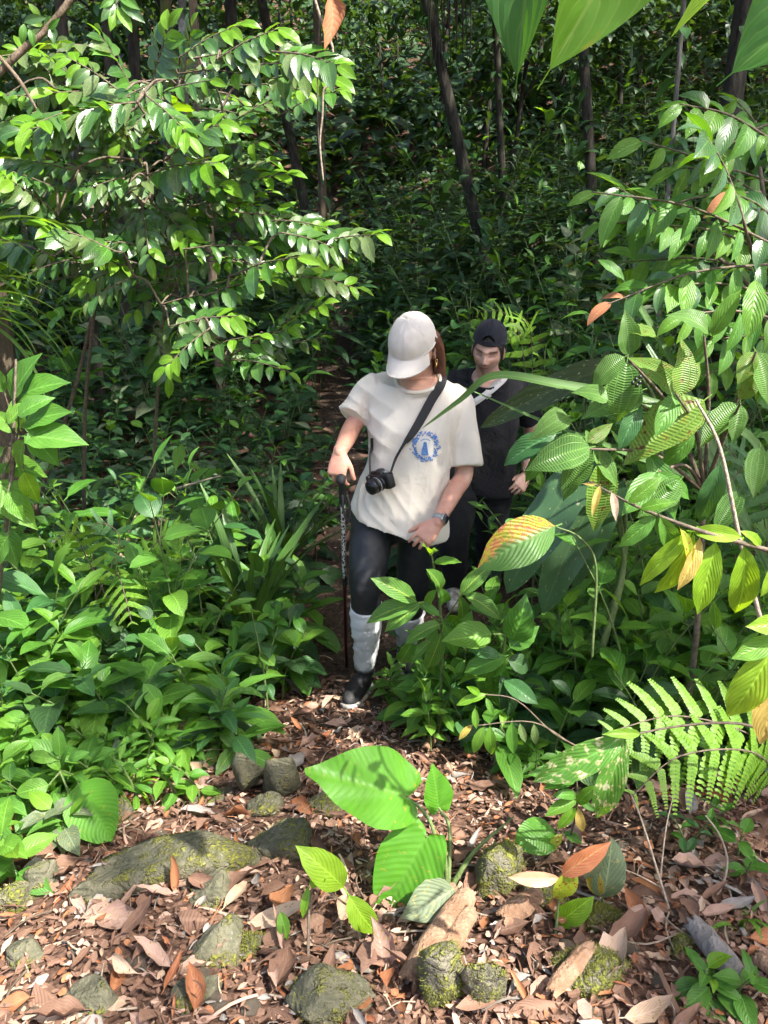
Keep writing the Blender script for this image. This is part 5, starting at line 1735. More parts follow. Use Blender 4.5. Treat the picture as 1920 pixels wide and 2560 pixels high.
# ---- cream-spotted branch
pl = Plant('spotted_branch', 'drooping branch with cream-spotted leaves beside the bright fern', 'branch', P(1900, 1820, 1.5), None, M_TWIG)
px_stem(pl, [(1940, 1835, 1.55), (1840, 1808, 1.52), (1700, 1815, 1.5), (1555, 1842, 1.48)], 0.004)
for b, t, w, m in (((1560, 1842), (1330, 1985), 0.78, 'cream'), ((1562, 1845), (1478, 2075), 0.72, 'cream'), ((1540, 1860), (1500, 1930), 0.8, 'mid'), ((1600, 1835), (1520, 1830), 0.6, 'fern')):
    pl.leaf_px('ell_big', m, (*b, 1.48), (*t, 1.44), (RND.uniform(-0.3, 0.1), -0.8, 0.6), w)
pl.build()
# ---- the plant in front of the woman's legs
def center_plant():
    g = G(1095, 1860)
    pl = Plant('yellow_veined_plant', 'leafy plant with yellow-veined leaves in front of the woman legs', 'plant', g)
    top = P(1078, 1378, 2.42)
    pl.stem([g, P(1105, 1650, 2.45), P(1100, 1520, 2.43), top], [0.007, 0.006, 0.005, 0.003], 6, 5)
    for b, t, m, w in (((1075, 1385), (1062, 1352), 'young', 0.8), ((1080, 1385), (1100, 1365), 'young', 0.8), ((1085, 1405), (1150, 1400), 'fresh', 0.9), ((1085, 1420), (1065, 1460), 'fresh', 1.0),
                       ((1042, 1505), (938, 1440), 'varieg', 0.95), ((1045, 1508), (902, 1540), 'varieg', 0.95), ((1100, 1480), (1090, 1420), 'varieg', 1), ((1152, 1488), (1222, 1400), 'varieg', 0.95),
                       ((1160, 1486), (1268, 1535), 'varieg', 0.95), ((1150, 1490), (1160, 1560), 'varieg', 1.0), ((1050, 1510), (960, 1585), 'varieg', 0.9), ((1100, 1560), (1000, 1600), 'varieg', 0.9),
                       ((1105, 1580), (1065, 1690), 'varieg', 0.9), ((1092, 1475), (1055, 1520), 'fresh', 0.9), ((1100, 1470), (1120, 1530), 'mid', 0.9), ((1110, 1560), (1150, 1650), 'mid', 0.9), ((1030, 1600), (1000, 1680), 'mid', 0.9),
                       ((1100, 1540), (1040, 1500), 'mid', 0.9), ((1080, 1600), (1010, 1660), 'varieg', 0.8)):
        pl.leaf_px('ell_big', m, (*b, 2.40), (*t, 2.36 + RND.uniform(-0.06, 0.1)), (RND.uniform(-0.25, 0.25), -0.75, 0.8), w * 1.0)
    for a in ((1042, 1505), (1155, 1488)):
        pl.stem([P(1103, 1560, 2.43), P(*a, 2.40)], [0.003, 0.002], 5, 3)
    pl.build()
    g = G(1200, 1840)
    pl = Plant('glossy_sapling', 'sapling with large drooping oval leaves right of the yellow-veined plant', 'sapling', g)
    pl.stem([g, P(1250, 1640, 2.35), P(1265, 1600, 2.33)], [0.007, 0.006, 0.004], 6, 5)
    pl.stem([P(1255, 1630, 2.34), P(1262, 1590, 2.28), P(1232, 1585, 2.22)], [0.004, 0.003, 0.002], 6, 5)
    for b, t, m, w in (((1230, 1585), (1105, 1605), 'fresh', 1.35), ((1265, 1640), (1155, 1690), 'mid', 1.3), ((1270, 1645), (1200, 1705), 'fresh', 1.1), ((1262, 1600), (1278, 1530), 'midb', 1.0), ((1275, 1620), (1345, 1560), 'mid', 1.5),
                       ((1270, 1650), (1340, 1680), 'dark', 1.6), ((1255, 1660), (1250, 1730), 'mid', 1.2), ((1250, 1640), (1175, 1620), 'midb', 1.2), ((1280, 1600), (1330, 1500), 'mid', 1.6), ((1260, 1700), (1340, 1760), 'midb', 1.2), ((1250, 1690), (1300, 1800), 'dark', 1.2)):
        pl.leaf_px('ovate_big' if w > 1.3 else 'ell_big', m, (*b, 2.3), (*t, 2.24 + RND.uniform(-0.05, 0.1)), (RND.uniform(-0.25, 0.25), -0.75, 0.8), min(w, 1.15))
    pl.build()
    # fuller growth behind and right of it, each plant by itself
    for (u, v, y), h, lab in (((1130, 1700, 2.75), 0.42, 'bushy sapling just behind the yellow-veined plant'), ((1190, 1720, 2.7), 0.48, 'bushy sapling right behind the sapling with oval leaves'), ((1260, 1700, 2.8), 0.55, 'bushy sapling hiding the rear walker legs'),
                              ((1330, 1690, 2.75), 0.6, 'bushy sapling below the scorched leaf'), ((1400, 1690, 2.6), 0.55, 'bushy sapling under the strap leaves'), ((1060, 1760, 2.6), 0.30, 'bushy seedling below the woman left knee'), ((1460, 1650, 2.5), 0.6, 'bushy sapling left of the lime branch')):
        b = P(u, v, y)
        b.z = ground_z(b.x, b.y)
        pl = Plant('bushy_sapling', lab, 'sapling', b)
        for j in range(3):
            sapling(pl, b + V((RND.uniform(-.06, .06), RND.uniform(-.06, .06), -0.01)), h * RND.uniform(0.75, 1.1), (RND.uniform(-.35, .35), RND.uniform(-.35, .0), 0), 12, 0.145, [('ell', 2), ('ovate', 1.5)], [('mid', 3), ('fresh', 2), ('varieg', 1)], 'alt', 0.25, 0.005, 'fresh')
        pl.build()
    # more low leafy plants round them
    k = 0
    for (u, v), h, L, nst, mats in (((985, 1770), 0.24, 0.10, 3, [('mid', 2), ('fresh', 2), ('quilt', 1)]), ((1075, 1880), 0.30, 0.09, 3, [('fresh', 3), ('mid', 1)]), ((1160, 1870), 0.26, 0.10, 3, [('mid', 2), ('midb', 2)]),
                                    ((1280, 1830), 0.34, 0.13, 3, [('mid', 2), ('dark', 2)]), ((1390, 1790), 0.45, 0.14, 3, [('mid', 2), ('midb', 1)]), ((1470, 1720), 0.55, 0.14, 3, [('mid', 2), ('fresh', 1)]),
                                    ((1010, 1690), 0.30, 0.10, 2, [('quilt', 3), ('mid', 1)]), ((1560, 1640), 0.5, 0.13, 3, [('mid', 2), ('fresh', 1)])):
        b = G(u, v)
        lab = ['low quilted seedling at the foot of the yellow-veined plant', 'toothed light green seedlings below the yellow-veined plant', 'bluish green seedling under the drooping oval leaves', 'dark seedling below the sapling with oval leaves',
               'leafy sapling under the broad strap leaves', 'leafy sapling between strap leaves and lime branch', 'quilted seedling covering the woman left shin', 'leafy sapling beneath the quilted shrub'][k]
        k += 1
        pl = Plant('seedling', lab, 'seedling', b)
        for j in range(nst):
            sapling(pl, b + V((RND.uniform(-.05, .05), RND.uniform(-.05, .05), -0.01)), h * RND.uniform(0.7, 1.1), (RND.uniform(-.3, .3), RND.uniform(-.3, .1), 0), 9, L, [('ell', 2), ('ovate', 2)], mats, 'opp', 0.3, 0.004, 'fresh')
        pl.build()
center_plant()
pl = Plant('thin_twig_plant', 'thin arching twig with small yellowish leaves below the leafy plants', 'plant', G(1450, 1880), None, M_TWIG)
px_stem(pl, [(1450, 1870, 1.95), (1380, 1830, 1.9), (1290, 1750, 1.88), (1200, 1735, 1.88)], 0.003)
px_stem(pl, [(1430, 1860, 1.93), (1330, 1805, 1.88), (1180, 1815, 1.86)], 0.0025)
for b, t, m in (((1200, 1738), (1140, 1760), 'young'), ((1215, 1735), (1165, 1755), 'young'), ((1180, 1812), (1145, 1850), 'yellow'), ((1188, 1770), (1186, 1825), 'fresh'), ((1210, 1815), (1180, 1890), 'fresh'), ((1225, 1815), (1225, 1900), 'fresh'), ((1280, 1805), (1275, 1890), 'mid'), ((1300, 1808), (1310, 1860), 'glossy_old'), ((1335, 1810), (1340, 1868), 'glossy_old'), ((1200, 1738), (1172, 1712), 'young'), ((1215, 1745), (1235, 1790), 'mid')):
    pl.leaf_px('ell', m, (*b, 1.87), (*t, 1.85), None, 0.9)
pl.build()
pl = Plant('twig_seedling', 'upright twig seedling with small oval leaves left of the cream-spotted leaves', 'seedling', G(1415, 2145), None, M_TWIG)
g = pl.base
pl.stem([g, P(1442, 2020, 1.62), P(1440, 1930, 1.60)], [0.004, 0.003, 0.002], 5, 5)
for b, t, m in (((1442, 2000), (1360, 2030), 'fresh'), ((1440, 1990), (1390, 1980), 'mid'), ((1445, 2010), (1480, 1960), 'fresh'), ((1440, 2020), (1395, 2080), 'young'), ((1445, 2020), (1455, 2090), 'yellow'), ((1446, 2000), (1490, 2030), 'mid'), ((1436, 1940), (1330, 1920), 'mid'), ((1440, 1940), (1400, 1890), 'mid'), ((1438, 1950), (1360, 1960), 'mid')):
    pl.leaf_px('ell_big', m, (*b, 1.60), (*t, 1.57), None, 0.95)
pl.build()
pl = Plant('round_leaf_seedling', 'single rounded green leaf on the litter right of the heart leaves', 'seedling', G(1345, 2140))
pl.leaf_px('round_big', 'heart', (1385, 2075, 1.72), (1296, 2118, 1.66), (0, -0.7, 0.8), 1.2)
pl.leaf_px('ell', 'mottle', (1405, 2085, 1.7), (1368, 2135, 1.66), None, 1.0)
pl.leaf_px('ell', 'mid', (1410, 2080, 1.7), (1455, 2108, 1.66), None, 1.2)
pl.stem([pl.base, P(1395, 2078, 1.71)], [0.003, 0.002], 5, 3)
pl.build()
# ---- heart-leaved plant in the foreground
g = G(1120, 2240)
pl = Plant('heart_leaved_plant', 'plant with big ribbed bright heart-shaped leaves in the foreground centre', 'plant', g)
for b, t, sh, w, n, ix in (((1018, 1992, 1.66), (808, 1932, 1.60), 'heart', 0.85, (-0.15, -0.62, 0.85), 0), ((1066, 2092, 1.60), (956, 2290, 1.50), 'heart', 0.85, (-0.2, -0.75, 0.75), 0), ((1097, 2020, 1.70), (1086, 1928, 1.72), 'heart', 0.85, (0.35, -0.9, 0.3), 0)):
    pl.leaf_px(sh, 'heart', b, t, n, w, ix)
    pl.stem([g, g.lerp(P(*b), 0.6) + V((0.02, 0.02, 0.02)), P(*b)], [0.006, 0.005, 0.0035], 7, 5)
pl.leaf_px('ovate_big', 'grey', (1137, 2222, 1.50), (1008, 2305, 1.42), (0.1, -0.75, 0.75), 1.25)
pl.stem([g, P(1185, 2130, 1.62), P(1284, 2042, 1.66)], [0.008, 0.006, 0.0015], 7, 5)
pl.build()
# ---- red-leaved seedling
g = G(1388, 2345)
pl = Plant('red_leaved_seedling', 'seedling with orange-red and yellow mottled leaves at lower right', 'seedling', g)
pl.stem([g, P(1395, 2270, 1.42), P(1402, 2185, 1.43)], [0.0035, 0.003, 0.002], 6, 4)
for b, t, m, w in (((1405, 2188), (1516, 2102), 'red', 0.72), ((1398, 2195), (1273, 2208), 'pink', 0.62), ((1410, 2185), (1400, 2265), 'mottle', 1.0), ((1440, 2180), (1404, 2262), 'mottle', 0.9), ((1392, 2312), (1468, 2240), 'lime', 1.05), ((1398, 2312), (1460, 2358), 'mottle', 1.0), ((1388, 2322), (1362, 2436), 'mottle', 0.95), ((1462, 2195), (1505, 2150), 'grey', 0.8)):
    pl.leaf_px('ell_big', m, (*b, 1.42), (*t, 1.40), (RND.uniform(-.2, .2), -0.8, 0.6), w * 1.2)
pl.build()
pl = Plant('bitten_leaf_seedling', 'dull green bitten leaf standing beside the red-leaved seedling', 'seedling', G(1505, 2262))
pl.leaf_px('round_big', 'grey', (1506, 2245, 1.50), (1535, 2105, 1.52), (0.1, -0.95, 0.25), 0.85)
pl.leaf_px('ell', 'yellow', (1500, 2240, 1.50), (1472, 2165, 1.5), (-0.3, -0.9, 0.25), 1.1)
pl.stem([pl.base, P(1506, 2245, 1.5)], [0.003, 0.002], 5, 3)
pl.build()
# ---- sprawling seedling at bottom centre
pl = Plant('sprawling_seedling', 'wiry seedling with four lime leaves at the bottom centre', 'seedling', G(770, 2420), None, M_TWIG)
g = pl.base
pl.stem([g, P(775, 2250, 1.42), P(800, 2175, 1.42)], [0.004, 0.003, 0.002], 6, 5)
pl.stem([P(780, 2205, 1.42), P(830, 2235, 1.42), P(870, 2262, 1.41), P(868, 2225, 1.42)], [0.003, 0.0025, 0.002, 0.0015], 6, 5)
pl.stem([g, P(760, 2420, 1.34), P(820, 2360, 1.36), P(890, 2342, 1.38)], [0.003, 0.003, 0.0025, 0.002], 6, 5)
pl.stem([P(712, 2450, 1.32), P(760, 2420, 1.34)], [0.002, 0.003], 6, 4)
for b, t, m, w in (((858, 2218), (768, 2120), 'lime', 1.15), ((872, 2238), (938, 2356), 'lime', 1.3), ((668, 2468), (786, 2486), 'lime', 1.2), ((686, 2495), (652, 2575), 'lime', 1.2), ((772, 2215), (752, 2300), 'young', 0.7), ((775, 2210), (805, 2200), 'young', 0.9), ((700, 2280), (725, 2350), 'fresh', 1.3)):
    pl.leaf_px('ell_big', m, (*b, 1.40), (*t, 1.36), (RND.uniform(-.15, .15), -0.7, 0.8), w)
pl.build()
# ---- big single leaves at lower left
pl = Plant('oval_leaved_seedling', 'seedling with a large smooth oval leaf above the flat rock at left', 'seedling', G(235, 2110))
g = pl.base
pl.leaf_px('round_big', 'heart', (196, 1958, 1.86), (281, 2096, 1.74), (0.1, -0.7, 0.8), 1.15, 0)
pl.leaf_px('round_big', 'fresh', (122, 1962, 1.86), (38, 1990, 1.82), (0.0, -0.7, 0.8), 1.0, 1)
for b, t, m in (((150, 1925), (110, 1880), 'fresh'), ((140, 1900), (60, 1890), 'fresh'), ((150, 1890), (145, 1820), 'mid'), ((130, 1950), (125, 1990), 'fresh'), ((170, 1900), (220, 1880), 'mid')):
    pl.leaf_px('ell_big', m, (*b, 1.9), (*t, 1.9), None, 1.1)
pl.stem([g, P(196, 1958, 1.86)], [0.004, 0.003], 6, 4)
pl.stem([g, P(150, 1930, 1.9), P(150, 1890, 1.9)], [0.004, 0.003, 0.002], 6, 4)
pl.stem([P(150, 1930, 1.9), P(122, 1962, 1.86)], [0.003, 0.002], 6, 4)
pl.build()
# ---- blade clump (shaded) and grass tufts and palm
def clump(label, base, n, L, mat, spread, name='grass_clump', shape='blade', wide=1.0, cat='grass', tilt=(0, 0), group=None):
    b = V(base)
    pl = Plant(name, label, cat, b, group)
    for i in range(n):
        a = RND.uniform(0, 6.28)
        e = RND.uniform(spread, 1.45)
        d = V((math.cos(a) * math.cos(e) + tilt[0], math.sin(a) * math.cos(e) + tilt[1], math.sin(e)))
        pl.leaf(shape, pick(mat) if isinstance(mat, list) else mat, b + V((math.cos(a), math.sin(a), 0)) * RND.uniform(0, 0.04), d, V((-d.x, -d.y, 0.6)) if e > 0.6 else V((0, 0, 1)), L * RND.uniform(0.6, 1.1), wide)
    pl.build()
g = P(600, 1215, 3.5); g.z = ground_z(g.x, g.y)
clump('tall clump of dark strap leaves in the shade beneath the glossy shrubs', g, 40, 0.85, [('blade', 4), ('dark', 1)], 0.75, 'strap_leaf_clump', 'blade_up', 1.5, 'plant')
g = P(700, 1190, 4.6); g.z = ground_z(g.x, g.y)
clump('second strap-leaved clump nearer the trail, partly dry', g, 24, 0.75, [('blade', 3), ('grey', 1)], 0.6, 'strap_leaf_clump', 'blade_up', 1.4, 'plant')
clump('small tuft of light green grass at the edge of the leaf litter', G(325, 1975), 40, 0.17, [('fresh', 2), ('lime', 2), ('dryblade', 1.3)], 0.25, wide=1.3)
g = P(-190, 830, 2.9)
clump('palm-like clump of long arching blades at the left edge', g, 34, 0.75, [('blade', 3), ('mid', 1)], 0.15, 'palm_clump', 'blade', 1.1, 'palm', (0.5, -0.1))
g = P(300, 1300, 3.6); g.z = ground_z(g.x, g.y) + 0.2
clump('dry straw-coloured blades arching at left below the glossy shrubs', g, 22, 0.60, 'dryblade', 0.45, 'dry_grass_clump', 'blade', 0.6, 'grass', (0.35, 0))
g = G(1560, 1800)
clump('dark narrow grass in the gap right of the leafy plants', g, 22, 0.45, [('blade', 2), ('dark', 1)], 0.3)
clump('small grass plant with pointed blades at the right edge of the litter', G(1850, 2330), 9, 0.14, [('fresh', 2), ('blade', 1)], 0.1, wide=2.4)
# ---- large-leaved shrub at left edge
def left_edge():
    g = P(20, 1560, 2.6); g.z = ground_z(g.x, g.y)
    pl = Plant('broad_leaved_shrub', 'shrub with crinkled light green leaves at the left edge', 'shrub', g, None, M_TWIG)
    hub = P(30, 1150, 2.45)
    pl.stem([g + V((-0.25, 0.2, 0)), g.lerp(hub, 0.5) + V((-0.12, 0.1, 0)), hub, P(40, 900, 2.5)], [0.008, 0.007, 0.006, 0.004], 7, 5)
    for b, t, m in (((30, 1000), (90, 880), 'mid'), ((40, 1000), (150, 940), 'mid'), ((45, 1040), (130, 985), 'mid'), ((60, 1060), (165, 1025), 'mid'), ((50, 1070), (35, 990), 'fresh'), ((40, 1080), (-20, 1020), 'fresh'), ((60, 1090), (215, 1105), 'mid'), ((70, 1080), (150, 1170), 'mid'),
                    ((60, 1100), (40, 1180), 'fresh'), ((20, 1160), (110, 1190), 'fresh'), ((0, 1200), (80, 1330), 'fresh'), ((30, 1210), (-20, 1300), 'fresh'), ((10, 1120), (-30, 1180), 'fresh'), ((20, 1230), (60, 1300), 'fresh'), ((10, 1320), (50, 1420), 'mid'), ((20, 1060), (70, 1000), 'fresh'),
                    ((10, 980), (-40, 900), 'mid'), ((0, 1260), (90, 1230), 'lime'), ((60, 1180), (100, 1260), 'lime'), ((20, 1340), (-30, 1430), 'mid')):
        y = 2.42 + RND.uniform(-0.1, 0.12)
        pl.leaf_px('ovate_big', m, (*b, y), (*t, y - RND.uniform(-0.03, 0.08)), (RND.uniform(-.3, .3), -0.7, 0.8), 1.05)
        pl.stem([hub, hub.lerp(P(*b, y), 0.5) + V((0, 0.03, 0.02)), P(*b, y)], [0.004, 0.003, 0.002], 5, 3)
    pl.build()
left_edge()
# ---- seedlings along the sunny left margin, placed singly
def margin():
    rows = [((60, 1800), 0.30, 0.14, 'ovate', 'fresh', 'pale crinkled seedling at the left edge of the litter'), ((150, 1790), 0.32, 0.13, 'ell', 'fresh', 'bright upright seedling second from the left margin'), ((260, 1830), 0.24, 0.12, 'lance', 'fresh', 'narrow-leaved light seedling above the grass tuft'),
            ((350, 1790), 0.26, 0.11, 'ell', 'mid', 'mid green seedling behind the grass tuft'), ((440, 1780), 0.24, 0.12, 'obov', 'mid', 'round-leaved seedling beside the mossy mound'), ((530, 1760), 0.22, 0.10, 'ell', 'fresh', 'bright-topped seedling at the end of the left margin'),
            ((40, 1900), 0.20, 0.12, 'ovate', 'fresh', 'low crinkled seedling below the left margin plants'), ((30, 2080), 0.16, 0.12, 'ovate', 'mid', 'purple-edged low seedling at the left frame edge'), ((110, 2110), 0.12, 0.11, 'ovate', 'grey', 'dull bronze low seedling left of the flat rock'),
            ((20, 2190), 0.20, 0.12, 'ovate', 'fresh', 'bright seedling at the left edge above the mossy stones'), ((620, 1740), 0.14, 0.09, 'round', 'midb', 'tiny round-leaved plant beside the trail'), ((1730, 2120), 0.12, 0.06, 'ell', 'midb', 'tiny seedling on the dark litter under the fern'),
            ((1800, 2080), 0.14, 0.06, 'ell', 'mid', 'tiny seedling right of the bare twig'), ((1870, 2180), 0.12, 0.07, 'ovate', 'mid', 'small seedling at the right edge below the fern'), ((1780, 2480), 0.10, 0.08, 'ovate', 'mid', 'small dark seedling at the bottom right corner'), ((1300, 1960), 0.20, 0.09, 'ell', 'mid', 'pale toothed seedling behind the round green leaf')]
    for (u, v), h, L, sh, m, lab in rows:
        b = G(u, v)
        pl = Plant('seedling', lab, 'seedling', b)
        for j in range(3 if L > 0.07 else 2):
            sapling(pl, b + V((RND.uniform(-.05, .05), RND.uniform(-.05, .05), -0.01)), h * RND.uniform(0.7, 1.15), (RND.uniform(-.4, .4), RND.uniform(-.3, .1), 0), 7 if L > 0.07 else 5, L, [(sh, 3), (sh if sh == 'lance' else 'ell', 1)], [(m, 4), ('mid', 1)], 'alt', 0.3, 0.0035, 'young' if L > 0.07 else None)
        pl.build()
margin()

# ================================================================== undergrowth, tree by tree and plant by plant
KINDS = [
    dict(word='oval-leaved', shapes=[('ell', 1)], mats=[('mid', 2), ('midb', 2), ('dark', 2)], L=0.15, n=11, arr='alt', st=(2, 3)),
    dict(word='pair-leaved', shapes=[('ovate', 1)], mats=[('mid', 2), ('midb', 1), ('dark', 2)], L=0.13, n=9, arr='opp', st=(2, 4)),
    dict(word='blunt-leaved', shapes=[('obov', 1), ('ell', 1)], mats=[('mid', 2), ('dark', 2), ('fresh', 0.4)], L=0.17, n=10, arr='alt', st=(1, 3)),
    dict(word='narrow-leaved', shapes=[('lance', 1)], mats=[('mid', 1), ('midb', 2), ('dark', 2)], L=0.15, n=12, arr='alt', st=(2, 4)),
    dict(word='round-leaved', shapes=[('round', 1), ('ovate', 1)], mats=[('midb', 2), ('dark', 2), ('grey', 0.5)], L=0.11, n=9, arr='alt', st=(3, 5)),
]
def hides_walkers(x, y, h):
    """would a plant of height h here stand between the camera and the walkers or the trail?"""
    z = ground_z(x, y, False)
    s = px((x, y, z + h))
    u = 960 + x * s
    d = V((x, y, z + h - CAMZ))
    dep = d.y * CP - d.z * SP
    v = 1280 - FPX * (d.y * SP + d.z * CP) / dep
    if y < 3.6 and 760 < u < 1230 and v < 1760:
        return True
    if y < 4.3 and 1090 < u < 1330 and v < 1330:
        return True
    if y < 17 and 755 < u < 872 and 735 < v < 960:
        return True
    return False
ORD = ['first', 'second', 'third', 'fourth', 'fifth', 'sixth', 'seventh', 'eighth', 'ninth', 'tenth', 'eleventh', 'twelfth', 'thirteenth', 'fourteenth', 'fifteenth', 'sixteenth', 'seventeenth', 'eighteenth', 'nineteenth', 'twentieth'] + ['later'] * 20
def scatter(n, xr, yr, hr, label, group, keep, ratio=1.0, kinds=KINDS, scale=1.0, sep=0.2, name='undergrowth_plant', mats=None, cat='plant', sunny=False):
    pts = []
    tries = 0
    while len(pts) < n and tries < n * 60:
        tries += 1
        y = RND.uniform(*yr)
        w = 0.52 * y + 0.25
        x = RND.uniform(max(xr[0], -w), min(xr[1], w)) if max(xr[0], -w) < min(xr[1], w) else None
        if x is None:
            continue
        h = RND.uniform(*hr)
        if abs(x - trail_x(y)) < (0.38 if y < 4.4 else 0.22) or hides_walkers(x, y, h):
            continue
        if any((x - a) ** 2 + (y - b) ** 2 < (sep * (1 + 0.06 * y)) ** 2 for a, b, _ in pts):
            continue
        pts.append((x, y, h))
    seen = {}
    for x, y, h in sorted(pts, key=lambda q: q[0] / q[1]):
        k = RND.choice(kinds)
        b = V((x, y, ground_z(x, y) - 0.01))
        seen[k['word']] = seen.get(k['word'], 0) + 1
        lab = k['word'] + ' ' + label
        if keep:
            lab = ORD[seen[k['word']] - 1] + ' ' + lab + ', from the left'
        pl = Plant(name, lab, cat, b, group if keep else group + ', ' + k['word'])
        pl.keep = keep
        sz = RND.uniform(0.62, 1.35)
        for j in range(RND.randint(*k['st'])):
            sapling(pl, b + V((RND.uniform(-.07, .07), RND.uniform(-.07, .07), 0)), h * RND.uniform(0.65, 1.1), (RND.uniform(-.45, .45), RND.uniform(-.45, .2), 0), max(4, int(k['n'] * ratio)), k['L'] * scale * sz,
                    k['shapes'], mats or k['mats'], k['arr'], 0.25, 0.005, 'fresh' if RND.random() < 0.35 else None)
        pl.build()
scatter(14, (-1.6, -0.55), (2.05, 2.45), (0.15, 0.30), 'small plant at the lower edge of the left bank', 'small plants at the edge of the left bank', 300, sep=0.10, scale=0.85, mats=[('mid', 3), ('fresh', 3)])
scatter(48, (-3, -0.35), (2.35, 4.0), (0.28, 0.62), 'low plant on the near left bank', 'low plants of the near left bank', 300, sep=0.165, scale=1.3, mats=[('mid', 3), ('fresh', 1.3), ('midb', 2.2), ('dark', 1.6), ('quilt', 0.5), ('varieg', 0.5)])
scatter(16, (-3, -0.75), (2.7, 4.2), (0.6, 1.05), 'taller plant on the left bank', 'taller plants of the left bank', 300, sep=0.2, scale=1.3, mats=[('mid', 3), ('fresh', 2), ('midb', 1)])
scatter(40, (-4, -0.2), (4.0, 7.0), (0.35, 0.7), 'plant in shade left of the trail', 'shaded plants left of the trail', 300, sep=0.24)
scatter(40, (0.35, 5), (4.3, 7.5), (0.4, 0.9), 'plant in shade behind the rear walker', 'shaded plants behind the rear walker', 300, sep=0.24)
scatter(52, (0.7, 3), (2.6, 4.6), (0.5, 1.3), 'tall plant in the right thicket', 'thicket plants right of the walkers', 300, sep=0.16, scale=1.15, mats=[('mid', 3), ('fresh', 1.6), ('midb', 1.5), ('quilt', 1)])
scatter(14, (0.85, 2.2), (2.15, 2.8), (0.6, 1.05), 'bright plant at the front of the right thicket', 'front plants of the right thicket', 300, sep=0.14, kinds=KINDS[:3], mats=[('fresh', 2), ('quilt', 2), ('mid', 2)])
scatter(26, (0.35, 2.0), (2.25, 3.0), (0.25, 0.5), 'low plant under the right thicket', 'low plants under the right thicket', 300, sep=0.15, kinds=KINDS[:4])
scatter(26, (1.3, 6), (4.2, 8.0), (1.2, 2.0), 'head-high plant on the right slope', 'head-high plants of the right slope', 300, sep=0.3, scale=1.3, kinds=KINDS[:4])
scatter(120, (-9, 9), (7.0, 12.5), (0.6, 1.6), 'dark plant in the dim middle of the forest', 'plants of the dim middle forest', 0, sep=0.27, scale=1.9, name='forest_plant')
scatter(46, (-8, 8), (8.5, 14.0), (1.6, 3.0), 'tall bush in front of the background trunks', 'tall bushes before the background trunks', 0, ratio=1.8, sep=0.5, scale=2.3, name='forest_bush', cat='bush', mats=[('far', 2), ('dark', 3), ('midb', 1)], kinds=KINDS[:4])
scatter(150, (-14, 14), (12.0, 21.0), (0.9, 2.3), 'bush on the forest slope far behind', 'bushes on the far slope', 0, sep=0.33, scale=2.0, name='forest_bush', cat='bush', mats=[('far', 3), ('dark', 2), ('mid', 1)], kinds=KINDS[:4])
# larger pale-leaved plants on the right slope
for (u, v, y), lab, mt, L in (((1560, 760, 6.2), 'plant with big dull rounded leaves on the right slope', 'grey', 0.30), ((1430, 620, 7.5), 'greyish big-leaved plant beside the dark trunk', 'grey', 0.32), ((1380, 860, 5.2), 'rosette of fresh veined leaves just behind the rear walker', 'fresh', 0.19),
                              ((1600, 520, 5.5), 'tall plant with large leaves under the hanging giant leaves', 'midb', 0.30), ((1750, 420, 4.5), 'tall big-leaved plant under the top right corner', 'mid', 0.26), ((1480, 830, 4.6), 'big-leaved plant between thicket and rear walker', 'midb', 0.20)):
    t = P(u, v, y)
    b = V((t.x, t.y, ground_z(t.x, t.y)))
    pl = Plant('big_leaved_plant', lab, 'plant', b)
    h = max(0.3, t.z - b.z)
    for j in range(2):
        sapling(pl, b + V((RND.uniform(-.1, .1), RND.uniform(-.1, .1), 0)), h * RND.uniform(0.9, 1.08), (RND.uniform(-.1, .1), -0.08, 0), 13, L, [('round', 1), ('ovate', 2)] if mt == 'grey' else [('ovate', 1), ('ell', 2)], [(mt, 3), ('midb', 1)], 'alt', 0.45, 0.009)
    pl.build()

# ------------------------------------------------------------------ trees
def bark_material(name, a, b, lichen):
    m, nt, out = new_mat(name)
    tc = nd(nt, 'ShaderNodeTexCoord').outputs['Object']
    mp = nd(nt, 'ShaderNodeMapping', {'Vector': tc, 'Scale': (9, 9, 2.2)}).outputs[0]
    n = noise_tex(nt, mp, 2.0, 6.0, 0.65)
    n2 = noise_tex(nt, tc, 2.2, 4.0, 0.6)
    c = mixc(nt, remap(nt, n, 0.35, 0.65), a, b)
    c = mixc(nt, remap(nt, n2, 0.58, 0.66, 0, 0.8), c, lichen)
    bump = nd(nt, 'ShaderNodeBump', {'Strength': 0.9, 'Distance': 0.05, 'Height': n}).outputs[0]
    principled(nt, out, **{'Base Color': c, 'Roughness': 0.9, 'Normal': bump, 'Specular IOR Level': 0.2})
    return m
M_BARKD = bark_material('dark_bark', (0.022, 0.020, 0.016), (0.055, 0.048, 0.036), (0.05, 0.075, 0.025))
M_BARKT = bark_material('tan_bark', (0.12, 0.085, 0.055), (0.20, 0.15, 0.105), (0.26, 0.26, 0.22))
M_BARKW = bark_material('lichened_bark', (0.10, 0.09, 0.075), (0.20, 0.185, 0.16), (0.48, 0.48, 0.45))
M_BARKM = bark_material('mossy_bark', (0.07, 0.055, 0.035), (0.13, 0.10, 0.065), (0.09, 0.11, 0.025))
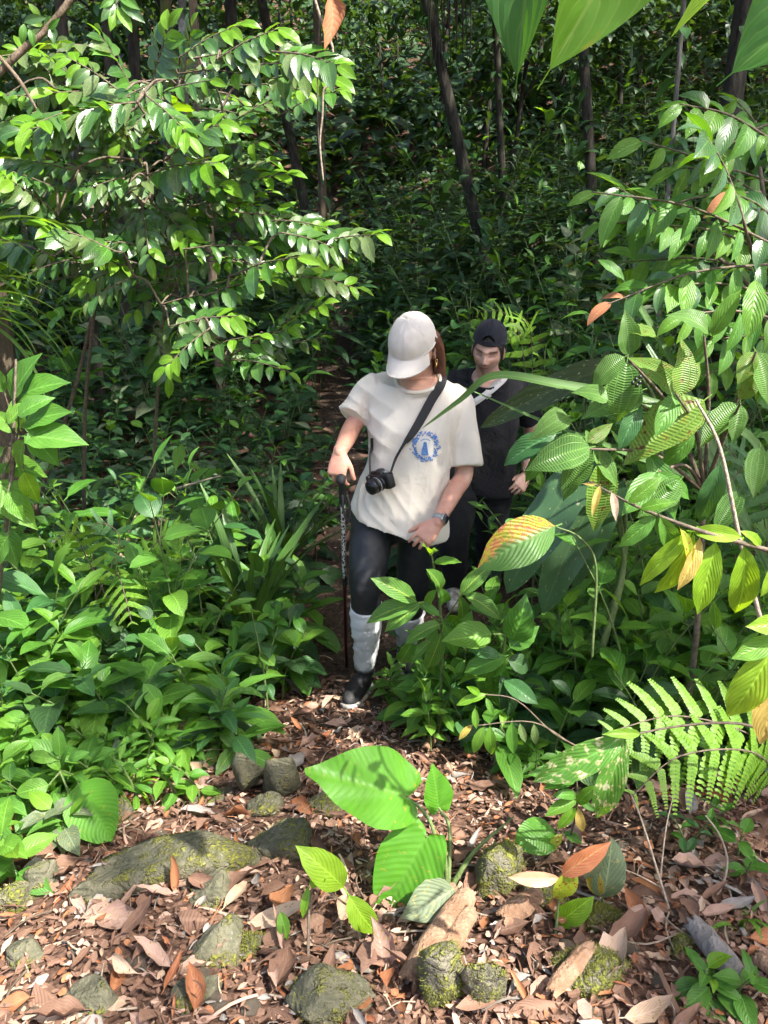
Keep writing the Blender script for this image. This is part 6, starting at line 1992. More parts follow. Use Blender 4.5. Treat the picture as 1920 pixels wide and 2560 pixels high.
def leaf_cloud(n, cen, rad, L, shapes=('low', 'low_ovate'), clumps=14, seed=None):
    """leaves gathered in uneven clumps through an ellipsoid"""
    rg = np.random.RandomState(seed if seed is not None else RND.randrange(1 << 30))
    cc = rg.normal(0, 0.55, (clumps, 3))
    cr = rg.uniform(0.18, 0.42, clumps)
    items = []
    for k in range(n):
        j = rg.randint(clumps)
        q = (cc[j] + rg.normal(0, 1, 3) * cr[j] * 0.6) * np.array(rad)
        p = V(cen) + V(q)
        a = rg.uniform(0, 6.28)
        d = V((math.cos(a), math.sin(a), rg.uniform(-0.8, 0.3)))
        nn = V((rg.uniform(-0.5, 0.5), rg.uniform(-0.8, 0.3), 1))
        items.append((shapes[rg.randint(len(shapes))], rg.randint(4), frame(p, d, nn, L * rg.uniform(0.6, 1.25))))
    return items
def tree(label, foot, top, r0, r1, bark, crown=None, group=None, bends=(), limbs=3, name='forest_tree'):
    foot, top = V(foot), V(top)
    r = thing(name, foot, label, 'tree', group)
    pts = [V((0, 0, -0.2))] + [V(b) - foot for b in bends] + [top - foot]
    n = len(pts)
    rad = [r0 * 1.5] + [r0 + (r1 - r0) * i / (n - 1) for i in range(1, n)]
    if n == 2:
        pts.insert(1, pts[0].lerp(pts[1], 0.12))
        rad.insert(1, r0)
    vs, fs = tube(pts, rad, 14, 6)
    h = top.z - foot.z
    for j in range(limbs):
        t = 0.72 + 0.1 * j
        a = pts[-2].lerp(pts[-1], min(1, t))
        w = RND.uniform(0, 6.28)
        e = a + V((math.cos(w), math.sin(w), 0.7)) * h * 0.22
        tube([a, a.lerp(e, 0.5) + V((0, 0, 0.1)), e], [r1 * 0.9, r1 * 0.7, r1 * 0.35], 8, 4, True, None, vs, fs)
    link('trunk', mesh('trunk', vs, fs, bark), r)
    if crown:
        nl, rad3, L, mat = crown
        it = leaf_cloud(nl, top - foot, rad3, L)
        link('crown', merged(it, 'crown', mat), r, kind='stuff')
    return r
TREES = [  # pixel column at two rows, distance, radius, bark, label
    ((278, 260), (262, 0), 9.0, 0.10, M_BARKD, 'dark trunk behind the small hanging sprig'), ((345, 270), (335, 0), 10.5, 0.13, M_BARKD, 'stout dark trunk second from the left in the background'),
    ((425, 270), (420, 0), 9.5, 0.12, M_BARKM, 'brown mossy trunk above the glossy shrubs'), ((462, 280), (452, 0), 11.0, 0.10, M_BARKW, 'pale lichened trunk above the glossy shrubs'),
    ((500, 250), (482, 0), 9.0, 0.085, M_BARKT, 'tan peeling trunk right of the pale lichened one'), ((580, 320), (575, 0), 12.0, 0.16, M_BARKD, 'thick blackish trunk right of the tan one'),
    ((735, 380), (650, 0), 15.5, 0.17, M_BARKD, 'dark leaning trunk left of the hanging vine'), ((800, 300), (790, 0), 14.0, 0.12, M_BARKM, 'straight trunk behind the hanging vine'),
    ((1138, 330), (1065, 0), 12.0, 0.15, M_BARKD, 'dark leaning trunk draped with roots at top centre'),
    ((1462, 290), (1440, 0), 10.0, 0.11, M_BARKD, 'dark trunk showing below the giant hanging leaves'),
    ((1690, 260), (1712, 0), 7.0, 0.035, M_BARKW, 'thin whitish sapling trunk between the giant leaves'), ((1830, 260), (1865, 0), 7.5, 0.16, M_BARKD, 'thick dark trunk behind the top right giant leaf'),
    ((1250, 320), (1235, 0), 16.0, 0.12, M_BARKD, 'dim trunk far behind the first giant leaf'),
    ((180, 300), (150, 0), 8.0, 0.09, M_BARKD, 'dim trunk at the upper left behind the sprays'), ]
for (a, b, y, r0, bark, lab) in TREES:
    p, q = P(a[0], a[1], y), P(b[0], b[1], y)
    sl = (q - p) / (q.z - p.z)
    foot = p - sl * (p.z - ground_z(p.x, p.y))
    foot.z = ground_z(foot.x, foot.y)
    top = foot + sl * 9.0
    top = V((top.x, top.y, foot.z + RND.uniform(8.5, 11)))
    tr = tree(lab, foot, top, r0 * 0.6, r0 * 0.42, bark, (900, (2.8, 2.8, 1.6), 0.50, 'far'), 'background tree trunks')  # crowns above the frame, leafed densely to darken the forest below
    it = []
    for i in range(70):
        f = RND.random() ** 1.3 * 0.8
        w = RND.uniform(0, 6.28)
        q = (top - foot) * f + V((math.cos(w), math.sin(w), 0)) * r0 * 0.6
        it.append(('low_ovate', RND.randrange(4), frame(q, V((math.cos(w), math.sin(w), -0.6)), V((math.cos(w), math.sin(w), 0.8)), RND.uniform(0.10, 0.24))))
    link('climbing_leaves', merged(it, 'climbing_leaves', RND.choice(['dark', 'far', 'midb'])), tr, kind='stuff')
# mossy trunk at the left edge and the slanting branch
tree('big mossy trunk cut by the left frame edge', V((P(-40, 700, 4.2).x, 4.2, 0)), V((P(-30, 0, 4.2).x - 0.2, 4.2, 9.0)), 0.10, 0.08, M_BARKM, (300, (2.0, 2.0, 1.4), 0.32, 'far'))
sb = Plant('slanting_branch', 'bare pale branch slanting across the top left corner', 'branch', P(-60, 240, 3.3), None, M_BARKT)
px_stem(sb, [(-80, 260, 3.3), (40, 140, 3.3), (120, 70, 3.32), (190, -20, 3.35), (260, -120, 3.4)], [0.016, 0.014, 0.013, 0.012, 0.01])
px_stem(sb, [(-60, 80, 3.3), (40, 190, 3.28), (90, 270, 3.27)], [0.009, 0.008, 0.005])
for b, t in (((120, 75), (150, 50)), ((125, 70), (135, 110)), ((60, 60), (55, 110)), ((75, 70), (85, 115)), ((60, 55), (110, 40))):
    sb.leaf_px('ell', pick([('mid', 1), ('gloss', 1)]), (*b, 3.3), (*t, 3.28))
sb.build()
# small rounded climber leaves at the left edge
pl = Plant('edge_climber', 'climber with rounded leaves on the trunk at the left edge', 'climber', P(-20, 700, 3.5))
for i in range(26):
    u, v = RND.uniform(-30, 50), RND.uniform(230, 720)
    pl.leaf_px('round', pick([('mid', 2), ('dark', 2), ('midb', 1)]), (u, v, 3.55), (u + RND.uniform(-20, 45), v + RND.uniform(10, 60), 3.48), None, 1.0)
px_stem(pl, [(-10, 780, 3.55), (0, 500, 3.55), (-5, 200, 3.55)], 0.006)
pl.build()
# hanging vine
vn = thing('hanging_vine', P(790, -40, 3.2), 'thin pale woody vine dangling in front of the dark forest at top centre', 'vine')
for pts, rr in (([(770, -60, 3.2), (800, 40, 3.2), (820, 90, 3.2), (832, 130, 3.2), (818, 210, 3.2), (808, 230, 3.2), (806, 290, 3.2), (800, 360, 3.2), (808, 450, 3.2)], 0.0055), ([(800, 40, 3.22), (795, 160, 3.22), (794, 300, 3.22), (798, 370, 3.22)], 0.003), ([(815, -60, 3.2), (826, 60, 3.2), (830, 130, 3.2)], 0.004)):
    vs, fs = tube([P(*p) - P(790, -40, 3.2) for p in pts], [rr * (1 - 0.45 * i / len(pts)) for i in range(len(pts))], 6, 5)
    link('strand', mesh('strand', vs, fs, M_DEADW if rr > 0.005 else M_TWIG), vn)
o = tag(link('dead_leaf', leaf_data('dead', 3, 'russet'), None, frame(P(820, -20, 3.2), P(872, 75, 3.15) - P(820, -20, 3.2), (0.3, -1, 0.2), 0.20, 1.5)), 'curled russet dead leaf caught on the vine at the top', 'dead leaf')
# root strings on the leaning trunk
rt = thing('aerial_roots', P(1110, -30, 11.6), 'fringe of thin aerial roots hanging by the leaning trunk', 'roots')
for i in range(14):
    u = 1070 + i * 8
    vs, fs = tube([P(u, -60, 11.6) - P(1110, -30, 11.6), P(u + RND.uniform(-4, 8), 60, 11.6) - P(1110, -30, 11.6), P(u + RND.uniform(-4, 10), RND.uniform(100, 190), 11.6) - P(1110, -30, 11.6)], [0.012, 0.010, 0.004], 5, 4)
    link('root', mesh('root', vs, fs, M_BARKD), rt)
# understorey trees with low crowns closing the view
k = 0
for i in range(46):
    y = RND.uniform(17, 38)
    x = RND.uniform(-0.56 * y, 0.56 * y)
    if abs(x - trail_x(y)) < 1.0 and y < 24:
        continue
    z = ground_z(x, y)
    h = RND.uniform(2.0, 5.5)
    sunny = -0.08 < (x / y) < 0.08 and y > 19  # trees here may take the lighter leaf colour standing in for sun
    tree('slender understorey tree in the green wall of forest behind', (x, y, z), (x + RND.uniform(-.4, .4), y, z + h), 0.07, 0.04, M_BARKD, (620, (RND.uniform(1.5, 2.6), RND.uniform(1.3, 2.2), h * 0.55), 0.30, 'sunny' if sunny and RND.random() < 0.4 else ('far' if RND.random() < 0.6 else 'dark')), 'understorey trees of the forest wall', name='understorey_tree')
# leaf carpet on the slopes: nobody could count it
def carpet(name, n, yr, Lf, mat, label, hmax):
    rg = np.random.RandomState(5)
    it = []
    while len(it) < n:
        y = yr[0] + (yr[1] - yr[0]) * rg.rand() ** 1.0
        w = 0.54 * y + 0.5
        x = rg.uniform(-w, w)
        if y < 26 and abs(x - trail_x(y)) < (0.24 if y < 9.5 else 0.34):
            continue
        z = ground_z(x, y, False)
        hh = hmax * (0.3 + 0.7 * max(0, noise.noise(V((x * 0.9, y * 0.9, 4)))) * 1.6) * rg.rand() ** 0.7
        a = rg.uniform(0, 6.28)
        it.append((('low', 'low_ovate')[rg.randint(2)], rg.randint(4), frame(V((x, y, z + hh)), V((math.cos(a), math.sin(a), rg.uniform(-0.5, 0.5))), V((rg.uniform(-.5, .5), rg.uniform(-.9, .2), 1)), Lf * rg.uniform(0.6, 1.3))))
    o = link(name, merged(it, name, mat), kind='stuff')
    o['label'] = label
    o['category'] = 'ground cover'
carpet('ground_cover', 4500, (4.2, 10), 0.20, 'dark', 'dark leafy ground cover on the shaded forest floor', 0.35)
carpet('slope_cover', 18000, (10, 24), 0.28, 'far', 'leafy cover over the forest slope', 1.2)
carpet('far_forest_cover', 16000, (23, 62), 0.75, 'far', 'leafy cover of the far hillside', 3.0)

# ------------------------------------------------------------------ added canopy trees out of view: leaves placed to throw the dappled shade
CZ = 13.5
def ground_eq(x, y):
    """the ground point the sun reaches through canopy point (x, y, CZ)"""
    return x - SUN.x / SUN.z * (CZ - 0.25), y - SUN.y / SUN.z * (CZ - 0.25)
def sun_window(p, rx, ry):
    """gap in the canopy that lets the sun onto p; returned in ground_eq coordinates"""
    p = V(p)
    k = (p.z - 0.25) / SUN.z
    return (p.x - SUN.x * k, p.y - SUN.y * k, rx, ry)
WIN = [sun_window(P(420, 330, 3.5), 1.15, 0.95), sun_window(P(300, 600, 3.5), 1.1, 0.85), sun_window(P(650, 700, 3.4), 0.6, 0.55), sun_window(P(30, 1180, 2.4), 0.35, 0.45), sun_window(P(220, 1600, 2.7), 0.48, 0.30),
       sun_window(P(360, 1230, 3.3), 0.28, 0.22), sun_window(P(1300, 790, 4.8), 0.30, 0.22), sun_window(P(1335, 1100, 4.2), 0.10, 0.10), sun_window(P(985, 1050, 3.0), 0.08, 0.10), sun_window(P(868, 1100, 3.0), 0.07, 0.07), sun_window(P(990, 925, 2.95), 0.05, 0.05), sun_window(P(1800, 620, 2.3), 0.35, 0.3), sun_window(P(1560, 780, 2.0), 0.25, 0.2), sun_window(P(1680, 1840, 1.68), 0.34, 0.26), sun_window(P(1740, 1420, 1.28), 0.60, 0.50), sun_window(P(1480, 900, 2.05), 0.34, 0.28), sun_window(P(1700, 960, 1.97), 0.45, 0.34), sun_window(P(1470, 1160, 1.95), 0.26, 0.2), sun_window(P(1640, 600, 2.3), 0.4, 0.3), sun_window(P(1180, 1560, 2.4), 0.3, 0.22), sun_window(P(1850, 1150, 1.9), 0.3, 0.25), sun_window(P(1450, 40, 0.92), 0.35, 0.25), sun_window(P(1750, 40, 0.94), 0.3, 0.2), sun_window(P(1430, 2000, 1.55), 0.2, 0.15), sun_window(P(1900, 1680, 1.03), 0.2, 0.2)]
def lit(x, y):
    n = noise.noise(V((x * 0.9, y * 0.9, 9.3)))
    n2 = noise.noise(V((x * 2.6, y * 2.6, 2.3)))
    if y < 2.42 - 0.58 * sstep(-0.55, -0.2, x) - 0.28 * sstep(0.15, 0.55, x) + 0.40 * n + 0.3 * n2 and x > -4:
        if n2 > (0.42 if x < 0 else 0.32) and y > 1.2:
            return False                       # canopy leaves kept here by noise to shade the litter
        return True
    if x < -0.3 and y < 4.2 and noise.noise(V((x * 3.6, y * 3.6, 7.7))) > 0.36 - 0.25 * sstep(-0.75, -1.35, x):
        return True
    for a, b, rx, ry in WIN:
        if ((x - a) / rx) ** 2 + ((y - b) / ry) ** 2 < 1 + 0.8 * n2:
            return True
    if y > 19 and abs(x + 0.005 * y) < 0.05 * y + 1.2 * n:
        return n > -0.2
    if y > 9 and n > 0.75:
        return True
    return False
def canopy():
    rg = np.random.RandomState(3)
    heads = [(7.5, -7.5, 'tall unseen canopy tree added for shade behind the camera to the right'), (11.5, -2.0, 'spreading unseen canopy tree added for shade far right of the trail'), (10.5, 4.5, 'unseen canopy tree added for shade right of the slope'), (14, 10, 'unseen canopy tree added for shade high over the far right slope'), (18, 17, 'unseen canopy tree added for shade beyond the right edge of the forest')]
    items = {i: [] for i in range(len(heads))}
    offx, offy = SUN.x / SUN.z * (CZ - 0.25), SUN.y / SUN.z * (CZ - 0.25)
    n = 0
    while n < 38000:
        gy_ = 1.0 + 30 * rg.rand()
        w = 0.55 * gy_ + 1.6
        gx_ = rg.uniform(-w, w)
        z = CZ + rg.normal(0, 0.35)
        if lit(gx_, gy_):
            n += 0.5
            continue
        n += 1
        x, y = gx_ + SUN.x / SUN.z * (z - 0.25), gy_ + SUN.y / SUN.z * (z - 0.25)
        i = min(range(len(heads)), key=lambda k: (heads[k][0] - x) ** 2 + (heads[k][1] - y) ** 2)
        a = rg.uniform(0, 6.28)
        items[i].append(('low_ovate', rg.randint(4), frame(V((x, y, z)), V((math.cos(a), math.sin(a), rg.uniform(-0.4, 0.4))), V((rg.uniform(-.3, .3), rg.uniform(-.3, .3), 1)), rg.uniform(0.18, 0.32))))
    for i, (x, y, lab) in enumerate(heads):
        foot = V((x + 1.0, y - 1.0, ground_z(x + 1.0, y - 1.0)))
        r = thing('shade_canopy_tree', foot, lab, 'tree', 'unseen canopy trees added for shade')
        vs, fs = tube([V((0, 0, -0.2)), V((0, 0, 3)), V((-0.6, 0.5, 8)), V((x, y, CZ - 1.2)) - foot], [0.42, 0.30, 0.24, 0.15], 12, 5)
        for j in range(9):
            if not items[i]:
                break
            t = items[i][rg.randint(len(items[i]))][2].translation
            a = V((-0.6, 0.5, 8)).lerp(V((x, y, CZ - 1.2)) - foot, rg.uniform(0.3, 1.0))
            tube([a, a.lerp(t - foot, 0.5) + V((0, 0, 0.3)), t - foot], [0.07, 0.05, 0.02], 6, 4, True, None, vs, fs)
        link('trunk', mesh('trunk', vs, fs, M_BARKM), r)
        if items[i]:
            for q in items[i]:
                q[2].translation -= foot
            link('crown', merged(items[i], 'crown', 'far'), r, kind='stuff')
canopy()

# ================================================================== litter, stones, twigs
def rock_material(name, a, b, moss, amount):
    m, nt, out = new_mat(name)
    tc = nd(nt, 'ShaderNodeTexCoord').outputs['Object']
    geo = nd(nt, 'ShaderNodeNewGeometry')
    nz = nd(nt, 'ShaderNodeSeparateXYZ', {0: geo.outputs['Normal']}).outputs[2]
    n = noise_tex(nt, tc, 16.0, 6.0, 0.65)
    n2 = noise_tex(nt, tc, 7.0, 5.0, 0.7)
    n3 = noise_tex(nt, tc, 90.0, 3.0, 0.6)
    c = mixc(nt, remap(nt, n, 0.35, 0.65), a, b)
    c = mixc(nt, remap(nt, n3, 0.60, 0.75, 0, 0.4), c, (0.30, 0.28, 0.22))
    mm = remap(nt, mth(nt, 'ADD', n2, mth(nt, 'MULTIPLY', nz, 0.10)), 0.72 - amount * 0.3, 0.80 - amount * 0.3)
    mm = mth(nt, 'MULTIPLY', mm, remap(nt, n3, 0.35, 0.6))
    c = mixc(nt, mm, c, moss)
    vo = nd(nt, 'ShaderNodeTexVoronoi', {'Vector': nd(nt, 'ShaderNodeMapping', {'Vector': tc, 'Scale': (1, 1, 2.5), 'Rotation': (0.5, 0.3, 0.2)}).outputs[0], 'Scale': 7.0}, feature='DISTANCE_TO_EDGE').outputs['Distance']
    ck = remap(nt, vo, 0.0, 0.05)
    c = mixc(nt, mth(nt, 'MULTIPLY', mth(nt, 'SUBTRACT', 1.0, ck), mth(nt, 'MULTIPLY', remap(nt, n2, 0.45, 0.6), 0.3)), c, (0.04, 0.038, 0.028))
    h = mth(nt, 'ADD', mth(nt, 'ADD', n, mth(nt, 'MULTIPLY', ck, 0.12)), mth(nt, 'ADD', mth(nt, 'MULTIPLY', n3, 0.3), mth(nt, 'MULTIPLY', mm, 0.5)))
    bump = nd(nt, 'ShaderNodeBump', {'Strength': 0.9, 'Distance': 0.02, 'Height': h}).outputs[0]
    principled(nt, out, **{'Base Color': c, 'Roughness': 0.88, 'Normal': bump, 'Specular IOR Level': 0.3})
    return m
M_ROCK = rock_material('grey_green_rock', (0.078, 0.078, 0.048), (0.15, 0.138, 0.092), (0.17, 0.17, 0.03), 0.55)
M_ROCKM = rock_material('mossy_rock', (0.12, 0.11, 0.08), (0.20, 0.18, 0.13), (0.17, 0.18, 0.03), 0.85)
m, nt, out = new_mat('moss_tuft')
rn = nd(nt, 'ShaderNodeAttribute', attribute_name='rnd').outputs['Fac']
principled(nt, out, **{'Base Color': mixc(nt, rn, (0.10, 0.125, 0.015), (0.26, 0.26, 0.05)), 'Roughness': 0.9})
M_MOSS = m
add_shape('tuft', 4, lambda i: ([(-0.16, 0, 0), (0.16, 0, 0), (0.05 * i - 0.1, 0.25, 1.0), (0, -0.16, 0), (0, 0.16, 0), (0.25, 0.05 * i, 0.8)], [(0, 1, 2), (3, 4, 5)], [(0.5, 0.5)] * 6))
def rock(label, c, size, mat, rot=0.0, tilt=(0, 0), seed=1, moss=0, sink=0.35, name='rock', group='stones in the leaf litter'):
    rg = random.Random(seed)
    planes = []
    for i in range(11):
        d = V((rg.gauss(0, 1), rg.gauss(0, 1), rg.gauss(0, 0.9))).normalized()
        planes.append((d, rg.uniform(0.45, 0.85)))
    bm = bmesh.new()
    bmesh.ops.create_icosphere(bm, subdivisions=4, radius=1.0)
    M = Matrix.Rotation(rot, 3, 'Z') @ Matrix.Rotation(tilt[0], 3, 'X') @ Matrix.Rotation(tilt[1], 3, 'Y')
    for v in bm.verts:
        d = v.co.normalized()
        r = 1.05
        for n, k in planes:
            q = d.dot(n)
            if q > 0.05:
                r = min(r, k / q)
        r += 0.07 * noise.noise(d * 2.4 + V((seed, 0, 0))) + 0.02 * noise.noise(d * 9 + V((seed, 0, 0)))
        v.co = M @ V((d.x * r * size[0], d.y * r * size[1], d.z * r * size[2]))
    me = bpy.data.meshes.new('rock')
    bm.to_mesh(me)
    bm.free()
    me.polygons.foreach_set('use_smooth', [True] * len(me.polygons))
    me.materials.append(mat)
    top = max(v.co.z for v in me.vertices)
    pos = V((c.x, c.y, ground_z(c.x, c.y) + top * (1 - 2 * sink) * 0.8))
    if moss:
        r = thing(name, pos, label, 'moss' if name == 'moss_cushion' else 'rock', group)
        link('stone', me, r)
        items = []
        vs = [v for v in me.vertices if v.co.z > -0.1 * top]
        for i in range(moss):
            v = rg.choice(vs)
            if noise.noise(v.co * 14 + V((seed, 3, 1))) < 0.05 and name != 'moss_cushion':
                continue
            j = V((rg.gauss(0, 1), rg.gauss(0, 1), rg.gauss(0, 0.6))) * 0.004
            y = V((rg.gauss(0, 1), rg.gauss(0, 1), 0))
            items.append(('tuft', rg.randrange(4), frame(v.co + j - v.normal * 0.001, y - v.normal * y.dot(v.normal) * 0.9, v.normal + V((rg.gauss(0, .3), rg.gauss(0, .3), 0.3)), rg.uniform(0.0035, 0.0075))))
        link('moss', merged(items, 'moss', M_MOSS), r, kind='stuff')
    else:
        r = link(name, me)
        r.location = pos
        tag(r, label, 'rock', group)
    return r
def rpx(u, v, w, h, label, mat=None, seed=1, moss=0, rot=0.0, tilt=(0, 0), deep=1.0, name='rock', sink=0.46, zf=0.85):
    c = G(u, v + h * 0.25)
    s = 1.0 / px(c)
    return rock(label, c, (w * 0.62 * s, w * 0.62 * s * deep, h * 0.72 * s * zf), mat or M_ROCK, rot, tilt, seed, moss, sink, name)
rpx(390, 2150, 400, 150, 'long flat grey-green slab with yellow moss at left', None, 4, 700, 0.08, (0.25, 0.05), 0.42, zf=0.75)
rpx(705, 2090, 190, 150, 'angular lit rock left of the heart leaves', None, 9, 500, -0.5, (0.3, 0.2), 0.8)
rpx(520, 1845, 130, 130, 'dark mossy mound beside the left margin plants', M_ROCKM, 3, 2200, 0.3, (0, 0), 0.8, sink=0.25)
rpx(618, 1935, 85, 230, 'upright dark slab, left one of the leaning pair', None, 12, 0, 0.9, (0.45, -0.35), 0.7, sink=0.25)
rpx(705, 1935, 90, 220, 'upright dark slab, right one of the leaning pair', None, 17, 0, 0.7, (0.45, -0.35), 0.7, sink=0.25)
rpx(655, 2010, 90, 90, 'small smooth rock below the leaning slabs', None, 21, 0, 0.2, (0, 0), 0.8)
rpx(235, 2490, 180, 130, 'domed rock at the bottom left', None, 6, 0, 0.2, (0.2, 0.1), 0.8)
rpx(535, 2360, 180, 130, 'angular rock with a pale moss patch in the lit litter', None, 27, 250, 0.5, (0.1, -0.2), 0.7)
rpx(490, 2480, 110, 80, 'small grey rock at the bottom edge left of centre', None, 31, 0, 0.9, (0, 0), 0.8)
rpx(830, 2490, 210, 160, 'rounded grey rock with moss at the bottom centre', None, 14, 700, 0.1, (0.2, 0.1), 0.7)
rpx(110, 2200, 100, 90, 'olive stone below the low seedlings at left', None, 33, 0, 0.4, (0, 0), 0.8)
rpx(35, 2245, 90, 90, 'mossy stone at the left frame edge', M_ROCKM, 36, 600, 0.4, (0, 0), 0.8)
rpx(222, 2235, 80, 80, 'brownish stone right of the olive stone', None, 38, 0, 0.7, (0.3, 0.2), 0.7)
rpx(545, 2235, 120, 110, 'shadowed stone at the end of the flat slab', None, 41, 250, 1.0, (0, 0.2), 0.8)
rpx(1095, 2440, 150, 230, 'tall rough stone thick with yellow moss at bottom centre', M_ROCKM, 43, 2200, 0.2, (0.3, 0.1), 0.7, sink=0.3)
rpx(1215, 2470, 110, 210, 'rough mossy stone right of the tallest mossy one', M_ROCKM, 45, 1600, -0.3, (0.2, -0.1), 0.7, sink=0.3)
rpx(1240, 2190, 150, 150, 'mossy broken stone behind the red-leaved seedling', M_ROCKM, 47, 1800, 0.4, (0.2, 0.3), 0.7, sink=0.3)
rpx(1360, 2235, 130, 90, 'low mossy stone under the red-leaved seedling', M_ROCKM, 49, 900, 0.1, (0.1, 0.1), 0.7)
rpx(530, 1990, 90, 50, 'half-buried tan stone between slab and leaning pair', None, 51, 0, 0.1, (0, 0), 0.8)
rpx(290, 2030, 90, 80, 'mossy stone behind the large oval leaf', M_ROCKM, 53, 500, 0.1, (0, 0), 0.8)
rpx(60, 2390, 100, 80, 'olive stone at the left edge near the bottom', None, 55, 0, 0.1, (0, 0), 0.8)
rpx(820, 2010, 90, 60, 'small mossy stone left of the heart leaves', M_ROCKM, 57, 400, 0.1, (0, 0), 0.8)
for i, (u, v, w, h, lab) in enumerate(((1490, 2290, 130, 80, 'vivid green moss cushion right of the red-leaved seedling'), (1450, 2420, 190, 110, 'largest vivid moss cushion at lower right'), (1700, 2370, 60, 60, 'little moss cushion beside the curled grey leaf'), (620, 2370, 90, 50, 'small moss cushion right of the angular rock'))):
    rpx(u, v, w, h, lab, M_ROCKM, 60 + i, 2600 if w > 100 else 900, 0.3 * i, (0, 0), 0.6, 'moss_cushion', 0.4)
M_PEB = rock_material('pebble', (0.14, 0.115, 0.085), (0.24, 0.19, 0.14), (0.2, 0.19, 0.05), 0.1)
rgp = random.Random(77)
PEB = []
for i in range(6):
    bm = bmesh.new()
    bmesh.ops.create_icosphere(bm, subdivisions=2, radius=1.0)
    for v in bm.verts:
        v.co *= 1 + 0.35 * noise.noise(v.co * 1.6 + V((i * 5, 0, 0)))
        v.co.z *= 0.65
    me = bpy.data.meshes.new('pebble')
    bm.to_mesh(me)
    bm.free()
    me.polygons.foreach_set('use_smooth', [True] * len(me.polygons))
    me.materials.append(M_PEB)
    PEB.append(me)
for i in range(90):
    c = G(rgp.uniform(0, 1900), rgp.uniform(1800, 2560))
    o = link('pebble', rgp.choice(PEB), None, Matrix.Translation(c + V((0, 0, 0.004))) @ Matrix.Rotation(rgp.uniform(0, 6), 4, 'Z') @ Matrix.Scale(rgp.uniform(0.008, 0.022), 4))
    tag(o, 'small brown pebble lying in the leaf litter', 'pebble', 'pebbles in the litter')
# dead leaves: the largest ones singly
DM = [('tan', 2.2), ('pinkd', 2.6), ('brown', 4.2), ('russet', 1.1), ('greyd', 1.1)]
def dead(u, v, L, mat, label, az=None, idx=None, lift=0.012, wide=1.0, n=None, el=0.0, group=None):
    c = G(u, v)
    a = rgp.uniform(0, 6.28) if az is None else az
    d = V((math.cos(a) * math.cos(el), math.sin(a) * math.cos(el), math.sin(el)))
    nn = V(n) if n else V((rgp.uniform(-.3, .3), rgp.uniform(-.4, .2), 1))
    o = link('dead_leaf', leaf_data('dead', rgp.randrange(8) if idx is None else idx, mat), None, frame(c + V((0, 0, lift)), d, nn, L, wide))
    return tag(o, label, 'dead leaf', group)
dead(955, 2420, 0.115, 'pinkd', 'upright pinkish dead leaf with a hole left of the bark roll', 1.3, 1, 0.0, 1.5, (0.1, -1, 0.2), 1.2)
dead(440, 2245, 0.11, 'russet', 'upright orange-brown dead leaf standing in the lit litter', 1.7, 2, 0.0, 1.2, (0.2, -1, 0.1), 1.15)
dead(590, 2160, 0.09, 'russet', 'dark red dead leaf standing in the shadow by the slab', 1.6, 2, 0.0, 1.2, (0.2, -1, 0.1), 1.1)
dead(1470, 2460, 0.14, 'tan', 'curled oak-like tan leaf below the moss cushion', 0.3, 5, 0.02, 1.5)
dead(430, 1935, 0.12, 'greyd', 'grey boat-shaped dead leaf near the grass tuft', 0.15, 6, 0.02, 0.9)
dead(450, 2040, 0.11, 'greyd', 'pale holed dead leaf above the slab', -0.2, 4, 0.02, 0.9)
dead(170, 1890, 0.10, 'brown', 'dark brown folded leaf leaning by the left seedlings', 1.2, 3, 0.02, 1.6, (0, -1, 0.4), 0.8)
dead(1720, 1560, 0.10, 'brown', 'withered brown leaf hanging under the lime branch', 1.5, 3, 0.45, 1.6, (0, -1, 0.2), -1.2)
dead(60, 1180, 0.08, 'tan', 'tan fallen leaf caught on the left edge shrub', 0.3, 1, 0.5, 1.6)
dead(250, 2310, 0.12, 'pinkd', 'broad reddish leaf lying flat in the lit litter', -0.4, 1, 0.015, 1.7)
dead(620, 2330, 0.15, 'tan', 'long tan leaf lying above the angular rock', 0.05, 0, 0.02, 1.0)
dead(560, 2290, 0.11, 'tan', 'pale curled leaf by the shadowed stone', 0.9, 4, 0.02, 1.0)
for i in range(285):
    far = rgp.random() < 0.22
    u, v = (rgp.uniform(520, 1000), rgp.uniform(1720, 1900)) if far else (rgp.uniform(-20, 1940), 1880 + 700 * rgp.random() ** 0.8)
    if not far and v < 2080 and (u < 330 or u > 1650):
        v += 250
    mat = pick(DM)
    lab = {'tan': 'tan curled dead leaf lying in the forest litter', 'pinkd': 'pinkish brown dead leaf lying in the forest litter', 'brown': 'dark brown dead leaf lying in the forest litter', 'russet': 'orange-brown dead leaf lying in the forest litter', 'greyd': 'grey weathered dead leaf lying in the forest litter'}[mat]
    dead(u, v, 0.042 + 0.08 * rgp.random() ** 1.5, mat, lab, group='dead leaves of the litter, ' + {'tan': 'tan', 'pinkd': 'pinkish', 'brown': 'brown', 'russet': 'orange', 'greyd': 'grey'}[mat] + ' ones', lift=rgp.uniform(0.006, 0.03), wide=rgp.uniform(0.9, 1.7))
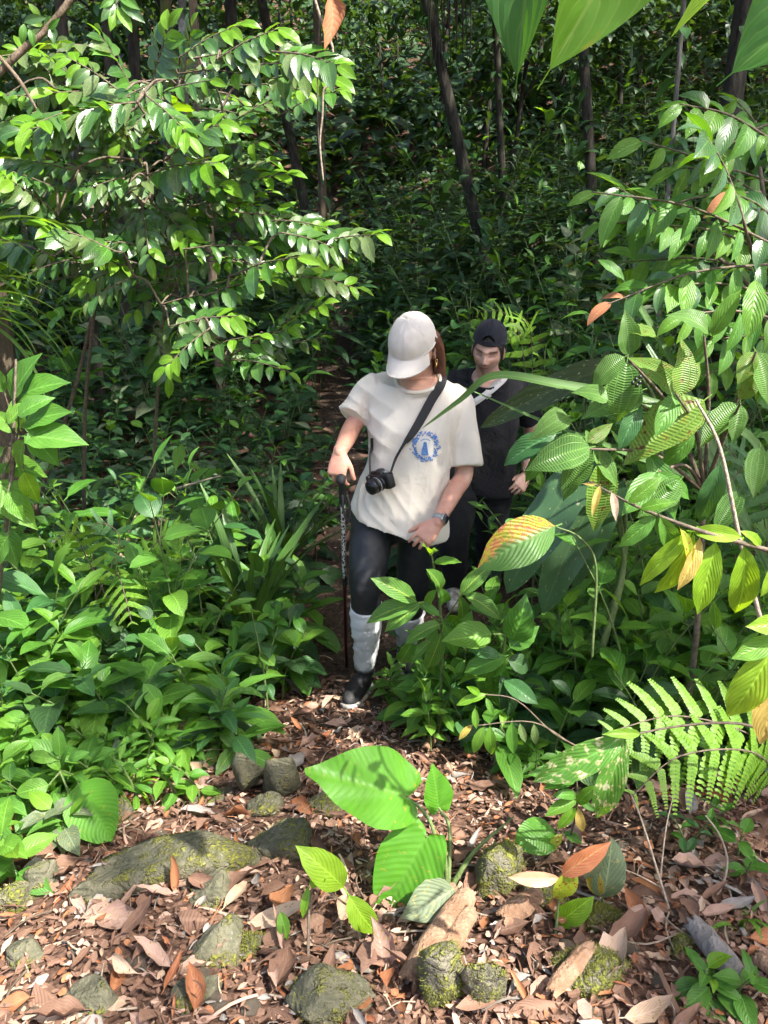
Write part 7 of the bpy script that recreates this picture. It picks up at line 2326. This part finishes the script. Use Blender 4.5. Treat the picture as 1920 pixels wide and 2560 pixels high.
# bark rolls and the big curled leaf
def roll(label, a, b, r, arc, mat, name='bark_roll', cat='bark', lift=0.03):
    A, B = G(*a) + V((0, 0, lift)), G(*b) + V((0, 0, lift + 0.012))
    d = (B - A)
    t = d.normalized()
    u0 = t.orthogonal().normalized()
    s = V((0, 0, 1)).cross(t).normalized()
    w = t.cross(s).normalized()
    vs, fs = [], []
    n, k = 14, 14
    for side in (0, 1):
        for i in range(n + 1):
            f = i / n
            rr = r * (0.8 + 0.25 * math.sin(f * 3.0)) - 0.0035 * side
            for j in range(k + 1):
                e = arc * (j / k - 0.5) * (1 + 0.12 * math.sin(f * 5)) + 0.2
                jag = 0.02 * noise.noise(V((j * 0.6, 3, 1))) * (1 if i in (0, n) else 0)
                q = A + d * f + t * jag + (w * math.cos(e) + s * math.sin(e)) * (rr + 0.004 * noise.noise(V((f * 6, j * 0.4, 2))))
                vs.append(q - A)
    m = (n + 1) * (k + 1)
    for side in (0, 1):
        for i in range(n):
            for j in range(k):
                q = [side * m + i * (k + 1) + j, side * m + i * (k + 1) + j + 1, side * m + (i + 1) * (k + 1) + j + 1, side * m + (i + 1) * (k + 1) + j]
                fs.append(tuple(q if side else q[::-1]))
    for i in range(n):
        for j in (0, k):
            p0, p1 = i * (k + 1) + j, (i + 1) * (k + 1) + j
            fs.append((p0, p1, m + p1, m + p0))
    o = link(name, mesh(name, vs, fs, mat))
    o.location = A
    return tag(o, label, cat)
M_BROLL = bark_material('dry_bark', (0.22, 0.125, 0.075), (0.34, 0.215, 0.14), (0.28, 0.19, 0.13))
M_GROLL = bark_material('grey_dry_leaf', (0.20, 0.18, 0.165), (0.28, 0.255, 0.235), (0.24, 0.22, 0.2))
roll('long curled strip of tan bark lying across the bottom centre', (1010, 2500), (1165, 2275), 0.030, 4.4, M_BROLL)
roll('second shorter bark curl under the long one', (1075, 2470), (1175, 2330), 0.022, 4.0, M_BROLL)
roll('broad pale bark curl left of the red-leaved seedling', (1245, 2345), (1340, 2290), 0.026, 3.6, M_BROLL)
roll('grey ribbed dead leaf rolled into a tube at lower right', (1845, 2480), (1720, 2360), 0.026, 3.4, M_GROLL, 'rolled_leaf', 'dead leaf')
roll('brown rolled leaf at the bottom right edge', (1880, 2430), (1980, 2500), 0.020, 4.0, M_BROLL, 'rolled_leaf', 'dead leaf')
roll('brown stem piece lying under the leafy plants', (1060, 1900), (1100, 1850), 0.016, 5.5, M_BROLL, 'bark_piece', 'bark')
roll('yellowish folded dead leaf left of the largest moss cushion', (1370, 2520), (1470, 2420), 0.020, 3.0, M_BROLL, 'folded_leaf', 'dead leaf')
# twigs
def twig(label, pts, r, mat=None, group=None, forks=()):
    b = P(*pts[0])
    t = link('twig', None)
    vs, fs = tube([P(*p) - b for p in pts], [r * (1 - 0.5 * i / (len(pts) - 1)) for i in range(len(pts))], 6, 5)
    for f in forks:
        tube([P(*p) - b for p in f], [r * 0.6 * (1 - 0.5 * i / (len(f) - 1)) for i in range(len(f))], 5, 4, True, None, vs, fs)
    bpy.data.objects.remove(t)
    o = link('twig', mesh('twig', vs, fs, mat or M_DEADW))
    o.location = b
    return tag(o, label, 'twig', group)
def gp(u, v, l=0.02):
    c = G(u, v)
    return (u, v, (c.y) - 0.0 if l == 0 else c.y * 1.0 - l)
twig('tall bare twig with shrivelled leaf bits standing under the fern', [gp(1690, 2330, 0), (1650, 2200, 1.5), (1600, 2040, 1.56), (1560, 1950, 1.58)], 0.004, None, None, [[(1650, 2200, 1.5), (1665, 2070, 1.55), (1690, 1960, 1.6)], [(1655, 2220, 1.5), (1600, 2190, 1.5), (1565, 2175, 1.5)]])
twig('arched bare twig curving up right of the tall bare twig', [gp(1700, 2310, 0), (1790, 2240, 1.52), (1818, 2160, 1.55), (1800, 2090, 1.58), (1765, 2040, 1.6)], 0.004)
twig('long fallen twig crossing the moss cushion', [gp(1370, 2220, 0.02), (1450, 2300, 1.42), (1560, 2335, 1.40), (1670, 2345, 1.40)], 0.005)
twig('thin pale twig lying over the litter left of centre', [gp(510, 2270), gp(590, 2290), gp(700, 2295), gp(800, 2308)], 0.004)
twig('long bleached twig along the bottom left edge', [gp(60, 2545), gp(160, 2535), gp(250, 2528), gp(340, 2520)], 0.005)
twig('bleached twig at the left bottom corner', [gp(-10, 2495), gp(40, 2470), gp(90, 2475)], 0.005)
twig('wiry branching twig with tiny leaves at the left edge', [gp(70, 2350), (90, 2230, 1.62), (72, 2100, 1.72)], 0.005, M_TWIG, None, [[(90, 2230, 1.62), (60, 2180, 1.64), (-10, 2140, 1.66)], [(88, 2210, 1.63), (120, 2170, 1.66), (110, 2140, 1.68)]])
twig('pale forked stick right of the pinkish upright leaf', [gp(1000, 2470), (1040, 2400, 1.36), (1062, 2350, 1.38)], 0.004, None, None, [[(1040, 2400, 1.36), (1080, 2375, 1.36)]])
twig('stem of the fallen twig beside the sprawling seedling', [gp(520, 2355), gp(600, 2352), gp(660, 2370)], 0.003)
twig('slanting dead stick at the right edge', [gp(1860, 2420), (1830, 2330, 1.5), (1900, 2140, 1.7)], 0.009, M_TWIG)
twig('bare curving stem arching through the lime branch', [(1925, 1640, 1.7), (1850, 1350, 1.7), (1800, 1120, 1.75), (1740, 1000, 1.8)], 0.006, M_DEADW)
twig('fallen stick across the dark undergrowth at left', [(410, 1230, 3.6), (480, 1210, 3.5), (550, 1190, 3.4)], 0.008)
for i in range(55):
    u, v = rgp.uniform(0, 1900), rgp.uniform(2000, 2560)
    c = G(u, v)
    a = rgp.uniform(0, 6.28)
    L = rgp.uniform(0.05, 0.16)
    pts = []
    for s in (-0.5, 0.0, 0.5):
        q = c + V((math.cos(a + s * 0.5), math.sin(a + s * 0.5), 0)) * L * s
        pts.append(V((q.x, q.y, ground_z(q.x, q.y) + 0.018)))
    vs, fs = tube([p - pts[0] for p in pts], [rgp.uniform(0.0015, 0.003)] * 3, 5, 3)
    o = link('twig', mesh('twig', vs, fs, M_DEADW if rgp.random() < 0.6 else M_TWIG))
    o.location = pts[0]
    tag(o, 'short thin twig lying loose in the leaf litter', 'twig', 'loose twigs in the litter')
# the rest of the litter: crumbs of leaf past counting
def litter(name, n, region, size, mats, label):
    it = {}
    for i in range(n):
        if region == 'near':
            y = 0.95 + 2.2 * rgp.random() ** 0.85
            x = rgp.uniform(-0.60 * y - 0.3, 0.60 * y + 0.3)
        else:
            y = 2.6 + 14 * rgp.random() ** 1.6
            x = trail_x(y) + rgp.gauss(0, 0.30)
        z = ground_z(x, y) + rgp.uniform(0.002, 0.020)
        a = rgp.uniform(0, 6.28)
        m = pick(mats)
        k = rgp.random()
        sh = 'scrap' if k < 0.62 else ('dead' if k < 0.80 else 'sliver')
        sz = size * (rgp.uniform(0.4, 1.2) if sh == 'scrap' else rgp.uniform(0.9, 1.9)) * (rgp.uniform(1.5, 3.2) if rgp.random() < 0.10 else 1)
        it.setdefault(m, []).append((sh, rgp.randrange(len(SHAPES[sh])), frame(V((x, y, z)), V((math.cos(a), math.sin(a), rgp.uniform(-.25, .35))), V((rgp.uniform(-.6, .6), rgp.uniform(-.6, .6), 1)), sz, rgp.uniform(0.7, 1.4))))
    for m, q in it.items():
        o = link(name, merged(q, name, m), kind='stuff')
        o['label'] = label
        o['category'] = 'litter'
litter('leaf_litter', 21000, 'near', 0.023, [('tan', 0.9), ('pinkd', 2.0), ('brown', 8), ('russet', 1.6), ('greyd', 0.6)], 'broken dead leaf litter covering the ground')
litter('trail_litter', 1600, 'trail', 0.045, [('brown', 4), ('tan', 1), ('pinkd', 1)], 'dead leaf crumbs on the trail')
